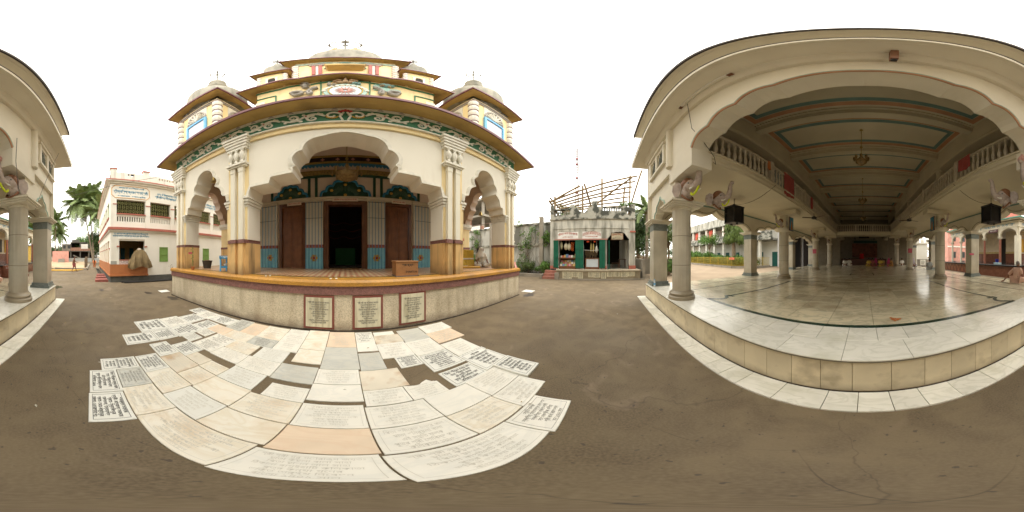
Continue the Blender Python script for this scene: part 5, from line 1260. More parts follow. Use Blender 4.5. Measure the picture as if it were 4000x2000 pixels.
# ================================================================== THINGS ON THE TEMPLE PORCH
db = Thing('donation_box', 'varnished wooden donation box with painted lettering on the porch edge', 'box', (1.5, 3.85, FL))
db.part('body', MB().box(1.2, 1.78, 3.72, 4.06, FL + .03, FL + .36), wood_l); db.part('base_board', MB().box(1.19, 1.79, 3.71, 4.07, FL + .001, FL + .03), M('grey_box_base', (.14, .11, .1), .7)); db.part('lid', MB().bev(1.185, 1.795, 3.705, 4.075, FL + .36, FL + .39, .008), wood_l)
letter(db, ['হরে কৃষ্ণ'], blk_t, (1.5, 3.717, FL + .28), .3, .07, '-y'); letter(db, ['DONATION'], blk_t, (1.6, 3.717, FL + .12), .3, .055, '-y')
for k, (x, y) in enumerate(((-1.9, 3.58), (-1.8, 3.62), (-.32, 3.55), (-.2, 3.56))): single('porch_flower', 'white flower offering on the porch edge before the middle arch', 'flower', MB().ball((x, y, FL + .014), (.03, .02, .014), 6, 4), white_p, (x, y, FL), group='flower offerings on the porch edge')
bk = Thing('black_bucket', 'dark tapered bucket standing on the porch behind the narrow arch', 'bucket', (-5.1, 4.5, FL)); bk.part('bucket', MB().lathe([(.15, FL), (.21, FL + .3), (.23, FL + .32), (.20, FL + .31), (.14, FL + .03)], (-5.1, 4.5), 16), M('dark_grey_plastic', (.06, .06, .055), .6), None, True)
rgk = MB().ball((-5.1, 4.5, FL + .3), (.17, .15, .05), 8, 5); bk.part('rags', rgk, M('brown_rags', (.13, .08, .05), .9))
bs = Thing('blue_stand', 'small blue painted wooden stand with lettering on the porch', 'stand', (-3.55, 4.05, FL))
for x in (-3.75, -3.35):
    for y in (3.9, 4.2): bs.part('leg', MB().box(x - .02, x + .02, y - .02, y + .02, FL, FL + .5), blue_w)
bs.part('top', MB().box(-3.78, -3.32, 3.87, 4.23, FL + .42, FL + .52), blue_bar); bs.part('shelf', MB().box(-3.76, -3.34, 3.89, 4.21, FL + .12, FL + .17), blue_bar); bs.part('bundles', MB().ball((-3.62, 4.05, FL + .22), (.09, .1, .05), 8, 5).ball((-3.45, 4.05, FL + .23), (.08, .1, .06), 8, 5), cl_w); letter(bs, ['মহাপ্রসাদ'], white_p, (-3.55, 3.868, FL + .47), .34, .06, '-y')
pt_ = Thing('potted_plant', 'thin green stem in a small terracotta pot at the corner pier', 'plant', (-4.78, 3.52, FL)); pt_.part('pot', MB().lathe([(.05, FL), (.075, FL + .12), (.08, FL + .13), (.06, FL + .11)], (-4.78, 3.52), 12), terr, None, True)
sm_ = MB().tube([(-4.78, 3.52, FL + .1), (-4.8, 3.52, FL + .5), (-4.76, 3.5, FL + .85)], .008, 4)
for k in range(10): sm_.ball((-4.79 + .05 * math.sin(k * 2.1), 3.51 + .03 * math.cos(k * 2), FL + .3 + k * .055), (.035, .01, .015), 5, 4)
pt_.part('stem', sm_, leaf3)
single('red_sign_plate', 'tiny red lettered plate fixed on the left corner pier', 'sign', MB().box(-5.15, -4.9, 3.585, 3.605, 1.78, 1.84), M('crimson_sign_paint', (.4, .03, .06), .5), (-5.0, 3.59, 1.8))
single('paper_picture', 'small framed picture leaning on the right corner pier', 'picture', MB().prism([(3.5, FL), (3.52, FL), (3.6, FL + .26), (3.58, FL + .26)], 6.0, 6.16, 'x'), M('pink_white_print', (.6, .3, .26), .6, .4, 12), (6.08, 3.5, FL))
hb = Thing('red_flower_bunch', 'red hibiscus bunch tied on the right pier of the porch', 'flowers', (3.22, 3.85, 2.2)); fb = MB()
for k in range(8): fb.ball((3.23 + .05 * math.cos(k), 3.72 + .03 * math.sin(k * 2), 2.22 + .05 * math.sin(k * 1.7)), (.03, .02, .03), 6, 4)
hb.part('petals', fb, hibis)
def bell(x, y, z, label):
    t_ = Thing('temple_bell', label, 'bell', (x, y, z), group='brass bells in the narrow arches'); t_.part('chain', MB().tube([(x, y, z), (x, y, z - .25)], .01, 4), black_m); t_.part('bell', MB().lathe([(.02, z - .25), (.05, z - .27), (.07, z - .37), (.10, z - .45), (.12, z - .47)], (x, y), 14), brass, None, True); t_.part('clapper', MB().ball((x, y, z - .48), .025, 6, 5), brass)
bell(-3.95, 3.8, 4.84, 'brass bell hanging in the narrow arch on the house side'); bell(5.9, 5.4, 4.2, 'brass bell hanging deeper inside the porch on the wall side')
chandelier(0.05, 5.3, 6.2, 4.35, WORLD, 'ornate brass chandelier hanging inside the temple porch', .5)
fan_(0.02, 4.35, 5.62, 'white and red ceiling fan in the crown of the temple arch', WORLD, M('red_white_fan_enamel', (.45, .12, .09), .4), 6.2)
# yellow draped frame and poles
ys_ = Thing('folded_palanquin', 'yellow draped frame with two long yellow poles lying on the porch', 'palanquin', (4.95, 5.2, FL))
yc = MB(); n_ = 14
for zz0, zz1, b_ in ((FL + .42, FL + .78, .0), (FL + .1, FL + .36, .1)):
    vs = [(4.55 + .75 * i / n_, 5.3 + .03 * math.sin(i * 2.2) - b_ * j, zz1 - (zz1 - zz0) * j) for j in (0, 1) for i in range(n_ + 1)]
    yc.add(vs, [(i, i + 1, n_ + 2 + i, n_ + 1 + i) for i in range(n_)])
    yc.add([(x, y + .02, z) for x, y, z in vs], [(i + 1, i, n_ + 1 + i, n_ + 2 + i) for i in range(n_)])
ys_.part('yellow_drape', yc, cl_y); ys_.part('cream_border', MB().box(4.55, 5.3, 5.27, 5.31, FL + .36, FL + .42), cl_w)
ys_.part('carrying_pole', MB().tube([(4.3, 5.1, FL + .05), (5.0, 4.6, FL + .05)], .04, 8), bamboo_y); ys_.part('carrying_pole', MB().tube([(4.9, 5.25, FL + .09), (5.75, 4.9, FL + .09)], .04, 8), bamboo_y)

# ================================================================== PEOPLE
def skin_mesh(joints, name, mat, subs=1, extra=None, filt=None, grow=0.0, scale=1.0):
    idx = {}; vs = []; es = []; rad = []
    for nm, p, r_, par in joints:
        if filt and nm not in filt: continue
        idx[nm] = len(vs); vs.append(p); rad.append(r_ * scale + grow)
        if par in idx: es.append((idx[par], idx[nm]))
    me = bpy.data.meshes.new(name); me.from_pydata(vs, es, []); o = bpy.data.objects.new('tmp', me); COL.objects.link(o)
    md = o.modifiers.new('s', 'SKIN'); md.use_smooth_shade = True
    for i, r_ in enumerate(rad): me.skin_vertices[0].data[i].radius = (r_, r_); me.skin_vertices[0].data[i].use_root = (i == 0)
    sb_ = o.modifiers.new('u', 'SUBSURF'); sb_.levels = subs
    dg = bpy.context.evaluated_depsgraph_get(); out = bpy.data.meshes.new_from_object(o.evaluated_get(dg)); bpy.data.objects.remove(o)
    mb = MB(); mb.v = [tuple(v.co) for v in out.vertices]; mb.f = [tuple(p.vertices) for p in out.polygons]; bpy.data.meshes.remove(out); return mb
def person(label, loc, yaw, J, clothes, hairmat=hair, frame=WORLD, group=None, head=(0, 0, 1.5), face=0.0, tilt=0.0, veil=None, skin_=skin, bald=False, hands=()):
    """J joints in the figure's own space facing -y; loc on the ground/floor; yaw turns the figure"""
    t_ = Thing('person', label, 'person', loc, frame, group); t_.o.rotation_euler = (0, 0, frame.rot + yaw)
    t_.base = (0, 0, 0)
    body = skin_mesh(J, 'body', skin_)
    HM = Matrix.Translation(head) @ Matrix.Rotation(face, 4, 'Z') @ Matrix.Rotation(tilt, 4, 'X')
    hd = MB(); hd.ball((0, 0, .0), (.075, .092, .115), 16, 12); hd.ball((0, -.03, -.06), (.055, .06, .06), 10, 8)
    hd.tube([(0, -.085, .02), (0, -.105, -.015), (0, -.09, -.03)], [.008, .016, .014], 6)
    for s in (-1, 1): hd.ball((s * .077, .01, -.005), (.012, .022, .032), 7, 6)
    hd.tube([(-.022, -.086, -.055), (0, -.093, -.053), (.022, -.086, -.055)], .007, 5)
    hd.xf(HM); body.add(hd.v, hd.f)
    for (hp, hdir, side) in hands:                # palm and five fingers, slightly curled
        hx = Vector(hp); d = Vector(hdir).normalized(); sdv = d.cross(Vector((0, 0, 1)));
        if sdv.length < .1: sdv = Vector((1, 0, 0))
        sdv.normalize(); nrm = sdv.cross(d)
        body.tube([hx, hx + d * .04, hx + d * .085], [.028, .036, .03], 7)
        for k in range(4):
            b0 = hx + d * .08 + sdv * (k - 1.5) * .017; ln = (.06, .072, .068, .05)[k]
            body.tube([b0, b0 + d * ln * .5 - nrm * .004, b0 + d * ln * .9 - nrm * .018], [.009, .008, .006], 5)
        b0 = hx + d * .03 + sdv * .03 * side; body.tube([b0, b0 + d * .03 + sdv * .022 * side, b0 + d * .055 + sdv * .025 * side], [.011, .009, .007], 5)
    t_.part('body', body, skin_, None, True)
    ey = MB(); br_ = MB()
    for s in (-1, 1): ey.ball((s * .03, -.083, .008), (.013, .008, .007), 6, 5); br_.tube([(s * .016, -.09, .03), (s * .045, -.08, .032)], .004, 4)
    t_.part('eyes', ey.xf(HM), M('dark_eye', (.03, .02, .015), .3)); t_.part('eyebrows', br_.xf(HM), hairmat)
    if not veil:
        h_ = MB(); h_.ball((0, .012, .022), (.08, .092, .105) if not bald else (.0765, .09, .108), 14, 10)
        h_.v = [(x, y, z) if not (y < -.05 and z < .06) else (x * .8, y * .62, z) for x, y, z in h_.v]
        t_.part('hair', h_.xf(HM), hairmat, None, True)
    else:
        v_ = MB(); v_.ball((0, .02, .0), (.095, .105, .13), 14, 10); v_.v = [(x, y if y > -.04 else -.04 + (y + .04) * .2, z) for x, y, z in v_.v]; v_.tube([(0, .04, -.05), (0, .07, -.2), (0, .05, -.34)], [.11, .15, .2], 10)
        t_.part('veil', v_.xf(HM), veil, None, True)
    for nm, filt, mat, grow in clothes: t_.part(nm, skin_mesh(J, nm, mat, 1, None, filt, grow), mat, None, True)
    return t_
def J_stand(lean=0, stride=.0, arms=None):
    a = arms or {}
    def P(x, y, z): return (x, y - lean * max(0, z - .9), z)
    return [('pelvis', P(0, 0, .92), .13, None), ('waist', P(0, 0, 1.05), .115, 'pelvis'), ('chest', P(0, 0, 1.25), .135, 'waist'), ('neckb', P(0, 0, 1.38), .08, 'chest'), ('neck', P(0, -.01, 1.44), .048, 'neckb'),
            ('shL', P(.16, 0, 1.34), .06, 'chest'), ('elL', a.get('elL', (.22, .05, 1.07)), .04, 'shL'), ('wrL', a.get('wrL', (.22, -.08, .86)), .028, 'elL'), ('shR', P(-.16, 0, 1.34), .06, 'chest'), ('elR', a.get('elR', (-.22, -.05, 1.07)), .04, 'shR'), ('wrR', a.get('wrR', (-.22, .02, .84)), .028, 'elR'),
            ('hipL', (.09, 0, .85), .1, 'pelvis'), ('knL', (.09, -stride * .5, .48), .062, 'hipL'), ('anL', (.09, -stride * .9, .08), .036, 'knL'), ('toL', (.10, -stride * .9 - .16, .03), .03, 'anL'),
            ('hipR', (-.09, 0, .85), .1, 'pelvis'), ('knR', (-.09, stride * .25, .48), .062, 'hipR'), ('anR', (-.09, stride * .9, .12), .036, 'knR'), ('toR', (-.09, stride * .9 - .13, .035), .03, 'anR')]
def J_sit(lean=.05, kw=.3, arms=None, knees_up=False):
    a = arms or {}
    k_ = [('hipL', (.1, -.05, .12), .11, 'pelvis'), ('knL', (kw, -.36, .14), .075, 'hipL'), ('anL', (.02, -.42, .06), .045, 'knL'), ('hipR', (-.1, -.05, .12), .11, 'pelvis'), ('knR', (-kw, -.36, .14), .075, 'hipR'), ('anR', (-.04, -.36, .05), .045, 'knR')]
    if knees_up: k_ = [('hipL', (.1, -.05, .13), .11, 'pelvis'), ('knL', (.12, -.4, .42), .07, 'hipL'), ('anL', (.12, -.5, .08), .045, 'knL'), ('hipR', (-.1, -.05, .13), .11, 'pelvis'), ('knR', (-.12, -.4, .40), .07, 'hipR'), ('anR', (-.12, -.52, .08), .045, 'knR')]
    return [('pelvis', (0, 0, .14), .15, None), ('waist', (0, -lean * .4, .32), .125, 'pelvis'), ('chest', (0, -lean, .5), .14, 'waist'), ('neckb', (0, -lean * 1.2, .61), .08, 'chest'), ('neck', (0, -lean * 1.3, .67), .048, 'neckb'),
            ('shL', (.17, -lean, .57), .062, 'chest'), ('elL', a.get('elL', (.25, -.1, .33)), .042, 'shL'), ('wrL', a.get('wrL', (.24, -.3, .22)), .028, 'elL'), ('shR', (-.17, -lean, .57), .062, 'chest'), ('elR', a.get('elR', (-.25, -.1, .33)), .042, 'shR'), ('wrR', a.get('wrR', (-.24, -.3, .22)), .028, 'elR')] + k_
UP = ('pelvis', 'waist', 'chest', 'neckb', 'shL', 'elL', 'shR', 'elR'); UPT = ('pelvis', 'waist', 'chest', 'neckb', 'shL', 'shR'); LEG = ('pelvis', 'hipL', 'knL', 'hipR', 'knR'); LEGA = ('pelvis', 'hipL', 'knL', 'anL', 'hipR', 'knR', 'anR'); ALL = ('pelvis', 'waist', 'chest', 'neckb', 'shL', 'elL', 'shR', 'elR', 'hipL', 'knL', 'anL', 'hipR', 'knR', 'anR')
def yaw_to(frm, to): return math.atan2(to[0] - frm[0], -(to[1] - frm[1]))
# white-veiled figure on the porch
J = J_sit(.06, .34); t_ = person('seated person wrapped in a white cloth with covered head on the porch edge', (5.6, 5.1, FL), R(-35), J, [('white_wrap', ALL, cl_w, .035)], head=(0, -.1, .80), face=R(100), veil=cl_w, hands=(((.24, -.3, .22), (0, -1, -.2), -1), ((-.24, -.3, .22), (0, -1, -.2), 1)))
dr = MB()
for k in range(5): dr.tube([(-.2 + .02 * k, -.17 + .0 * k, .58 - .05 * k), (0, -.24 - .008 * k, .46 - .06 * k), (.2 - .02 * k, -.17, .58 - .05 * k)], .02, 5)
t_.part('cloth_folds', dr, cl_w, None, True)
# walking man
J = J_stand(0.02, .26, {'elL': (.22, -.1, 1.1), 'wrL': (.2, -.33, .98), 'elR': (-.21, .1, 1.08), 'wrR': (-.2, .12, .84)})
px, py = -17.3, -1.62; person('bare-chested man in a red wrap walking across the yard', (px, py, 0), yaw_to((px, py), (px + .1, py + 1)) , [(a, b, c, d) for a, b, c, d in J], [('red_wrap', LEG, cl_r, .035)], head=(0, -.03, 1.53), hands=(((.2, -.33, .98), (0, -1, 0), -1), ((-.2, .12, .84), (0, 0, -1), 1)))
# stooping figure by the drain
J = J_stand(0, .1, {'elL': (.2, -.62, .75), 'wrL': (.12, -.72, .5), 'elR': (-.2, -.6, .75), 'wrR': (-.12, -.75, .5)})
def bend(p):
    x, y, z = p
    if z > .92: t = z - .92; return (x, y - t * .93, .92 + t * .28)
    return p
J2 = [(n_, bend(p) if n_ in ('waist', 'chest', 'neckb', 'neck', 'shL', 'shR') else p, r_, q_) for n_, p, r_, q_ in J]
person('person in orange robes stooping at the drain beside the house', (-22.6, .7, 0), R(90), J2, [('orange_robe', UP, cl_o, .03), ('orange_skirt', LEGA, cl_o, .045)], head=(0, -.58, 1.08), tilt=R(60), hands=(((.12, -.72, .5), (0, -.2, -1), 1), ((-.12, -.75, .5), (0, -.2, -1), 1)))
# man leaning on one arm at the hall edge (figure faces the pavilion, seen from behind)
J = J_sit(.12, .28, {'elL': (.36, .05, .32), 'wrL': (.52, .16, .07), 'elR': (-.22, -.15, .35), 'wrR': (-.15, -.3, .3)})
person('man with shaved head in a pale pink shirt sitting at the hall floor edge', (5.5, 4.1, HF), R(90), J, [('pink_shirt', UP, cl_p, .03), ('pink_dhoti', LEGA, cl_p, .04)], ghair, HALL, head=(0, -.17, .80), bald=True, hands=(((.52, .16, .07), (.5, .8, -.25), 1), ((-.15, -.3, .3), (0, -1, 0), 1)))
J = J_sit(.1, .28); person('person in white seated behind the palm side columns with back turned', (5.5, 2.75, HF), R(215), J, [('white_wrap', ALL, M('grey_white_cotton', (.5, .5, .46), .9), .035)], hair, HALL, head=(0, -.14, .80), veil=M('grey_white_cotton', (.5, .5, .46), .9))
J = J_sit(.1, .28, knees_up=True); person('seated person in grey with dark hair beside a square column on the pavilion side', (5.2, 12.3, HF), R(150), J, [('grey_shirt', UP, cl_g, .03), ('grey_trousers', LEGA, cl_g, .03)], hair, HALL, head=(0, -.14, .80))
J = J_stand(0, .1); person('white-haired man in white standing outside beyond the hall', (8.6, 20.5, 0), R(170), J, [('white_shirt', UP, cl_w, .03), ('white_dhoti', LEGA, cl_w, .05)], ghair, HALL, head=(0, -.03, 1.53))
rp = random.Random(11)
sits = [(-2.1, 17.8, cl_w, 'in white seated leftmost on the far hall floor'), (-1.7, 18.4, cl_w, 'in white seated second from the left on the far hall floor'), (.55, 17.9, cl_y, 'in yellow leaning forward on the far hall floor'), (.95, 18.1, cl_r, 'in dull red seated beside the yellow one'), (1.4, 18.6, cl_m, 'in magenta at the middle of the far group'),
        (1.75, 17.9, cl_y, 'in dark yellow between magenta and pink'), (2.2, 18.2, M('olive_cloth', (.28, .2, .05), .9), 'in olive in the far group'), (2.6, 17.6, cl_m, 'in bright pink near the far column'), (3.1, 17.5, M('ochre_brown_cloth', (.35, .17, .05), .9), 'in ochre before the far column'), (4.3, 17.9, cl_w, 'in white right of the far column'), (5.1, 16.6, M('lilac_cloth', (.45, .4, .45), .9), 'with lilac veil seated apart under the arcade')]
for k, (x, y, c_, lb) in enumerate(sits):
    J = J_sit(.08 + .1 * rp.random(), .26); person('person ' + lb, (x, y, HF), R(rp.uniform(120, 240)), J, [('wrap', ALL, c_, .035)], hair, HALL, 'people seated at the far end of the hall', head=(0, -.16, .80), veil=c_ if k in (10, 7, 4) else None)
J = J_sit(.05, .26); person('person in bright red seated on the far stage', (-.3, 21.5, 1.35), 0, J, [('red_wrap', ALL, M('bright_red_cloth', (.6, .02, .02), .9), .035)], hair, HALL, head=(0, -.08, .80))

# ================================================================== THE WHITEWASHED TWO-STOREY HOUSE
HXF = -10.3; HY0 = 1.34; HY1 = 15.4; HXL = -21.7
hs = Thing('guest_house', 'two-storey whitewashed house with blue lettering and green grilles', 'house', (HXF, HY0, 0))
hs.part('dark_plinth', MB().box(HXL, HXF - .0, HY0, HY1, 0, .4), M('dark_grey_plinth', (.10, .10, .09), .9, .2, 3))
# walls of the court face (x = HXF) with openings
w0 = HXF - .25
def fx(mb, y0, y1, z0, z1, d=0, t=.25): mb.box(HXF - t + d, HXF + d, y0, y1, z0, z1)
wm = MB(); fx(wm, HY0, 1.9, .4, 3.4); fx(wm, 3.63, 4.72, .4, 3.4); fx(wm, 4.72, 5.38, .4, 1.3); fx(wm, 4.72, 5.38, 2.32, 3.4); fx(wm, 5.38, 8.6, .4, 3.4); fx(wm, 8.6, 9.3, .4, 1.3); fx(wm, 8.6, 9.3, 2.32, 3.4); fx(wm, 9.3, HY1, .4, 3.4); fx(wm, 1.9, 3.63, 2.7, 3.4); fx(wm, 1.9, 3.63, .4, 1.15, -.02)
wl = hs.part('court_wall', wm, hw)
wd = MB(); bays = [(1.74, 3.7), (4.04, 5.6), (5.92, 7.5), (7.85, 9.45), (9.8, 11.4), (11.75, 13.3)]
prev = HY0
for a, b in bays: fx(wd, prev, a, 3.56, 5.5); prev = b
fx(wd, prev, HY1, 3.56, 5.5); fx(wd, HY0, HY1, 5.5, 6.78)
for a, b in bays:
    fx(wd, a, b, 3.56, 3.98, -.04, .15); fx(wd, a, b, 4.32, 4.45, -.04, .15)
uw = hs.part('upper_wall', wd, hw)
sl_ = MB()
for a, b in bays:
    n_ = 12
    for k in range(n_ + 1):
        c_ = a + (b - a) * k / n_; sl_.box(HXF - .19, HXF - .04, c_ - .038, c_ + .038, 3.98, 4.32)
hs.part('slotted_parapet', sl_, hw, uw, kind='stuff')
hs.part('red_sill', MB().box(HXF - .2, HXF + .05, bays[0][0], bays[0][1], 4.45, 4.52), redl, uw)
for a, b in bays[1:]: hs.part('red_sill', MB().box(HXF - .2, HXF + .05, a, b, 4.45, 4.52), redl, uw)
prevs = [HY0] + [b for a, b in bays]
for k, (a, b) in enumerate(bays): hs.part('pillar_band', MB().box(HXF, HXF + .03, prevs[k] + (.0 if k else .15), a + .02, 5.12, 5.18), redl, uw)
for a, b in bays:                                   # iron grilles: bars and ring pattern
    gm_ = MB(); n_ = max(6, int((b - a) / .13))
    for k in range(n_ + 1):
        y = a + (b - a) * k / n_; gm_.tube([(HXF - .1, y, 4.52), (HXF - .1, y, 5.5)], .007, 4)
    for r_ in range(3):
        for k in range(int((b - a) / .26)):
            y = a + .13 + k * .26 + (.065 if r_ % 2 else 0); z = 4.72 + r_ * .27
            gm_.tube([(HXF - .1, y + .08 * math.cos(q * math.pi / 3), z + .08 * math.sin(q * math.pi / 3)) for q in range(7)], .008, 4)
    hs.part('window_grille', gm_, grille_m, uw)
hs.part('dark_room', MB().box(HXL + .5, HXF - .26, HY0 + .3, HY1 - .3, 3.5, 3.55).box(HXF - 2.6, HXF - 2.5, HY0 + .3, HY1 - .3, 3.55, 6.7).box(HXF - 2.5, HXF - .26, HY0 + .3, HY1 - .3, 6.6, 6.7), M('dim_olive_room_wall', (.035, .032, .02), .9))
# ground floor room seen through the opening
rmm = MB(); rmm.box(HXF - 3.2, HXF - 3.1, 1.6, 6.5, .4, 3.4).box(HXF - 3.1, HXF - .26, 4.2, 4.3, .4, 3.4).box(HXF - 3.1, HXF - .26, HY0 + .25, 4.2, 3.3, 3.4)
rm_ = hs.part('room_wall', rmm, M('warm_yellow_room_paint', (.50, .36, .14), .9))
for k in range(2): hs.part('room_beam', MB().box(HXF - 3.1, HXF - .3, 2.0 + k * .9, 2.12 + k * .9, 3.1, 3.3), dark_in, rm_)
for k in range(3): hs.part('inner_door', MB().box(HXF - 3.09, HXF - 3.05, 1.85 + k * .75, 2.2 + k * .75, 1.0, 2.35), M('teal_inner_door', (.02, .12, .14), .6), rm_)
for k in range(2): hs.part('inner_door', MB().box(HXF - 2.4 + k * 1.0, HXF - 2.0 + k * 1.0, 4.16, 4.19, 1.0, 2.3), M('teal_inner_door', (.02, .12, .14), .6), rm_)
hs.part('opening_surround', MB().box(HXF, HXF + .05, 1.80, 1.9, 1.16, 2.8).box(HXF, HXF + .05, 3.63, 3.73, 1.16, 2.8).box(HXF, HXF + .05, 1.80, 3.73, 2.8, 2.88), hw, wl)
hs.part('capital_ledge', MB().box(HXF, HXF + .08, 1.74, 1.94, 2.28, 2.36).box(HXF, HXF + .08, 3.6, 3.8, 2.28, 2.36), redl, wl)
dd = hs.part('terracotta_dado', MB().box(HXF, HXF + .03, HY0 - .02, 3.85, .5, 1.16).box(HXF, HXF + .05, 2.25, 2.3, .5, 1.14), terr, wl); hs.part('dado_ledge', MB().box(HXL, HXF + .1, HY0 - .08, 3.87, .4, .5), terr, dd)
hs.part('stone_patch', MB().box(HXF, HXF + .035, HY0 + .02, 1.74, 1.162, 1.38), M('grey_stone_patch', (.36, .36, .32), .9), wl)
hs.part('flower_tile_rail', MB().box(HXF - .05, HXF - .0, 1.9, 3.63, 1.15, 1.42), M('flower_pattern_tiles', (.55, .45, .42), .5, .5, 13), wl); hs.part('rail_top', MB().box(HXF - .07, HXF + .02, 1.9, 3.63, 1.42, 1.47), redl, wl)
for a in (4.72, 8.6):
    sh_ = hs.part('green_shutter', MB().box(HXF - .05, HXF - .02, a, a + .66, 1.3, 2.32), green_p, wl)
    hs.part('shutter_frame', MB().box(HXF - .02, HXF + .02, a, a + .04, 1.3, 2.32).box(HXF - .02, HXF + .02, a + .62, a + .66, 1.3, 2.32).box(HXF - .02, HXF + .02, a + .04, a + .62, 2.28, 2.32).box(HXF - .02, HXF + .02, a + .04, a + .62, 1.3, 1.34).box(HXF - .02, HXF + .015, a + .04, a + .62, 1.76, 1.80), green_p, sh_)
    for k in range(7): hs.part('shutter_bar', MB().box(HXF - .02, HXF - .008, a + .09 + k * .08, a + .10 + k * .08, 1.34, 2.28), M('pale_green_bar', (.3, .45, .15), .5), sh_)
hs.part('red_ledge', MB().box(HXL - .1, HXF + .16, HY0 - .16, HY1, 3.40, 3.56), redl); hs.part('ledge_soffit', MB().box(HXL - .02, HXF + .09, HY0 - .09, HY1, 3.3, 3.40), hw)
hs.part('roof_slab', MB().box(HXL - .3, HXF + .3, HY0 - .3, HY1, 6.78, 6.84), hw); hs.part('red_cornice', MB().box(HXL - .33, HXF + .33, HY0 - .33, HY1, 6.84, 6.91), redl); hs.part('cornice_cove', MB().box(HXL - .1, HXF + .12, HY0 - .12, HY1, 6.66, 6.78), hw)
# parapet with slot panels
pm = MB(); fx(pm, HY0, HY1, 6.91, 7.35); fx(pm, HY0 + .42, HY0 + 1.05, 7.35, 7.62); fx(pm, 2.9, 4.6, 7.35, 7.62); fx(pm, 5.9, 7.4, 7.35, 7.62); fx(pm, 9.0, 10.4, 7.35, 7.62); fx(pm, 1.05 + HY0, 2.9, 7.52, 7.62)
for k in range(8): fx(pm, 2.39 + k * .0, 2.39, 7.35, 7.5)
pw = hs.part('roof_parapet', pm, hw_d)
pz = MB()
for y0, y1 in ((HY0 + 1.05, 2.9), (4.6, 5.9), (7.4, 9.0), (10.4, 12)):
    n_ = int((y1 - y0) / .2)
    for k in range(n_): fx(pz, y0 + k * .2, y0 + k * .2 + .09, 7.35, 7.52)
    fx(pz, y0, y1, 7.52, 7.62, 0.001)
hs.part('pierced_parapet', pz, hw_d, pw, kind='stuff')
for y in (HY0, 3.55, 6.4, 9.5): q_ = hs.part('parapet_pillar', MB().box(HXF - .3, HXF + .02, y, y + .42, 6.915, 7.86), hw_d); hs.part('red_pillar_cap', MB().box(HXF - .34, HXF + .06, y - .04, y + .46, 7.86, 7.95), redl, q_)
hs.part('side_parapet', MB().box(HXL, HXF - .3, HY0, HY0 + .2, 6.91, 7.5), hw_d)
# side wall (y = HY0) with its row of bays
sm2 = MB(); sm2.box(HXL, HXF - .26, HY0, HY0 + .25, 2.75, 3.3); sm2.box(HXL, HXF - .26, HY0, HY0 + .25, 5.5, 6.66); sm2.box(HXL, HXF - .26, HY0, HY0 + .25, 3.56, 4.3)
for k in range(8): sm2.box(HXF - .26 - k * 1.5 - .45, HXF - .26 - k * 1.5, HY0, HY0 + .25, 1.2, 2.75); sm2.box(HXF - .26 - k * 1.5 - .45, HXF - .26 - k * 1.5, HY0, HY0 + .25, 4.3, 5.5)
sw2 = hs.part('side_wall', sm2, hw); hs.part('side_dado', MB().box(HXL, HXF - .01, HY0 - .02, HY0 + .23, .5, 1.2), terr, sw2)
for k in range(7):
    x1 = HXF - .71 - k * 1.5; x0 = x1 - 1.05; q_ = hs.part('upper_shutter', MB().box(x0, x1, HY0 + .1, HY0 + .14, 4.36, 5.5), green_p, sw2); hs.part('red_sill', MB().box(x0 - .05, x1 + .05, HY0 - .08, HY0, 4.28, 4.36), redl, q_)
    hs.part('bay_backing', MB().box(x0, x1, HY0 + .2, HY0 + .22, 1.2, 2.75), M('ochre_inner_wall', (.52, .36, .12), .9), sw2)
    hs.part('capital_ledge', MB().box(x1, x1 + .45, HY0 - .05, HY0, 2.15, 2.22), redl, sw2)
hs.part('back_wall', MB().box(HXL - .25, HXL, HY0, HY1, .4, 6.78), hw)
# lettering
yc0, yc1 = 1.42, 3.98; zc0, zc1 = 5.62, 6.52
bd_ = [(yc0 + .22, zc1), (yc1 - .22, zc1), (yc1, zc1 - .2), (yc1, zc0 + .2), (yc1 - .22, zc0), (yc0 + .22, zc0), (yc0, zc0 + .2), (yc0, zc1 - .2), (yc0 + .22, zc1)]
hs.part('sign_border', MB().tube([(HXF + .01, y, z) for y, z in bd_], .022, 4), ora, uw)
def hl(lines, yc, zc, w_, h_, bold=.02): letter(hs, lines, blue_t, (HXF + .012, yc, zc), w_, h_, '+x', uw, bold)
hl(['জগদ্গুরু পরমহংস ওঁ বিষ্ণুপাদ ১০৮শ্রী'], 2.75, 6.38, 1.7, .17); hl(['শ্রীমদ্ ভক্তিপ্রজ্ঞান কেশব গোস্বামী'], 2.7, 6.07, 2.3, .34, .03); hl(['মহারাজের   ভজন-কুটীর'], 2.75, 5.76, 1.9, .15)
hl(['নমঃ ওঁ বিষ্ণুপাদায় আচার্য্য সিংহরূপিণে', 'শ্রীশ্রীমদ্ভক্তিপ্রজ্ঞান কেশব ইতি নামিনে'], 5.9, 6.05, 3.0, .5); hl(['অতিমর্ত্য চরিত্রায় স্বাশ্রিতানাঞ্চ পালিনে', 'জীব দুঃখে সদার্তায় শ্রীনাম প্রেম দায়িনে'], 9.8, 6.0, 3.4, .5)
hl(['যস্য প্রসাদাদ্ ভগবৎ প্রসাদো যস্যাপ্রসাদান্ন গতিঃ কুতোহপি।', 'ধ্যায়ংস্তুবংস্তস্য যশস্ত্রিসন্ধ্যং বন্দে গুরোঃ শ্রীচরণারবিন্দম্॥'], 2.72, 3.08, 2.45, .34)
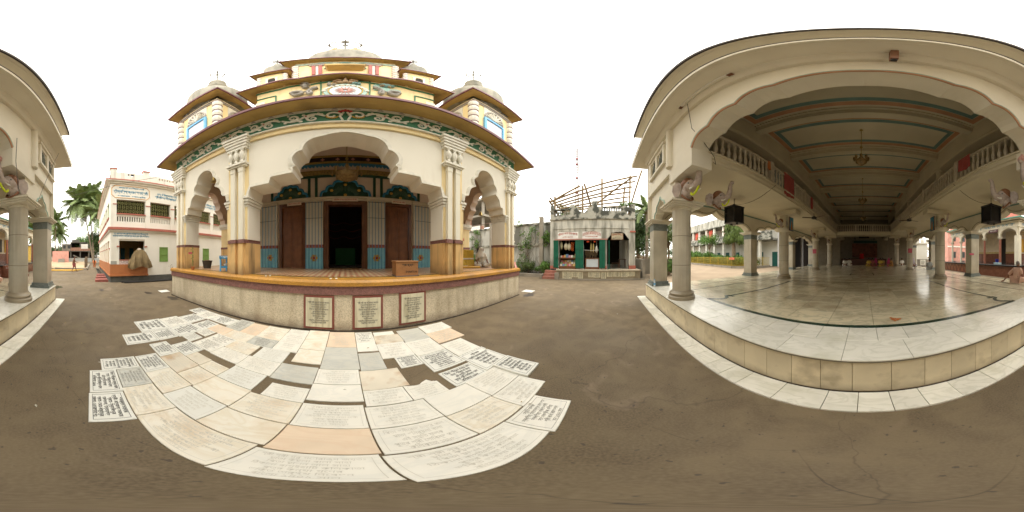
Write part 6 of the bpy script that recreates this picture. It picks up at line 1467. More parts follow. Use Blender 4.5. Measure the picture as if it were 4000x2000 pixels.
# tarpaulin draped over the opening sill
tp = MB(); nx_, nz_ = 26, 14; vs = []
for j in range(nz_ + 1):
    for i in range(nx_ + 1):
        u, v = i / nx_, j / nz_; top_ = 1.42 + .72 * math.exp(-abs((u - .56) / .40) ** 3.5) - .3 * max(0, .2 - u) ; zz = top_ - v * (top_ - (.92 - .1 * math.sin(u * 9) + .15 * abs(u - .4)))
        y = 2.45 + u * 1.5 + .12 * (v - .3) * (u - .4) * 2
        vs.append((HXF + .1 + .32 * math.sin(min(1, v * 1.4) * 1.5) * (1 - .5 * abs(u - .5)) + .06 * math.sin(u * 23 + 3 * math.sin(v * 2)) * (.4 + v) + .025 * math.sin(u * 61 + v * 9), y, zz))
tp.add(vs, [(j * (nx_ + 1) + i, j * (nx_ + 1) + i + 1, (j + 1) * (nx_ + 1) + i + 1, (j + 1) * (nx_ + 1) + i) for j in range(nz_) for i in range(nx_)])
tp.add([(x - .03, y, z) for x, y, z in vs], [(j * (nx_ + 1) + i + 1, j * (nx_ + 1) + i, (j + 1) * (nx_ + 1) + i, (j + 1) * (nx_ + 1) + i + 1) for j in range(nz_) for i in range(nx_)])
single('tarpaulin', 'crumpled olive brown tarpaulin draped over a heap at the house opening', 'tarpaulin', tp, tarp, (HXF + .2, 3.2, 1.0), smooth=True)
single('heap_under_cover', 'pale sack top showing above the tarpaulin', 'sack', MB().ball((HXF + .0, 3.25, 2.1), (.14, .16, .12), 10, 7), M('pale_sackcloth', (.45, .38, .3), .9), (HXF + .1, 3.3, 2.1), smooth=True)
for k in range(2): single('black_pipe', 'long black pipe lying along the house plinth, ' + ('nearer one' if k else 'farther one'), 'pipe', MB().tube([(HXF + .3 + k * .2, 2.0 + k * .15, .06), (HXF + .35 + k * .2, 6.9, .06)], .05, 7), rubber, (HXF + .3 + k * .2, 4, 0), group='black pipes beside the house')
ds = MB(); 
for k in range(3): single('red_step_slab', ['lower', 'middle', 'upper'][k] + ' red slab of the steps at the house corner drain', 'step', MB().bev(HXF - .9 - k * 1.1, HXF - .25 - k * 1.1, HY0 - .95 + k * .1, HY0 - .12, 0, .16 + .04 * k, .02), M('brick_red_step_paint', (.30, .10, .08), .8, .2, 4), (HXF - .6 - k, HY0 - .5, 0), group='red steps beside the house')
dr_ = Thing('open_drain', None, None, (HXF - 4, .6, 0), kind='structure'); dr_.part('drain_bed', MB().box(HXF - 12, HXF - .3, HY0 - .5, HY0 - .1, .003, .01), M('black_wet_drain', (.02, .018, .015), .3))

# ================================================================== THE BOOK SHOP
SX = 12.1; PX = 11.3; SF = .72
s_ = Thing('book_shop', 'stained whitewashed shop with dark green shutters and red arched lettering', 'shop', (PX, .7, 0))
s_.part('platform', MB().box(PX, 20, -2.75, 3.2, 0, SF - .1), M('brown_platform_plaster', (.30, .25, .17), .9, .15, 2, stain=(.14, .12, .08), amt=.6, sscale=2)); s_.part('platform_edge', MB().bev(PX - .05, 20, -2.8, 3.25, SF - .1, SF, .02), M('brown_edge_stone', (.33, .28, .20), .8, .15, 3)); s_.part('platform_foot', MB().box(PX - .1, PX, -3.0, 3.0, 0, .09), conc)
for k in range(3): s_.part('red_step', MB().bev(PX - .0 + k * .3, PX + 1.2, 3.26, 4.3 - k * .0, k * .2, k * .2 + .2, .01), M('red_worn_step', (.34, .15, .11), .8, .2, 4))
s_.part('step_wing', MB().box(PX - .15, PX, 3.0, 3.3, 0, .5).box(PX - .1, PX + 1.2, 4.3, 4.45, 0, .35), conc)
yU = lambda u: SX / math.tan(R(70.29 + .016071 * u)); zV = lambda v, d=12.1: 1.7 + d * math.tan(R(10.8 - .01607 * v))
def sx_(mb, y0, y1, z0, z1, d=0, t=.3): mb.box(SX - d, SX + t, min(y0, y1), max(y0, y1), z0, z1)
ZT = 2.92
wm = MB(); sx_(wm, 3.92, 3.25, SF, ZT); sx_(wm, 1.87, 1.33, SF, ZT); sx_(wm, .14, -.42, SF, ZT); sx_(wm, 3.92, -.42, ZT, 4.55); sx_(wm, -2.1, -2.54, SF, 4.55)
ent = [(.845, ZT)] + [(.72, ZT + .02), (.72, ZT + .14), (.6, ZT + .14), (.6, ZT + .32), (.46, ZT + .32), (.46, ZT + .5), (.3, ZT + .5), (.22, ZT + .58), (0, ZT + .58)]
eh = ent[::-1]; b_ = MB(); arch_panel(b_, -1.26, -2.1, -.42, eh, 4.55, SX, SX + .3, 'x')
sw = s_.part('shop_wall', wm, shop_w); s_.part('entrance_arch_wall', b_, shop_w)
s_.part('side_wall', MB().box(SX + .3, 20, 3.6, 3.92, SF, 4.55).box(SX + .3, 20, -2.54, -2.3, SF, 4.55), shop_w); s_.part('shop_roof', MB().box(SX + .1, 20, -2.54, 3.92, 4.4, 4.55), conc)
s_.part('shop_back', MB().box(14.6, 14.7, -.35, 3.6, SF, 4.4).box(SX + .3, 14.6, 1.5, 1.6, SF, 4.4).box(SX + .3, 17, -.42, -.32, SF, 4.4), dark_in); s_.part('corridor_floor', MB().box(SX + .3, 19.8, -2.3, -.42, SF, SF + .01), M('pale_corridor_floor', (.3, .28, .22), .4))
for k in range(4): s_.part('corridor_column', MB().box(13.6 + k * 1.4, 13.8 + k * 1.4, -2.25, -2.0, SF, 3.4), hw)
s_.part('corridor_end', MB().box(19.7, 19.8, -2.3, -.42, SF, 4.4), dark_in)
s_.part('red_lintel_strip', MB().box(SX - .06, SX, -.45, 3.55, ZT - .02, ZT + .06), M('faded_pink_strip', (.45, .20, .16), .8), sw)
pf = MB()
for (ya, yb) in ((3.35, 1.72), (1.42, -.02), (-.42, -2.1)):
    y0, y1 = sorted((ya, yb)); 
    if yb > -2: pf.box(SX - .03, SX, y0, y1, 3.57, 3.62)
    pf.box(SX - .03, SX, y0 - .06, y0, 3.0 if yb > -2 else 3.5, 3.62); pf.box(SX - .03, SX, y1, y1 + .06, 3.0 if yb > -2 else 3.5, 3.62)
pf.box(SX - .04, SX, -2.1, 3.7, 3.78, 3.84); s_.part('panel_frame', pf, shop_w, sw)
s_.part('white_sign_panel', MB().box(SX - .006, SX, 1.72, 3.33, 3.0, 3.55).box(SX - .006, SX, -.0, 1.42, 3.0, 3.55), M('fresh_white_sign_ground', (.74, .74, .71), .8), sw)
letter(s_, ['শ্রীচৈতন্য সারস্বত গ্রন্থ প্রকাশনী'], red_t, (SX - .01, 2.53, 3.36), 1.5, .26, '-x', sw, bend=.5); letter(s_, ['(গৌড়ীয় গ্রন্থাগার)'], red_t, (SX - .01, 2.53, 3.14), .8, .11, '-x', sw)
letter(s_, ['GAUDIYA VEDANTA SAMITI BRANCHES PUBLICATION'], red_t, (SX - .01, .72, 3.36), 1.36, .24, '-x', sw, bend=.6); letter(s_, ['GOUDIYABEDANTASAMITI'], red_t, (SX - .01, .72, 3.16), .95, .1, '-x', sw)
s_.part('string_course', MB().box(SX - .1, SX + .3, -2.6, 3.98, 4.5, 4.6), shop_p); s_.part('pillar_red_band', MB().box(SX - .05, SX, -2.58, -2.14, 3.5, 3.62), redl, sw); s_.part('pillar_red_foot', MB().box(SX - .05, SX - .001, -2.58, -2.05, SF, .98).box(SX - .03, SX - .001, -.4, -.26, SF, .95).box(SX - .03, SX - .001, 3.3, 3.92, SF, .95), redl, sw)
s_.part('engaged_shaft', MB().box(SX - .06, SX, -2.14, -2.04, 1.0, 2.9), shop_w, sw)
# parapet: stepped with balusters
pp = MB(); sx_(pp, -2.54, 3.92, 4.6, 4.9)
for a, b, z in ((3.92, 3.62, 5.72), (2.35, 2.05, 5.7), (2.05, 1.75, 5.45), (.98, .7, 5.5), (.7, .3, 5.95), (.3, -.1, 5.5), (-1.6, -1.95, 5.6), (-2.2, -2.54, 5.75)): sx_(pp, a, b, 4.9, z)
pp.prism([(1.75, 4.9), (1.75, 5.2), (1.5, 5.1), (1.3, 5.0), (1.15, 5.15), (.98, 5.3), (.98, 4.9)], SX, SX + .3, 'x')
sx_(pp, 3.62, 2.35, 5.32, 5.42); sx_(pp, -.1, -1.6, 5.42, 5.5); sx_(pp, -.1, -1.6, 4.9, 5.15); sx_(pp, -1.95, -2.2, 5.2, 5.5)
pr_ = s_.part('roof_parapet', pp, shop_p)
bb = MB()
for k in range(9): bb.lathe([(.05, 4.9), (.03, 5.0), (.06, 5.1), (.03, 5.22), (.05, 5.32)], (SX + .15, 2.45 + k * .135), 6)
for k in range(8): bb.box(SX + .05, SX + .25, -.2 - k * .18 - .1, -.2 - k * .18, 5.15, 5.42)
s_.part('parapet_balusters', bb, shop_p, pr_, kind='stuff')
# green shutters
for (a, b, op) in ((3.62, 3.25, 0), (1.93, 1.32, 0), (.14, -.27, 0)):
    g_ = MB(); g_.box(SX - .12, SX - .07, b, a, SF + .08, 2.9); n_ = MB()
    for z in (SF + .1, 1.55, 2.2, 2.82): n_.box(SX - .15, SX - .12, b, a, z, z + .05)
    sh_ = s_.part('green_shutter', g_, green_s, sw); s_.part('shutter_rail', n_, green_s, sh_); s_.part('shutter_leaf_joint', MB().box(SX - .123, SX - .12, (a + b) / 2 - .006, (a + b) / 2 + .006, SF + .1, 2.88), dark_in, sh_)
s_.part('open_door', MB().box(SX - .1, SX + .4, -.6, -.55, SF + .02, 2.85), green_s, sw)
# counters
c1 = s_.part('book_counter', MB().box(SX - .0, SX + .5, 1.9, 3.22, SF, .92).box(SX + .0, SX + .5, 1.9, 3.22, 1.52, 1.58).box(SX + .45, SX + .5, 1.9, 3.22, .92, 1.52), wood_m)
c2 = s_.part('glass_counter', MB().box(SX, SX + .5, .16, 1.2, SF, .88).box(SX, SX + .5, .16, 1.2, 1.48, 1.55).box(SX, SX + .5, .16, .24, .88, 1.48).box(SX, SX + .5, 1.12, 1.2, .88, 1.48).box(SX + .45, SX + .5, .24, 1.12, .88, 1.48), wood_m)
s_.part('counter_glass', MB().box(SX + .02, SX + .03, .24, 1.12, .88, 1.48), glass_m, c2)
s_.part('sign_board', MB().box(SX - .03, SX, -1.62, -.74, 2.92, 3.42), M('cream_notice_board', (.46, .40, .28), .7), sw); s_.part('sign_frame', MB().box(SX - .04, SX - .031, -1.64, -.72, 2.9, 2.94).box(SX - .04, SX - .031, -1.64, -.72, 3.40, 3.44).box(SX - .04, SX - .031, -1.64, -1.6, 2.94, 3.40).box(SX - .04, SX - .031, -.76, -.72, 2.94, 3.40), wood_d, sw)
letter(s_, ['শ্রীদেবানন্দ গৌড়ীয় মঠ'], red_t, (SX - .035, -1.18, 3.28), .78, .14, '-x', sw, bend=.4); letter(s_, ['পুস্তক বিভাগ', 'শ্রীগৌড়ীয় বেদান্ত সমিতি'], dk_t, (SX - .035, -1.18, 3.06), .76, .2, '-x', sw)
cols = [(.55, .5, .42, 'cream'), (.45, .12, .08, 'red'), (.6, .42, .12, 'yellow'), (.12, .22, .38, 'blue'), (.5, .25, .3, 'pink'), (.7, .68, .62, 'white'), (.2, .33, .15, 'green'), (.3, .16, .09, 'brown')]
rb_ = random.Random(4); y = 3.12; k = 0
names_ = []
while y > 1.98:
    c = cols[k % 8]; w_ = .1 + rb_.random() * .1; h_ = .14 + rb_.random() * .16
    single('book', c[3] + ' covered book standing on the upper book counter', 'book', MB().box(SX + .1, SX + .14, y - w_, y, 1.58, 1.58 + h_), M('book_cover_' + c[3], c[:3], .5, .3, 15), (SX + .12, y, 1.58), group='books standing on the upper counter'); y -= w_ + .015; k += 1
for row in range(3):
    y = 3.15; zz = .93 + row * .14
    while y > 2.0:
        c = cols[(k * 3 + row) % 8]; w_ = .12 + rb_.random() * .05
        single('book', c[3] + ' booklet leaning in the ' + ['lowest front', 'middle', 'upper back'][row] + ' row of the display under the book counter', 'book', MB().prism([(SX + .05 + row * .12, zz), (SX + .07 + row * .12, zz), (SX + .13 + row * .12, zz + .17), (SX + .11 + row * .12, zz + .17)], y - w_, y, 'y'), M('book_cover_' + c[3], c[:3], .5, .3, 15), (SX + .1 + row * .1, y, zz), group='booklets in the lower display'); y -= w_ + .02; k += 1
for k, (y, z, r_, m_, lb) in enumerate(((3.08, 2.5, (.1, .1, .3), M('pale_gourd_skin', (.42, .40, .25), .6), 'slim pale bag hanging at the left of the shop window'), (2.72, 2.42, (.17, .17, .27), M('cream_drum_skin', (.52, .48, .34), .6), 'left of the two round cream drums hanging in the shop'), (2.46, 2.4, (.14, .14, .28), M('cream_drum_skin', (.52, .48, .34), .6), 'right of the two round cream drums hanging in the shop'), (.78, 2.35, (.06, .06, .33), M('yellow_bead_string', (.5, .4, .15), .6), 'long yellowish bead bag hanging in the second window'), (.6, 2.32, (.07, .07, .35), M('yellow_bead_string', (.5, .4, .15), .6), 'longer yellowish bead bag at the right in the second window'), (.36, 2.2, (.15, .1, .28), cl_w, 'white cloth bag hanging in the second window'))):
    single('hanging_bag', lb, 'bag', MB().ball((SX + .25, y, z), r_, 10, 8).tube([(SX + .25, y, z + r_[2]), (SX + .25, y, 2.9)], .01, 4), m_, (SX + .25, y, z), smooth=True)
og = MB()
for k in range(26): a = k * 2.4; og.ball((SX + .2 + .05 * math.cos(a), 2.2 + .11 * math.sin(a) * (1 - .3 * (k / 26)), 2.75 - k * .026), (.035, .035, .03), 5, 4)
single('orange_garland', 'bright orange bead garland hanging in the first shop window', 'garland', og, M('bright_orange_beads', (.75, .16, .02), .5), (SX + .2, 2.2, 2.5))
for k, y in enumerate((1.0, .5)): single('red_flower_garland', ('left' if k == 0 else 'right') + ' small red paper flower at the top of the second window', 'flower', MB().ball((SX + .1, y, 2.78), (.06, .12 - .05 * k, .07), 8, 6), M('bright_red_paper', (.7, .08, .02), .6), (SX + .1, y, 2.78))
sr = Thing('stick_rack', 'row of pale wooden sticks hanging from a rail before the glass counter', 'rack', (SX - .02, .7, 2.1)); sr.part('rail', MB().tube([(SX - .03, .2, 2.15), (SX - .05, .7, 2.11), (SX - .03, 1.3, 2.15)], .012, 5), white_p)
for k in range(11): y = .3 + k * .085; sr.part('stick', MB().tube([(SX - .04, y, 2.12), (SX - .04, y + .01, 2.12 - (.35 + .45 * ((k * 7) % 5) / 5))], .012, 5), bamboo)
for y, lb in ((-1.75, 'dark wooden table standing in the shop corridor'),):
    tb = Thing('wooden_table', lb, 'table', (SX + 1.3, y, SF)); tb.part('table_top', MB().box(SX + 1.0, SX + 1.5, -2.0, -1.45, 1.4, 1.44), wood_d)
    for a in (SX + 1.03, SX + 1.45):
        for b in (-1.97, -1.5): tb.part('leg', MB().box(a, a + .04, b, b + .04, SF + .01, 1.4), wood_d)
bn = Thing('wooden_bench', 'low dark bench in the shop corridor beside the table', 'bench', (SX + 1.3, -1.2, SF)); bn.part('seat', MB().box(SX + 1.0, SX + 1.4, -1.4, -.85, 1.1, 1.14), wood_d)
for a in (SX + 1.02, SX + 1.34):
    for b in (-1.38, -.9): bn.part('leg', MB().box(a, a + .04, b, b + .04, SF + .01, 1.1), wood_d)
# plaques on the platform face
yP = lambda u: PX / math.tan(R(70.29 + .016071 * u))
for k, (a, b, z0) in enumerate(((375, 580, .1), (585, 715, .2), (717, 825, .12), (940, 1050, .22), (1052, 1205, .2), (1220, 1330, .12), (1345, 1500, .25), (1505, 1640, .25), (1650, 1802, .22), (1806, 1960, .26))):
    y1, y0 = yP(a), yP(b); q_ = s_.part('marble_plaque', MB().box(PX - .015, PX, y0, y1, z0, .59), plaq); letter(s_, P1[k % 4], dk_t, (PX - .018, (y0 + y1) / 2, (z0 + .59) / 2), (y1 - y0) * .8, (.59 - z0) * .8, '-x', q_, name='inscription')
# bamboo framework on the roof
bf = Thing('bamboo_framework', 'open bamboo pole framework leaning over the shop roof', 'framework', (13.5, .7, 4.55))
rbm = random.Random(9)
def pole(a, b, r_=.075): bf.part('bamboo_pole', MB().tube([a, ((a[0] + b[0]) / 2, (a[1] + b[1]) / 2, (a[2] + b[2]) / 2 + rbm.uniform(-.08, .08)), b], r_, 6), bamboo)
for k in range(7):
    t = k / 6; x = 12.3 + t * 3.0; dz = 2.1 - 2.0 * abs(t - .0) ** 1 * .55
    pole((x, 4.0 - .2 * t, 6.0 + .15 * (1 - t) + (.0)), (x + .2, -2.3 - .5 * (1 - t), 8.55 - t * 1.9))
for (a, b) in (((12.3, 3.6, 4.6), (12.3, 3.6, 6.6)), ((12.6, 1.45, 4.6), (12.6, 1.45, 7.5)), ((12.4, -.05, 4.6), (12.4, -.05, 8.1)), ((12.6, -2.2, 4.6), (12.6, -2.25, 8.6)), ((13.8, -2.1, 4.6), (12.2, -3.1, 9.0)), ((12.3, 4.1, 6.3), (13.8, 3.4, 4.7)), ((12.2, 4.0, 6.5), (14, 2.8, 5.0)), ((12.4, 1.3, 7.6), (15, .6, 5.0)), ((14.8, 1.9, 5.3), (12.6, -2.4, 8.4)), ((14.5, -1.9, 4.6), (14.5, -2.0, 7.2)), ((13.5, -1.7, 4.6), (13.2, -1.9, 7.7)), ((12.3, 3.9, 6.15), (12.2, 1.6, 7.35))): pole(a, b)

# ================================================================== BOUNDARY WALL, POSTS, MAST
bw = Thing('boundary_wall', 'high mouldy white compound wall with creepers beside the shop', 'wall', (13.5, 10, 0))
bw.part('wall', MB().box(13.5, 13.8, 3.92, 30, 0, 2.75).box(13.6, 13.8, 3.92, 30, 2.75, 4.55), wall_o); bw.part('wall_ledge', MB().box(13.4, 13.62, 3.92, 30, 2.62, 2.82), shop_p); bw.part('coping', MB().box(13.5, 13.9, 3.92, 30, 4.55, 4.72), shop_p)
for y in (5.8, 9.0, 12.5, 16.5, 21): bw.part('pilaster', MB().box(13.5, 13.6, y, y + .35, 2.82, 4.55), wall_o)
bw.part('wall_opening', MB().box(13.48, 13.5, 12.2, 12.9, 2.0, 2.6), dark_in)
for y, lb in ((5.05, 'concrete post nearest the shop before the boundary wall'), (10.5, 'concrete post farther along the boundary wall')):
    single('concrete_post', lb, 'post', MB().bev(13.0, 13.3, y - .16, y + .16, 0, 5.1, .02), conc, (13.15, y, 0), group='concrete posts along the wall')
single('iron_pipe', 'rusty horizontal pipe laid across the tops of the concrete posts', 'pipe', MB().tube([(12.2, 3.6, 5.55), (13.15, 4.9, 5.14), (13.15, 10.5, 5.16), (13.2, 20, 5.2)], .035, 6), M('rusty_iron', (.16, .10, .07), .8, .3, 5), (13.15, 8, 5.1))
kb = Thing('planting_kerb', None, None, (12.2, 6, 0), kind='structure'); kb.part('kerb', MB().bev(12.0, 12.15, 4.4, 14, 0, .28, .02), conc); kb.part('soil', MB().box(12.15, 13.5, 4.4, 14, 0, .2), M('dark_garden_soil', (.06, .045, .03), .95, .3, 5))
ms = Thing('radio_mast', 'tall thin red and white lattice mast far beyond the shop', 'mast', (62, 9.3, 0))
mm = MB()
for dx, dy in ((-.5, -.5), (.5, -.5), (0, .6)): mm.tube([(62 + dx, 9.3 + dy, 0), (62 + dx * .6, 9.3 + dy * .6, 50)], .24, 4)
for k in range(40): z = k * 1.25; mm.tube([(61.5, 8.8, z), (62.5, 8.8, z + .6), (62, 9.9, z + 1.2)], .1, 3)
ms.part('lattice', mm, M('pale_mast_paint', (.12, .08, .08), .6)); 
for z in (20, 27, 34, 41, 44): ms.part('red_lamp_band', MB().box(61.5, 62.5, 8.8, 9.8, z, z + .3), red_o)
single('guy_wire', 'thin guy wire of the radio mast', 'wire', MB().tube([(62, 9.0, 49), (63, 7.2, 0)], .05, 3), M('pale_mast_paint', (.12, .08, .08), .6), (62.5, 8, 0))
cable('overhead_wire', [(6.2, 3.7, 4.4), (SX, 3.9, 4.9)], 'thin overhead wire from the temple corner to the shop', .012, WORLD, .25); cable('overhead_wire', [(HXF, 1.5, 7.4), (-30, -12, 11)], 'thin overhead wire leaving the house parapet', .015, WORLD, .4); cable('overhead_wire', [(-6.3, 3.6, 5.6), (-28, -8, 12.0)], 'thin overhead wire from the temple eave towards the yard', .012, WORLD, .5); cable('overhead_wire', [(12.1, -2.2, 5.8), (6.9, -6.5, 7.5)], 'thin overhead wire from the shop parapet to the hall roof', .01, WORLD, .2)
# building under construction seen through the porch arch
ub = Thing('unfinished_building', 'unfinished concrete and brick building beyond the boundary wall', 'building', (25, 22, 0))
for z in (5.6, 8.6, 11.6): ub.part('floor_slab', MB().box(20.5, 30, 18, 29, z, z + .35), conc)
for x in (21, 24.5, 28):
    for y in (18.6, 22.5, 26.5): ub.part('concrete_column', MB().box(x, x + .35, y, y + .35, 0, 13.5), conc)
ub.part('brick_infill', MB().box(20.9, 21.1, 18.5, 28.5, 0, 5.5).box(21, 29, 18.5, 18.7, 0, 5.5).box(20.9, 21.1, 21.5, 24, 5.95, 8.5).box(20.9, 21.1, 18.5, 21.5, 5.95, 7.0), brick_m)
for k in range(12): ub.part('starter_bar', MB().tube([(20.8, 18.6 + k * .8, 11.9), (20.8 + .1, 18.6 + k * .8, 13.8)], .03, 4), M('rusty_iron', (.16, .10, .07), .8, .3, 5))
ub.part('green_net', MB().box(20.4, 20.45, 24.5, 27, 8.9, 11.6), M('dark_green_net', (.02, .10, .06), .9)); ub.part('white_sheet', MB().box(20.6, 20.65, 19, 21.2, 5.95, 7.0), cl_w)

# ================================================================== THE PAVILION BESIDE THE HALL (HALL frame)
PVX = 9.7; PVZ = 1.0
pv = Thing('samadhi_pavilion', 'white arcaded shrine pavilion on a polished brown granite platform', 'pavilion', (PVX, 8, 0), HALL)
pv.part('platform', MB().box(PVX, 24, 7.0, 20.4, 0, PVZ - .12), pav_b); pv.part('platform_edge', MB().bev(PVX - .1, 24, 6.9, 20.5, PVZ - .12, PVZ, .02), pav_k)
zg = MB()
for k in range(10): zg.prism([(13.4 + k * .68, .1), (13.5 + k * .68, .1), (13.84 + k * .68, .8), (13.74 + k * .68, .8)], PVX - .006, PVX - .001, 'x').prism([(13.84 + k * .68 + .34, .1), (13.94 + k * .68 + .34 - .34 + .0, .8), (13.84 + k * .68, .8), (14.08 + k * .68, .1)], PVX - .006, PVX - .001, 'x')
pv.part('zigzag_inlay', zg, M('orange_brown_granite', (.33, .13, .07), .2))
AX = 11.6; py_ = [8.4, 10.5, 12.7, 14.9, 17.1, 19.2]
capm = lambda: M('pavilion_white_paint', (.74, .70, .58), .7, .05, 2)
for k, y in enumerate(py_):
    if k == 0: q_ = pv.part('corner_column', MB().box(AX - .22, AX + .22, y - .22, y + .22, PVZ, 3.5), capm())
    else: q_ = pv.part('stone_column', MB().lathe([(.13, PVZ), (.12, 3.3)], (AX, y), 12), pav_c if k < 3 else capm())
    pv.part('column_capital', MB().lathe([(.14, 3.3), (.24, 3.45), (.26, 3.55)], (AX, y), 10), capm(), q_)
for k in range(5):
    ya, yb = py_[k], py_[k + 1]; hw_ = (yb - ya) / 2 - .08; n_ = 7
    pts = chain(*[arc((hw_ * math.sin(math.pi / 2 * i / n_), 3.5 + .72 * math.cos(math.pi / 2 * i / n_) ** .8 if i < n_ else 3.5), (hw_ * math.sin(math.pi / 2 * (i + 1) / n_), 3.5 + (.72 * math.cos(math.pi / 2 * (i + 1) / n_) ** .8 if i + 1 < n_ else 0)), .22, 3) for i in range(n_)])
    b_ = MB(); arch_panel(b_, (ya + yb) / 2, ya, yb, pts, 4.3, AX - .12, AX + .12, 'x'); pv.part('cusped_arch', b_, capm())
for k, x0 in enumerate((AX, AX + 2.2, AX + 4.4, AX + 6.6)):
    hw_ = 1.0; n_ = 7; pts = chain(*[arc((hw_ * math.sin(math.pi / 2 * i / n_), 3.5 + .72 * math.cos(math.pi / 2 * i / n_) ** .8 if i < n_ else 3.5), (hw_ * math.sin(math.pi / 2 * (i + 1) / n_), 3.5 + (.72 * math.cos(math.pi / 2 * (i + 1) / n_) ** .8 if i + 1 < n_ else 0)), .22, 3) for i in range(n_)])
    b_ = MB(); arch_panel(b_, x0 + 1.1, x0, x0 + 2.2, pts, 4.3, 8.28, 8.52); pv.part('cusped_arch', b_, capm()); q_ = pv.part('stone_column', MB().lathe([(.13, PVZ), (.12, 3.3)], (x0 + 2.2, 8.4), 12), pav_c); pv.part('column_capital', MB().lathe([(.14, 3.3), (.24, 3.45), (.26, 3.55)], (x0 + 2.2, 8.4), 10), capm(), q_)
pv.part('entablature', MB().box(AX - .16, AX + .16, 8.2, 19.4, 4.3, 4.75).box(AX + .16, 22, 8.2, 8.56, 4.3, 4.75), capm())
pv.part('stepped_cornice', MB().box(AX - .35, 22, 8.0, 19.5, 4.75, 4.83).box(AX - .6, 22, 7.75, 19.7, 4.9, 5.0), M('pavilion_cornice_paint', (.6, .55, .42), .7)); pv.part('green_edge', MB().box(AX - .7, 22, 7.65, 19.8, 5.0, 5.1), M('sea_green_edge_paint', (.12, .32, .25), .6)); pv.part('pink_roof', MB().prism([(7.7, 5.1), (19.7, 5.1), (17, 6.1), (13, 6.4), (10, 6.1)], AX - .5, 20, 'x'), M('salmon_roof_paint', (.72, .25, .20), .7))
letter(pv, ['হরে কৃষ্ণ হরে কৃষ্ণ কৃষ্ণ কৃষ্ণ হরে হরে হরে রাম হরে রাম রাম রাম হরে হরে'], blue_t, (AX - .17, 13.8, 4.53), 10.4, .3, '-x', None, .03)
letter(pv, ['হরে কৃষ্ণ হরে রাম রাম রাম হরে হরে'], blue_t, (AX + 3, 8.19, 4.53), 5.6, .3, '-y', None, .03)
cw = pv.part('cella_wall', MB().box(13.4, 13.6, 9.8, 11.3, PVZ, 4.3).box(13.4, 13.6, 12.2, 18.5, PVZ, 4.3).box(13.6, 21, 9.8, 10.0, PVZ, 4.3), M('pavilion_inner_cream', (.55, .47, .34), .8)); pv.part('brown_dado', MB().box(13.38, 13.4, 9.8, 11.3, PVZ, 1.95).box(13.38, 13.4, 12.2, 18.5, PVZ, 1.95).box(13.6, 21, 9.77, 9.8, PVZ, 1.95), pav_b, cw); pv.part('patterned_band', MB().box(13.37, 13.4, 9.8, 11.3, 1.95, 2.15).box(13.37, 13.4, 12.2, 18.5, 1.95, 2.15), M('gold_patterned_band', (.4, .3, .12), .6, .5, 14), cw)
pv.part('dark_doorway', MB().box(13.5, 13.9, 11.3, 12.2, PVZ, 3.6), dark_in, cw); pv.part('ceiling', MB().box(AX, 22, 8.3, 19.2, 4.3, 4.36), capm())
for k in range(3):
    q_ = pv.part('yellow_shutter', MB().box(14.0 + k * 1.5, 14.5 + k * 1.5, 9.72, 9.76, 2.1, 3.5), yshut, cw); pv.part('shutter_louvre', MB().box(14.05 + k * 1.5, 14.45 + k * 1.5, 9.69, 9.72, 2.2, 2.7).box(14.05 + k * 1.5, 14.45 + k * 1.5, 9.69, 9.72, 2.8, 3.4), yshut, q_); pv.part('black_grille', MB().box(14.52 + k * 1.5, 14.95 + k * 1.5, 9.74, 9.77, 2.1, 3.5), M('black_grille_paint', (.02, .02, .02), .5, .9, 22), cw)
for k in range(5): pv.part('granite_step', MB().bev(10.7, 12.6, 5.5 + k * .28, 7.0, k * .19, k * .19 + .19, .01), pav_b)
hr = Thing('stair_handrail', 'stainless steel handrail on the pavilion steps', 'handrail', (12.4, 6.2, 0), HALL); hr.part('top_rail', MB().tube([(11.8, 5.45, .95), (11.8, 6.9, 1.9)], .03, 6), steel)
for k in range(4): hr.part('post', MB().tube([(11.8, 5.5 + k * .45, .1 + k * .3), (11.8, 5.5 + k * .45, .98 + k * .3)], .02, 6), steel)
for x, y, lb in ((11.9, 11.2, 'blue plastic basket on the pavilion platform near the brown columns'), (11.6, 15.4, 'blue plastic basket farther along the pavilion platform')): 
    t_ = Thing('plastic_basket', lb, 'basket', (x, y, PVZ), HALL, 'blue baskets on the platform'); t_.part('tub', MB().lathe([(.14, PVZ), (.2, PVZ + .35), (.21, PVZ + .37), (.18, PVZ + .35)], (x, y), 12), M('cobalt_plastic', (.02, .04, .35), .4), None, True); t_.part('handle', MB().tube([(x - .2, y, PVZ + .36), (x, y, PVZ + .42), (x + .2, y, PVZ + .36)], .012, 4), M('cobalt_plastic', (.02, .04, .35), .4))
single('small_tray', 'pale blue lettered tray lying on the granite platform edge', 'tray', MB().box(10.6, 10.9, 9.7, 10.4, PVZ + .001, PVZ + .1), M('pale_blue_tray', (.35, .5, .55), .6), (10.7, 10, PVZ), HALL)
for y0, y1, lb in ((10.6, 11.8, 'purple-brown sign board hung above the near pavilion arches'), (14.0, 15.3, 'purple-brown sign board hung above the far pavilion arches')):
    q_ = Thing('hanging_sign', lb, 'sign', (AX - .25, y0, 4.0), HALL, 'sign boards over the pavilion arches'); q_.part('board', MB().box(AX - .27, AX - .22, y0, y1, 4.0, 4.28), M('purple_brown_board', (.10, .04, .05), .5)); letter(q_, ['শ্রীহরিনাম সঙ্কীর্তন'], white_p, (AX - .275, (y0 + y1) / 2, 4.14), (y1 - y0) * .7, .1, '-x')
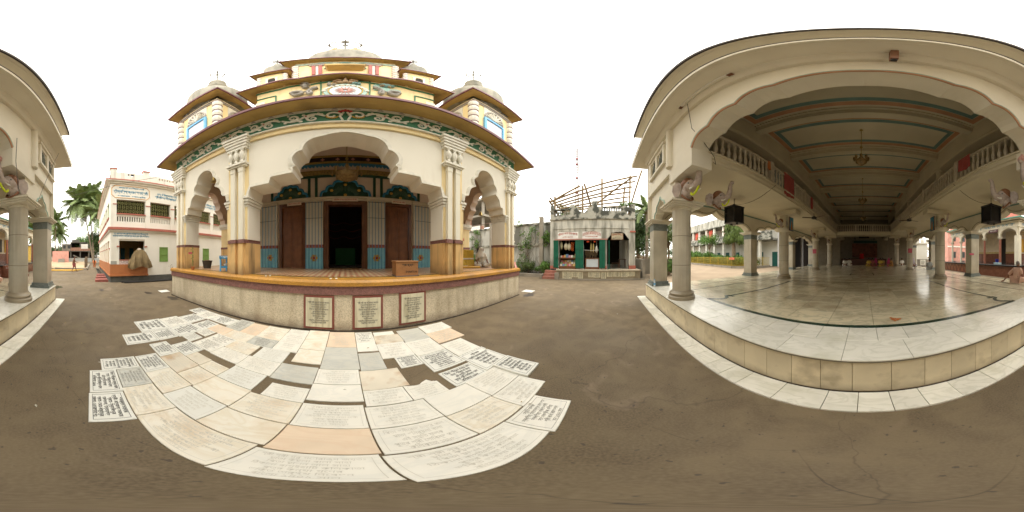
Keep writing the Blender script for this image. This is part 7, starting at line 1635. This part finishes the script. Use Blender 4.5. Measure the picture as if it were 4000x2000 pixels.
# white gateway with little domes and pink buildings beyond
gw = Thing('white_gateway', 'white walled stair block with small domed finials beyond the arcade', 'gateway', (9, 24, 0), HALL)
gw.part('wall', MB().box(8.1, 9.8, 24, 24.3, 0, 3.6), hw); gw.part('grey_base', MB().box(8.08, 9.82, 23.97, 24, 0, 1.2), conc); gw.part('cornice', MB().box(7.8, 10.1, 23.8, 24.4, 3.6, 3.8), hw)
for x in (8.2, 9.0, 9.8): gw.part('dome_finial', MB().lathe([(.3, 3.8), (.34, 4.1), (.25, 4.4), (.05, 4.7)], (x, 24.1), 10), hw, None, True)
gw.part('name_plate', MB().box(8.6, 9.5, 23.95, 23.97, .25, 1.1), white_m); letter(gw, P1[1][:4], dk_t, (9.05, 23.945, .68), .7, .65, '-y'); gw.part('stair_flight', MB().prism([(9.9, 3.6), (13.1, 1.4), (13.1, 1.1), (9.9, 3.3)], 25.2, 26), hw)
pk = Thing('salmon_building', 'two-storey salmon pink building behind the pavilion', 'building', (14, 26, 0), HALL)
pk.part('wall', MB().box(17, 46, 30, 36, 0, 7.2), pink_w); pk.part('storey_band', MB().box(16.9, 46, 29.9, 30, 3.6, 3.85), hw)
for k in range(9): q_ = pk.part('window', MB().box(18 + k * 2.4, 18.9 + k * 2.4, 29.92, 30, 1.3, 2.6), M('dark_window_pane', (.04, .05, .05), .3)); pk.part('window', MB().box(18 + k * 2.4, 18.9 + k * 2.4, 29.92, 30, 4.9, 6.2), M('dark_window_pane', (.04, .05, .05), .3))

# ================================================================== BUILDINGS ON THE GARDEN SIDE (HALL frame)
lb_ = Thing('verandah_building', 'long white two-storey building with arcaded balcony behind the garden', 'building', (-26, 20.5, 0), HALL)
BYF = 20.5
lb_.part('back_wall', MB().box(-48, -13.2, 23.2, 23.5, 0, 9.1), hw); lb_.part('roof_parapet', MB().box(-48, -13.0, BYF, BYF + .3, 7.6, 9.3), shop_w); lb_.part('floor_slab', MB().box(-48, -13, BYF - .4, 23.3, 4.2, 4.5), shop_p); lb_.part('roof_ledge', MB().box(-48, -13, BYF - .25, 23.3, 7.45, 7.6), shop_p)
lb_.part('balcony_wall', MB().box(-48, -13, BYF, BYF + .15, 4.5, 5.5), shop_p)
k = 0; x = -47.5
while x < -13.5:
    lb_.part('upper_pillar', MB().box(x, x + .4, BYF - .02, BYF + .35, 5.5, 7.45), hw); lb_.part('lower_pillar', MB().box(x, x + .45, BYF, BYF + .45, 0, 4.2), hw)
    if k % 2 == 0: lb_.part('red_curtain', MB().box(x + .6, x + 1.9, BYF + .5, BYF + .53, 5.2, 7.3), M('coral_curtain', (.70, .13, .09), .8, .2, 3))
    lb_.part('teal_door', MB().box(x + 1.0, x + 2.0, 23.1, 23.19, 0, 2.4), M('dark_teal_door', (.01, .10, .08), .5)); x += 2.9; k += 1
pc_ = Thing('grey_porch_building', 'grey columned building with dark rooms left of the hall', 'building', (-12, 22, 0), HALL)
pc_.part('wall', MB().box(-13, -9.0, 25.5, 25.8, 0, 7), M('dull_violet_plaster', (.30, .28, .30), .9)); pc_.part('roof', MB().box(-13.2, -8.0, 21.8, 25.8, 6.2, 6.6), conc); pc_.part('dark_room', MB().box(-9, -6.8, 25.4, 32, 0, 6), dark_in); pc_.part('added_shade_roof', MB().box(-9.2, -6.5, 14.0, 25.3, 4.6, 4.8), conc); pc_.part('added_shade_wall', MB().box(-9.2, -9.0, 18.0, 25.3, 0, 4.6), dark_in)  # passage roof and wall are added to cut daylight into the far hall
for x in (-12.9, -11.0, -9.3): pc_.part('column', MB().box(x, x + .5, 22, 22.5, 0, 6.2), M('bluish_white_paint', (.58, .58, .58), .8, .1, 2))
for x in (-12.2, -10.3): pc_.part('inner_doorway', MB().box(x, x + 1.0, 25.4, 25.49, 0, 3), dark_in)
van = Thing('parked_van', 'small white van parked in the dark passage beyond the hall', 'van', (-12.0, 27.5, 0), HALL)
vx, vy = -10.9, 24.0
van.part('body', MB().prism([(vy - 1.8, .4), (vy + 1.8, .4), (vy + 1.8, 1.7), (vy + 1.5, 1.95), (vy - 1.0, 1.95), (vy - 1.5, 1.25), (vy - 1.8, 1.1)], vx - .8, vx + .8, 'x'), white_p); van.part('windscreen', MB().prism([(vy - 1.45, 1.3), (vy - 1.05, 1.85), (vy - 1.08, 1.87), (vy - 1.49, 1.32)], vx - .7, vx + .7, 'x'), dark_in)
for a in (-1.2, 1.2):
    for b in (-.8, .8): w_ = van.part('wheel', MB().lathe([(.1, -.1), (.32, -.1), (.34, 0), (.32, .1), (.1, .1)], n=14).xf(Matrix.Translation((vx + b, vy + a, .34)) @ Matrix.Rotation(R(90), 4, 'Y')), rubber)
# garden railing
def railing(x0, y0, x1, y1, label):
    t_ = Thing('garden_railing', label, 'railing', (x0, y0, 0), HALL, 'yellow garden railings'); L_ = math.hypot(x1 - x0, y1 - y0); dx, dy = (x1 - x0) / L_, (y1 - y0) / L_
    t_.part('kerb', MB().prism([(x0 - dy * .12, y0 + dx * .12), (x1 - dy * .12, y1 + dx * .12), (x1 + dy * .12, y1 - dx * .12), (x0 + dy * .12, y0 - dx * .12)], 0, .32, 'z'), conc)
    for z in (.45, 1.45): t_.part('rail', MB().tube([(x0, y0, z), (x1, y1, z)], .022, 4), yrail)
    n_ = int(L_ / .16); me = MB().box(-.012, .012, -.012, .012, .32, 1.5).mesh('bar', yrail)
    for k in range(min(n_, 150)): t_.inst('bar', me, (x0 + dx * L_ * k / n_, y0 + dy * L_ * k / n_, 0))
    for k in range(int(L_ / 2.4) + 1): t_.part('post', MB().tube([(x0 + dx * k * 2.4, y0 + dy * k * 2.4, .3), (x0 + dx * k * 2.4, y0 + dy * k * 2.4, 1.62)], .035, 5), yrail)
railing(-34, 17.2, -16.2, 15.4, 'long yellow painted iron railing along the garden front'); railing(-16.2, 15.4, -14.2, 16.8, 'short corner stretch of the yellow garden railing'); railing(-14.2, 16.8, -13.4, 20.5, 'yellow garden railing returning towards the grey building')
single('red_notice_board', 'small orange-red notice board hung on the garden railing', 'sign', MB().box(-16.6, -15.6, 15.25, 15.3, 1.2, 1.5), M('orange_red_board', (.6, .16, .08), .6), (-16.1, 15.2, 1.3), HALL)

# ================================================================== TREES AND PLANTS
def leaf_cloud(blobs, n_, size, seed, droop=0.0, flat=.5):
    rg = random.Random(seed); mb = MB(); vs = mb.v; fs = mb.f
    tot = sum(b[3] * b[3] for b in blobs)
    for (cx, cy, cz, r_) in blobs:
        for k in range(int(n_ * r_ * r_ / tot)):
            while True:
                d = Vector((rg.gauss(0, 1), rg.gauss(0, 1), rg.gauss(0, 1)))
                if d.length > .05: break
            d.normalize(); rad = r_ * (rg.random() ** .38) * (1 + .18 * math.sin(d.x * 7 + d.z * 5 + cx)); p = Vector((cx, cy, cz)) + Vector((d.x, d.y, d.z * .85)) * rad
            s_ = size * rg.uniform(.6, 1.4); nrm = (d + Vector((rg.uniform(-1, 1), rg.uniform(-1, 1), rg.uniform(-.2, 1.2))) * .9).normalized(); a = nrm.orthogonal().normalized(); b = nrm.cross(a); t = rg.random() * 6.28; u = a * math.cos(t) + b * math.sin(t); v = nrm.cross(u)
            if droop: u = (u * .35 + Vector((0, 0, -1))).normalized(); v = nrm.cross(u).normalized()
            o = len(vs); vs.extend([tuple(p - u * s_), tuple(p + v * s_ * flat + nrm * s_ * .12), tuple(p + u * s_ * (1 + droop)), tuple(p - v * s_ * flat + nrm * s_ * .12)]); fs.append((o, o + 1, o + 2, o + 3))
    return mb
def tree(name, label, x, y, h_, r_, frame=WORLD, leaf=leaf2, n_=4000, size=.16, seed=1, group=None, trunk_r=.2, droop=0, blobs=None, cat='tree', split=.45):
    rg = random.Random(seed); t_ = Thing(name, label, cat, (x, y, 0), frame, group)
    tm = MB(); top = h_ - r_ * .9; tm.tube([(x, y, -.05), (x + .1, y, h_ * .25), (x - .05, y + .1, top * .8), (x, y, top)], [trunk_r * 1.25, trunk_r, trunk_r * .7, trunk_r * .4], 8)
    B = blobs or []
    if not blobs:
        for k in range(11):
            a = k * 2.4; rr_ = r_ * (.25 + .5 * rg.random()); zz = top + r_ * (.1 + .8 * rg.random()) - r_ * .35; c = (x + rr_ * math.cos(a), y + rr_ * math.sin(a), zz, r_ * rg.uniform(.32, .5)); B.append(c)
            tm.tube([(x, y, h_ * split), ((x + c[0]) / 2, (y + c[1]) / 2, (h_ * split + zz) / 2 + .2), c[:3]], [trunk_r * .5, trunk_r * .3, trunk_r * .1], 5)
    t_.part('trunk', tm, bark, None, True); t_.part('crown', leaf_cloud(B, n_, size, seed, droop), leaf); return t_
def shrub(label, x, y, r_, h_, frame=WORLD, leaf=leaf3, n_=900, size=.07, seed=1, group=None, name='shrub'):
    rg = random.Random(seed); t_ = Thing(name, label, 'shrub', (x, y, 0), frame, group); B = [(x + rg.uniform(-.6, .6) * r_, y + rg.uniform(-.6, .6) * r_, h_ * rg.uniform(.3, .8), r_ * rg.uniform(.35, .6)) for k in range(8)]
    st = MB()
    for b in B: st.tube([(x, y, 0), b[:3]], [.025, .01], 4)
    t_.part('stems', st, bark); t_.part('foliage', leaf_cloud(B, n_, size, seed), leaf)
# one palm frond, shared: stem curving out and down with leaflets
def frond_mesh(Lf, drp, seed, leaf):
    rg = random.Random(seed); mb = MB(); pts = []
    for i in range(15):
        t = i / 14; pts.append(Vector((Lf * (t - .12 * t * t * drp), 0, Lf * (.34 * t - .62 * drp * t * t))))
    mb.tube(pts, [.035 * (1 - .8 * i / 14) for i in range(15)], 4)
    for i in range(46):
        t = .1 + .88 * i / 45; k = min(13, int(t * 14)); f = t * 14 - k; p = pts[k].lerp(pts[k + 1], f); d = (pts[k + 1] - pts[k]).normalized(); ll = Lf * .27 * math.sin(math.pi * (t * .85 + .1)) ** .7 * rg.uniform(.8, 1.1)
        for s in (-1, 1):
            q = p + Vector((d.x * ll * .45, s * ll * .78, d.z * ll * .3 - ll * .38 * rg.uniform(.7, 1.5))); m = p.lerp(q, .5) + Vector((0, 0, ll * .08)); w_ = Lf * .011; o = len(mb.v)
            mb.v.extend([tuple(p - d * w_), tuple(p + d * w_), tuple(m + d * w_ * 1.3), tuple(m - d * w_ * 1.3), tuple(q)]); mb.f.extend([(o, o + 1, o + 2, o + 3), (o + 3, o + 2, o + 4)])
    return mb.mesh('frond', leaf)
FR = [frond_mesh(1, .75, 1, leaf1), frond_mesh(1, 1.15, 2, leaf1), frond_mesh(1, 1.6, 3, leaf1), frond_mesh(1, .4, 4, leaf1)]
def palm(label, x, y, tx, ty, h_, Lf, n_=22, seed=1, group='coconut palms beyond the yard', frame=WORLD, curve=.3, tr=.16):
    rg = random.Random(seed); t_ = Thing('palm_tree', label, 'palm', (x, y, 0), frame, group); pts = []
    for i in range(12): t = i / 11; pts.append((x + (tx - x) * (t ** 1.3), y + (ty - y) * (t ** 1.3), h_ * t))
    tm = MB(); tm.tube(pts, [tr * 1.7] + [tr * (1.1 - .4 * i / 11) for i in range(11)], 9); t_.part('trunk', tm, palm_t, None, True)
    nuts = MB()
    for k in range(7): nuts.ball((tx + .25 * math.cos(k * .9), ty + .25 * math.sin(k * .9), h_ - .25 - .1 * (k % 2)), .13, 7, 5)
    t_.part('coconuts', nuts, M('green_brown_coconut', (.14, .11, .04), .6), None, True)
    for k in range(n_):
        a = k * 2.399 + rg.uniform(-.2, .2); e = k / n_; kind = FR[3] if e < .18 else (FR[0] if e < .45 else (FR[1] if e < .75 else FR[2]))
        t_.inst('frond', kind, (tx, ty, h_), (rg.uniform(-.3, .3), -.95 + e * 1.35 + rg.uniform(-.1, .1), a), (Lf * rg.uniform(.85, 1.1),) * 3)
def pol(px, dist):                                  # a place on the site from a compass bearing in the survey notes
    a = R((px - 1349) * .09); return dist * math.sin(a), dist * math.cos(a)
p_ = pol(4363, 36); q_ = pol(4320, 35); r_ = pol(4346, 37)
palm('tall leaning coconut palm, left of the twin palms rising behind the walking man', p_[0], p_[1], q_[0], q_[1], 13.2, 5.4, 40, 1); p2 = pol(4367, 36.5)
palm('tall straighter coconut palm, right of the twin palms', p2[0], p2[1], r_[0], r_[1], 14.8, 5.2, 38, 2)
for px, d, h_, Lf, lb, sd in ((4215, 48, 11.5, 4.4, 'mid-height coconut palm just right of the hall corner column', 3), (4228, 55, 9.0, 4, 'shorter coconut palm behind the hall corner', 4), (4123, 52, 9.5, 4.4, 'coconut palm framed between the round and square hall columns', 5), (4138, 60, 8.0, 4, 'lower coconut palm between the hall columns', 6), (4398, 31, 9.6, 4.6, 'coconut palm half hidden behind the white house', 7), (4405, 36, 12.0, 4.5, 'taller coconut palm behind the white house', 8)):
    a_ = pol(px, d); palm(lb, a_[0], a_[1], a_[0] + .4, a_[1] + .3, h_, Lf * 1.12, 28, sd)
a_ = pol(2222, 24); palm('palm crown showing over the shop parapet', a_[0], a_[1], a_[0], a_[1], 7.6, 2.6, 18, 21, None); a_ = pol(2538, 16); palm('palm crown behind the corner of the hall roof', a_[0] + 1.0, a_[1], a_[0] + 1.0, a_[1], 6.6, 2.0, 16, 22, None)
# trees behind yard
for k, (px, d, h_, rr_, lf, lb) in enumerate(((4395, 40, 8.5, 4.0, leaf2, 'dark broad tree beside the white house corner'), (4330, 60, 10.5, 5.0, leaf3, 'pale green tree behind the ruined building'), (4375, 55, 9.5, 5, leaf2, 'dark tree behind the twin palms'), (4255, 75, 8.5, 5, leaf2, 'distant tree left of the ruined building'), (4110, 60, 6.5, 4, leaf2, 'tree between the hall columns beyond the yard'), (4150, 70, 6, 4.5, leaf2, 'distant low tree beyond the yard wall'), (4210, 66, 6, 4.5, leaf2, 'tree beyond the salmon wall'))):
    a_ = pol(px, d); tree('broad_tree', lb, a_[0], a_[1], h_, rr_, leaf=lf, n_=5000, size=.24, seed=30 + k, group='trees beyond the yard')
a_ = pol(2493, 19.5); tree('leafy_tree', 'dense dark green tree between the shop and the hall', a_[0], a_[1], 7.6, 2.4, n_=7000, size=.14, seed=50, split=.2, blobs=[(a_[0] + dx, a_[1] + dy, z, r__) for dx, dy, z, r__ in ((0, 0, 6.4, 1.3), (.6, -.5, 5.2, 1.5), (-.3, .6, 4.9, 1.4), (.3, 0, 3.6, 1.4), (-.4, -.4, 3.0, 1.1), (0, .7, 3.2, 1.1), (.6, -1.3, 4.6, 1.4), (.4, -1.6, 6.2, 1.0))])
a_ = pol(2512, 17); shrub('dry reddish shrub behind the low grey wall', a_[0], a_[1], 1.0, 1.9, leaf=M('dry_reddish_leaf', (.26, .17, .09), .8, .4, 3), n_=1200, size=.06, seed=51)
lw = Thing('low_grey_wall', 'low grey plastered wall between the shop and the hall', 'wall', (15, -3.5, 0)); lw.part('wall', MB().prism([(11.6, -3.0), (16, -3.3), (16, -3.55), (11.6, -3.2)], 0, 1.45, 'z').prism([(14.6, -3.6), (14.6, -7), (14.85, -7), (14.85, -3.6)], 0, 1.45, 'z'), conc)
# greenery between the hall columns on the shop side
a_ = (-13.2, 5.1); tree('slender_tree', 'thin-stemmed tree seen between the two front hall columns', a_[0], a_[1], 5.2, 1.7, HALL, leaf4, 3000, .10, 52, trunk_r=.09); shrub('bright shrubs under the slender tree', -13.7, 5.4, 1.3, 1.6, HALL, leaf3, 1500, .09, 53)
# weeping tree and garden
wx_, wy_ = -18.0, 17.4
bl_ = [(wx_ + dx, wy_ + dy, z, r__) for dx, dy, z, r__ in ((0, 0, 6.6, 1.3), (-1.0, .2, 5.6, 1.0), (1.0, 0, 5.4, 1.1), (.4, -.6, 4.6, .9), (-.6, -.4, 4.4, .8), (1.6, 0, 4.2, .8), (-1.3, 0, 4.3, .7), (1.5, .3, 6.4, .9))]
tree('weeping_tree', 'drooping-leaved tree with a thick trunk behind the garden railing', wx_, wy_, 6.6, 1.5, HALL, M('drooping_leaf', (.10, .15, .03), .6, .4, 2), 5500, .13, 60, trunk_r=.32, droop=1.2, blobs=bl_)
tree('thin_tree', 'thin two-stemmed tree in the middle of the garden', -24.5, 17.6, 6.3, 2.0, HALL, leaf3, 1400, .13, 61, trunk_r=.07)
for k in range(9): shrub(['bright leafy shrub at the far left of the garden', 'second leafy shrub from the left in the garden', 'third garden shrub, tall and bright', 'fourth garden shrub near the thin tree', 'fifth garden shrub behind the railing', 'sixth shrub left of the weeping tree', 'seventh shrub under the weeping tree', 'eighth low shrub near the railing corner', 'last shrub at the railing corner'][k], -33 + k * 2.05, 18.2 - .1 * k, 1.5, 3.2 - .2 * k, HALL, leaf3, 2200, .12, 70 + k, 'shrubs in the railed garden')
hd_ = leaf_cloud([(-33.5 + k * .9, 17.55 - k * .09 + .3, .85, .75) for k in range(20)] + [(-14.9, 17.3, .9, .7), (-14.2, 18.4, .9, .7)], 9000, .09, 80); hg = Thing('garden_hedge', 'dense low hedge growing right behind the yellow railing', 'hedge', (-24, 17, 0), HALL); hg.part('foliage', hd_, leaf4)
gb = Thing('garden_bed', None, None, (-24, 18, 0), HALL, kind='structure'); gb.part('soil', MB().prism([(-34, 17.3), (-16.2, 15.5), (-14.3, 16.9), (-13.5, 20.3), (-34, 20.3)], 0, .12, 'z'), M('dark_garden_soil', (.06, .045, .03), .95, .3, 5))
lane = Thing('pale_lane', None, None, (-15, 10, 0), HALL, kind='structure'); lane.part('lane_sheet', MB().add([(-50, 3.5, .004), (-6.6, 3.5, .004), (-6.6, 30, .004), (-13.3, 30, .004), (-13.3, 17, .004), (-50, 17, .004)], [(0, 1, 2, 3, 4, 5)]), M('pale_dusty_paving', (.33, .25, .17), .95, .12, .8, fine=.1, stain=(.22, .16, .1), amt=.4, sscale=.7))
# plants by the boundary wall
for k, (x, y, r__, h_, lb) in enumerate(((12.7, 4.9, .75, 1.5, 'bushy green plant nearest the shop steps'), (12.8, 6.2, .7, 1.3, 'second green bush along the mouldy wall'), (12.8, 7.6, .7, 1.2, 'dark low bush farther along the mouldy wall'), (12.9, 9.4, .6, 1.4, 'small bush behind the porch corner'), (13.0, 12.6, .6, 2.2, 'climbing bush beside the far concrete post'))): shrub(lb, x, y, r__, h_, leaf=leaf4 if k % 2 else leaf3, n_=2000, size=.055, seed=90 + k, group='bushes along the boundary wall')
for k, (y0, y1, z0, z1, lb, n_) in enumerate(((3.95, 5.4, 2.7, 4.2, 'large-leaved creeper on the wall beside the shop', 700), (5.6, 7.6, 2.6, 4.9, 'thin creeper with bare stems on the boundary wall', 450), (12.3, 13.6, 1.0, 4.7, 'green creeper climbing the wall seen through the porch', 900), (6.3, 7.3, .8, 2.7, 'dark creeper on the lower boundary wall', 500))):
    t_ = Thing('creeper', lb, 'creeper', (13.4, y0, z0), group='creepers on the boundary wall'); rg = random.Random(k); st = MB()
    for j in range(14):
        y = rg.uniform(y0, y1); pts = [(13.36, y, 0.2 if j % 2 else z1 - .1)]
        for q in range(6): pts.append((13.34 + rg.uniform(-.04, .02), pts[-1][1] + rg.uniform(-.25, .25), pts[-1][2] + (z1 - z0) / 6 * (1 if j % 2 else -1)))
        st.tube(pts, .012, 3)
    t_.part('stems', st, bark); t_.part('leaves', leaf_cloud([(13.3, rg.uniform(y0, y1), rg.uniform(z0, z1), .38) for q in range(9)], n_, .07, 100 + k), leaf3)
shrub('dry bare twigs standing beside the house corner of the porch', -8.2, 4.7, .35, 1.4, leaf=M('dry_twig_leaf', (.3, .26, .2), .9), n_=120, size=.03, seed=120)
shrub('small tuft growing on the shop parapet', 12.3, -1.9, .3, 5.9, leaf=leaf3, n_=1, size=.07, seed=121) if 0 else None
tf = Thing('parapet_weed', 'leafy weed growing on top of the shop parapet', 'weed', (12.3, -1.8, 5.5)); tf.part('leaves', leaf_cloud([(12.25, -1.5, 5.72, .25), (12.25, -1.9, 5.75, .28), (12.3, -2.2, 5.85, .2)], 500, .05, 122), leaf3)

# ================================================================== THE YARD BEYOND THE HOUSE
yd = Thing('sandy_yard', None, None, (-30, -4, 0), kind='structure')
def P4(a, b): return pol(a, b)
k1 = [P4(4180, 24), P4(4215, 20.6), P4(4338, 19.6), P4(4349, 31), P4(4330, 56), P4(4140, 56)]
yd.part('sand_sheet', MB().prism(k1, 0, .1, 'z'), sand)
kb2 = MB()
for a, b in ((k1[1], k1[2]), (k1[2], k1[3])):
    d = Vector((b[0] - a[0], b[1] - a[1], 0)).normalized(); n = Vector((-d.y, d.x, 0)) * .09; kb2.prism([(a[0] - n.x, a[1] - n.y), (b[0] - n.x, b[1] - n.y), (b[0] + n.x, b[1] + n.y), (a[0] + n.x, a[1] + n.y)], 0, .24, 'z')
yd.part('yard_kerb', kb2, conc)
rb2 = Thing('ruined_building', 'weathered unfinished two-storey concrete building with brick balcony behind the yard', 'building', (*pol(4305, 50), 0))
rbx = pol(4305, 50); ang = -R((4305 - 1349) * .09); RM = Matrix.Translation((rbx[0], rbx[1], 0)) @ Matrix.Rotation(ang, 4, 'Z')
def rpart(nm, mb, mat, par=None): return rb2.part(nm, mb.xf(RM), mat, par)
rpart('floor_slab', MB().box(-5.2, 6, 0, 7, 3.1, 3.3), conc_d); rpart('roof_slab', MB().box(-2.5, 6, 0, 7, 5.8, 6.0), conc_d); rpart('back_wall', MB().box(-5, 6, 6.8, 7, 0, 5.8), dark_in)
rpart('left_wing', MB().box(-5.0, -2.2, .1, 6, 3.3, 5.4), conc); rpart('brick_balcony', MB().box(-2.3, 5.8, -.05, .1, 3.3, 4.3), brick_m); rpart('roof_room', MB().box(-2, .5, 2, 4, 6.0, 6.9), conc_d); rpart('low_front_wall', MB().box(-3, 8, -3.0, -2.8, 0, 1.1), M('blue_grey_low_wall', (.36, .37, .35), .9, .2, 2))
for x in (-2.4, .5, 3.2, 5.6): rpart('concrete_post', MB().box(x, x + .3, 0, .3, 0, 6), conc_d)
for x in (-4.6, -3.2): w_ = rpart('window', MB().box(x, x + .8, .03, .1, 4.0, 4.9), M('dark_window_pane', (.04, .05, .05), .3)); rpart('sun_shade', MB().box(x - .1, x + .9, -.3, .1, 4.95, 5.02), conc_d)
rpart('stair_flight', MB().prism([(-1.6, 1.8), (-1.4, 2.1), (1.8, .6), (1.8, .3)], .6, 1.4), conc); rpart('hung_sheet', MB().box(.9, 3.0, -.12, -.1, 3.9, 5.4), cl_w); rpart('green_net', MB().box(4.8, 6.2, -.1, -.05, 4.4, 6), M('bright_green_net', (.08, .4, .12), .8)); rpart('green_pole', MB().box(2.9, 2.95, -3, -2.95, 0, 2.5), bamboo)
sw_ = Thing('salmon_wall', 'peeling salmon pink compound wall and steps left of the ruined building', 'wall', (*pol(4253, 42), 0))
wx0 = pol(4205, 44); wx1 = pol(4268, 42); sw_.part('wall', MB().prism([wx0, wx1, (wx1[0] - .3, wx1[1]), (wx0[0] - .3, wx0[1])], 0, 3.0, 'z'), pink_w); wx2 = pol(4240, 41.5)
for k in range(4): sw_.part('step', MB().box(wx2[0] + .6 - .3 * k, wx2[0] + .9 - .3 * k + .0, wx2[1] - .8, wx2[1] + .8, 0, .25 * (k + 1)), conc)
yh = Thing('yellow_house', 'yellow house corner with brown roof beyond the hall columns', 'house', (*pol(4118, 52), 0)); c_ = pol(4112, 54); yh.part('wall', MB().box(c_[0] - 5, c_[0], c_[1] - 5, c_[1] + 3, 0, 5), M('bright_yellow_wall', (.66, .45, .1), .85)); yh.part('roof_edge', MB().box(c_[0] - 5.3, c_[0] + .3, c_[1] - 5.3, c_[1] + 3.3, 5, 5.3), conc_d)
for k in range(5):
    a, b = pol(4165 + k * 2, 18.6 + .25 * k), pol(4290 + k * 9, 18.0 + .2 * k); single('bamboo_pole', ['nearest yellow bamboo pole lying along the yard kerb', 'second bamboo pole lying at the yard kerb', 'third bamboo pole in the yard heap', 'fourth bamboo pole in the yard heap', 'bamboo pole lying closest to the kerb'][k], 'pole', MB().tube([(*a, .06), (*b, .06 + .02 * k)], .045, 6), bamboo_y, (*a, 0), group='bamboo poles lying in the yard')
for k in range(6): a = pol(4332 + k * 1.6, 22.5 + k * .3); single('wooden_stump', 'grey upright log at the corner of the sandy yard, ' + ['nearest to the hall side', 'second from the hall side', 'third from the hall side', 'third from the house side', 'second from the house side', 'nearest to the house'][k], 'log', MB().tube([(*a, .1), (a[0] + .1, a[1], 1.3 + .15 * (k % 3))], .09, 6), bark, (*a, 0), group='upright logs at the yard corner')
rgb = random.Random(8); tw = MB()
for k in range(60): a = pol(4120 + rgb.random() * 22, 19 + rgb.random() * 5); tw.tube([(a[0], a[1], .1 + .8 * rgb.random()), (a[0] + rgb.uniform(-1, 1), a[1] + rgb.uniform(-1.2, 1.2), .1 + .8 * rgb.random())], .04, 4)
single('bamboo_heap', 'tangled heap of cut bamboo and branches behind the columns', 'heap', tw, bamboo, (*pol(4130, 21), 0), kind='stuff')
up_ = pol(4399, 20); single('water_pipe_post', 'thin grey standpipe by the house drain', 'pipe', MB().tube([(up_[0], up_[1], 0), (up_[0], up_[1], 3.0)], .05, 6), conc, (*up_, 0))
# distant belts closing the horizon
def belt(label, c, L_, yaw, h_, seed, n_=7000):
    rg = random.Random(seed); B = [(c[0] + math.cos(yaw) * t, c[1] + math.sin(yaw) * t, h_ * rg.uniform(.3, .62), h_ * rg.uniform(.3, .45)) for t in [L_ * (i / 24 - .5) for i in range(25)]]
    single('distant_trees', label, 'trees', leaf_cloud(B, n_, .45, seed), leaf2, (*c, 0), kind='stuff')
belt('hazy tree belt closing the view beyond the yard', (-95, -8), 110, R(85), 10, 200); belt('tree belt behind the house and temple', (-30, 60), 120, R(10), 9, 201); belt('tree belt beyond the boundary wall', (60, 40), 90, R(120), 8, 202); belt('tree belt behind the shop and lane', (80, -20), 90, R(85), 9, 203); belt('tree belt behind the hall', (-20, -75), 140, R(0), 9, 204)
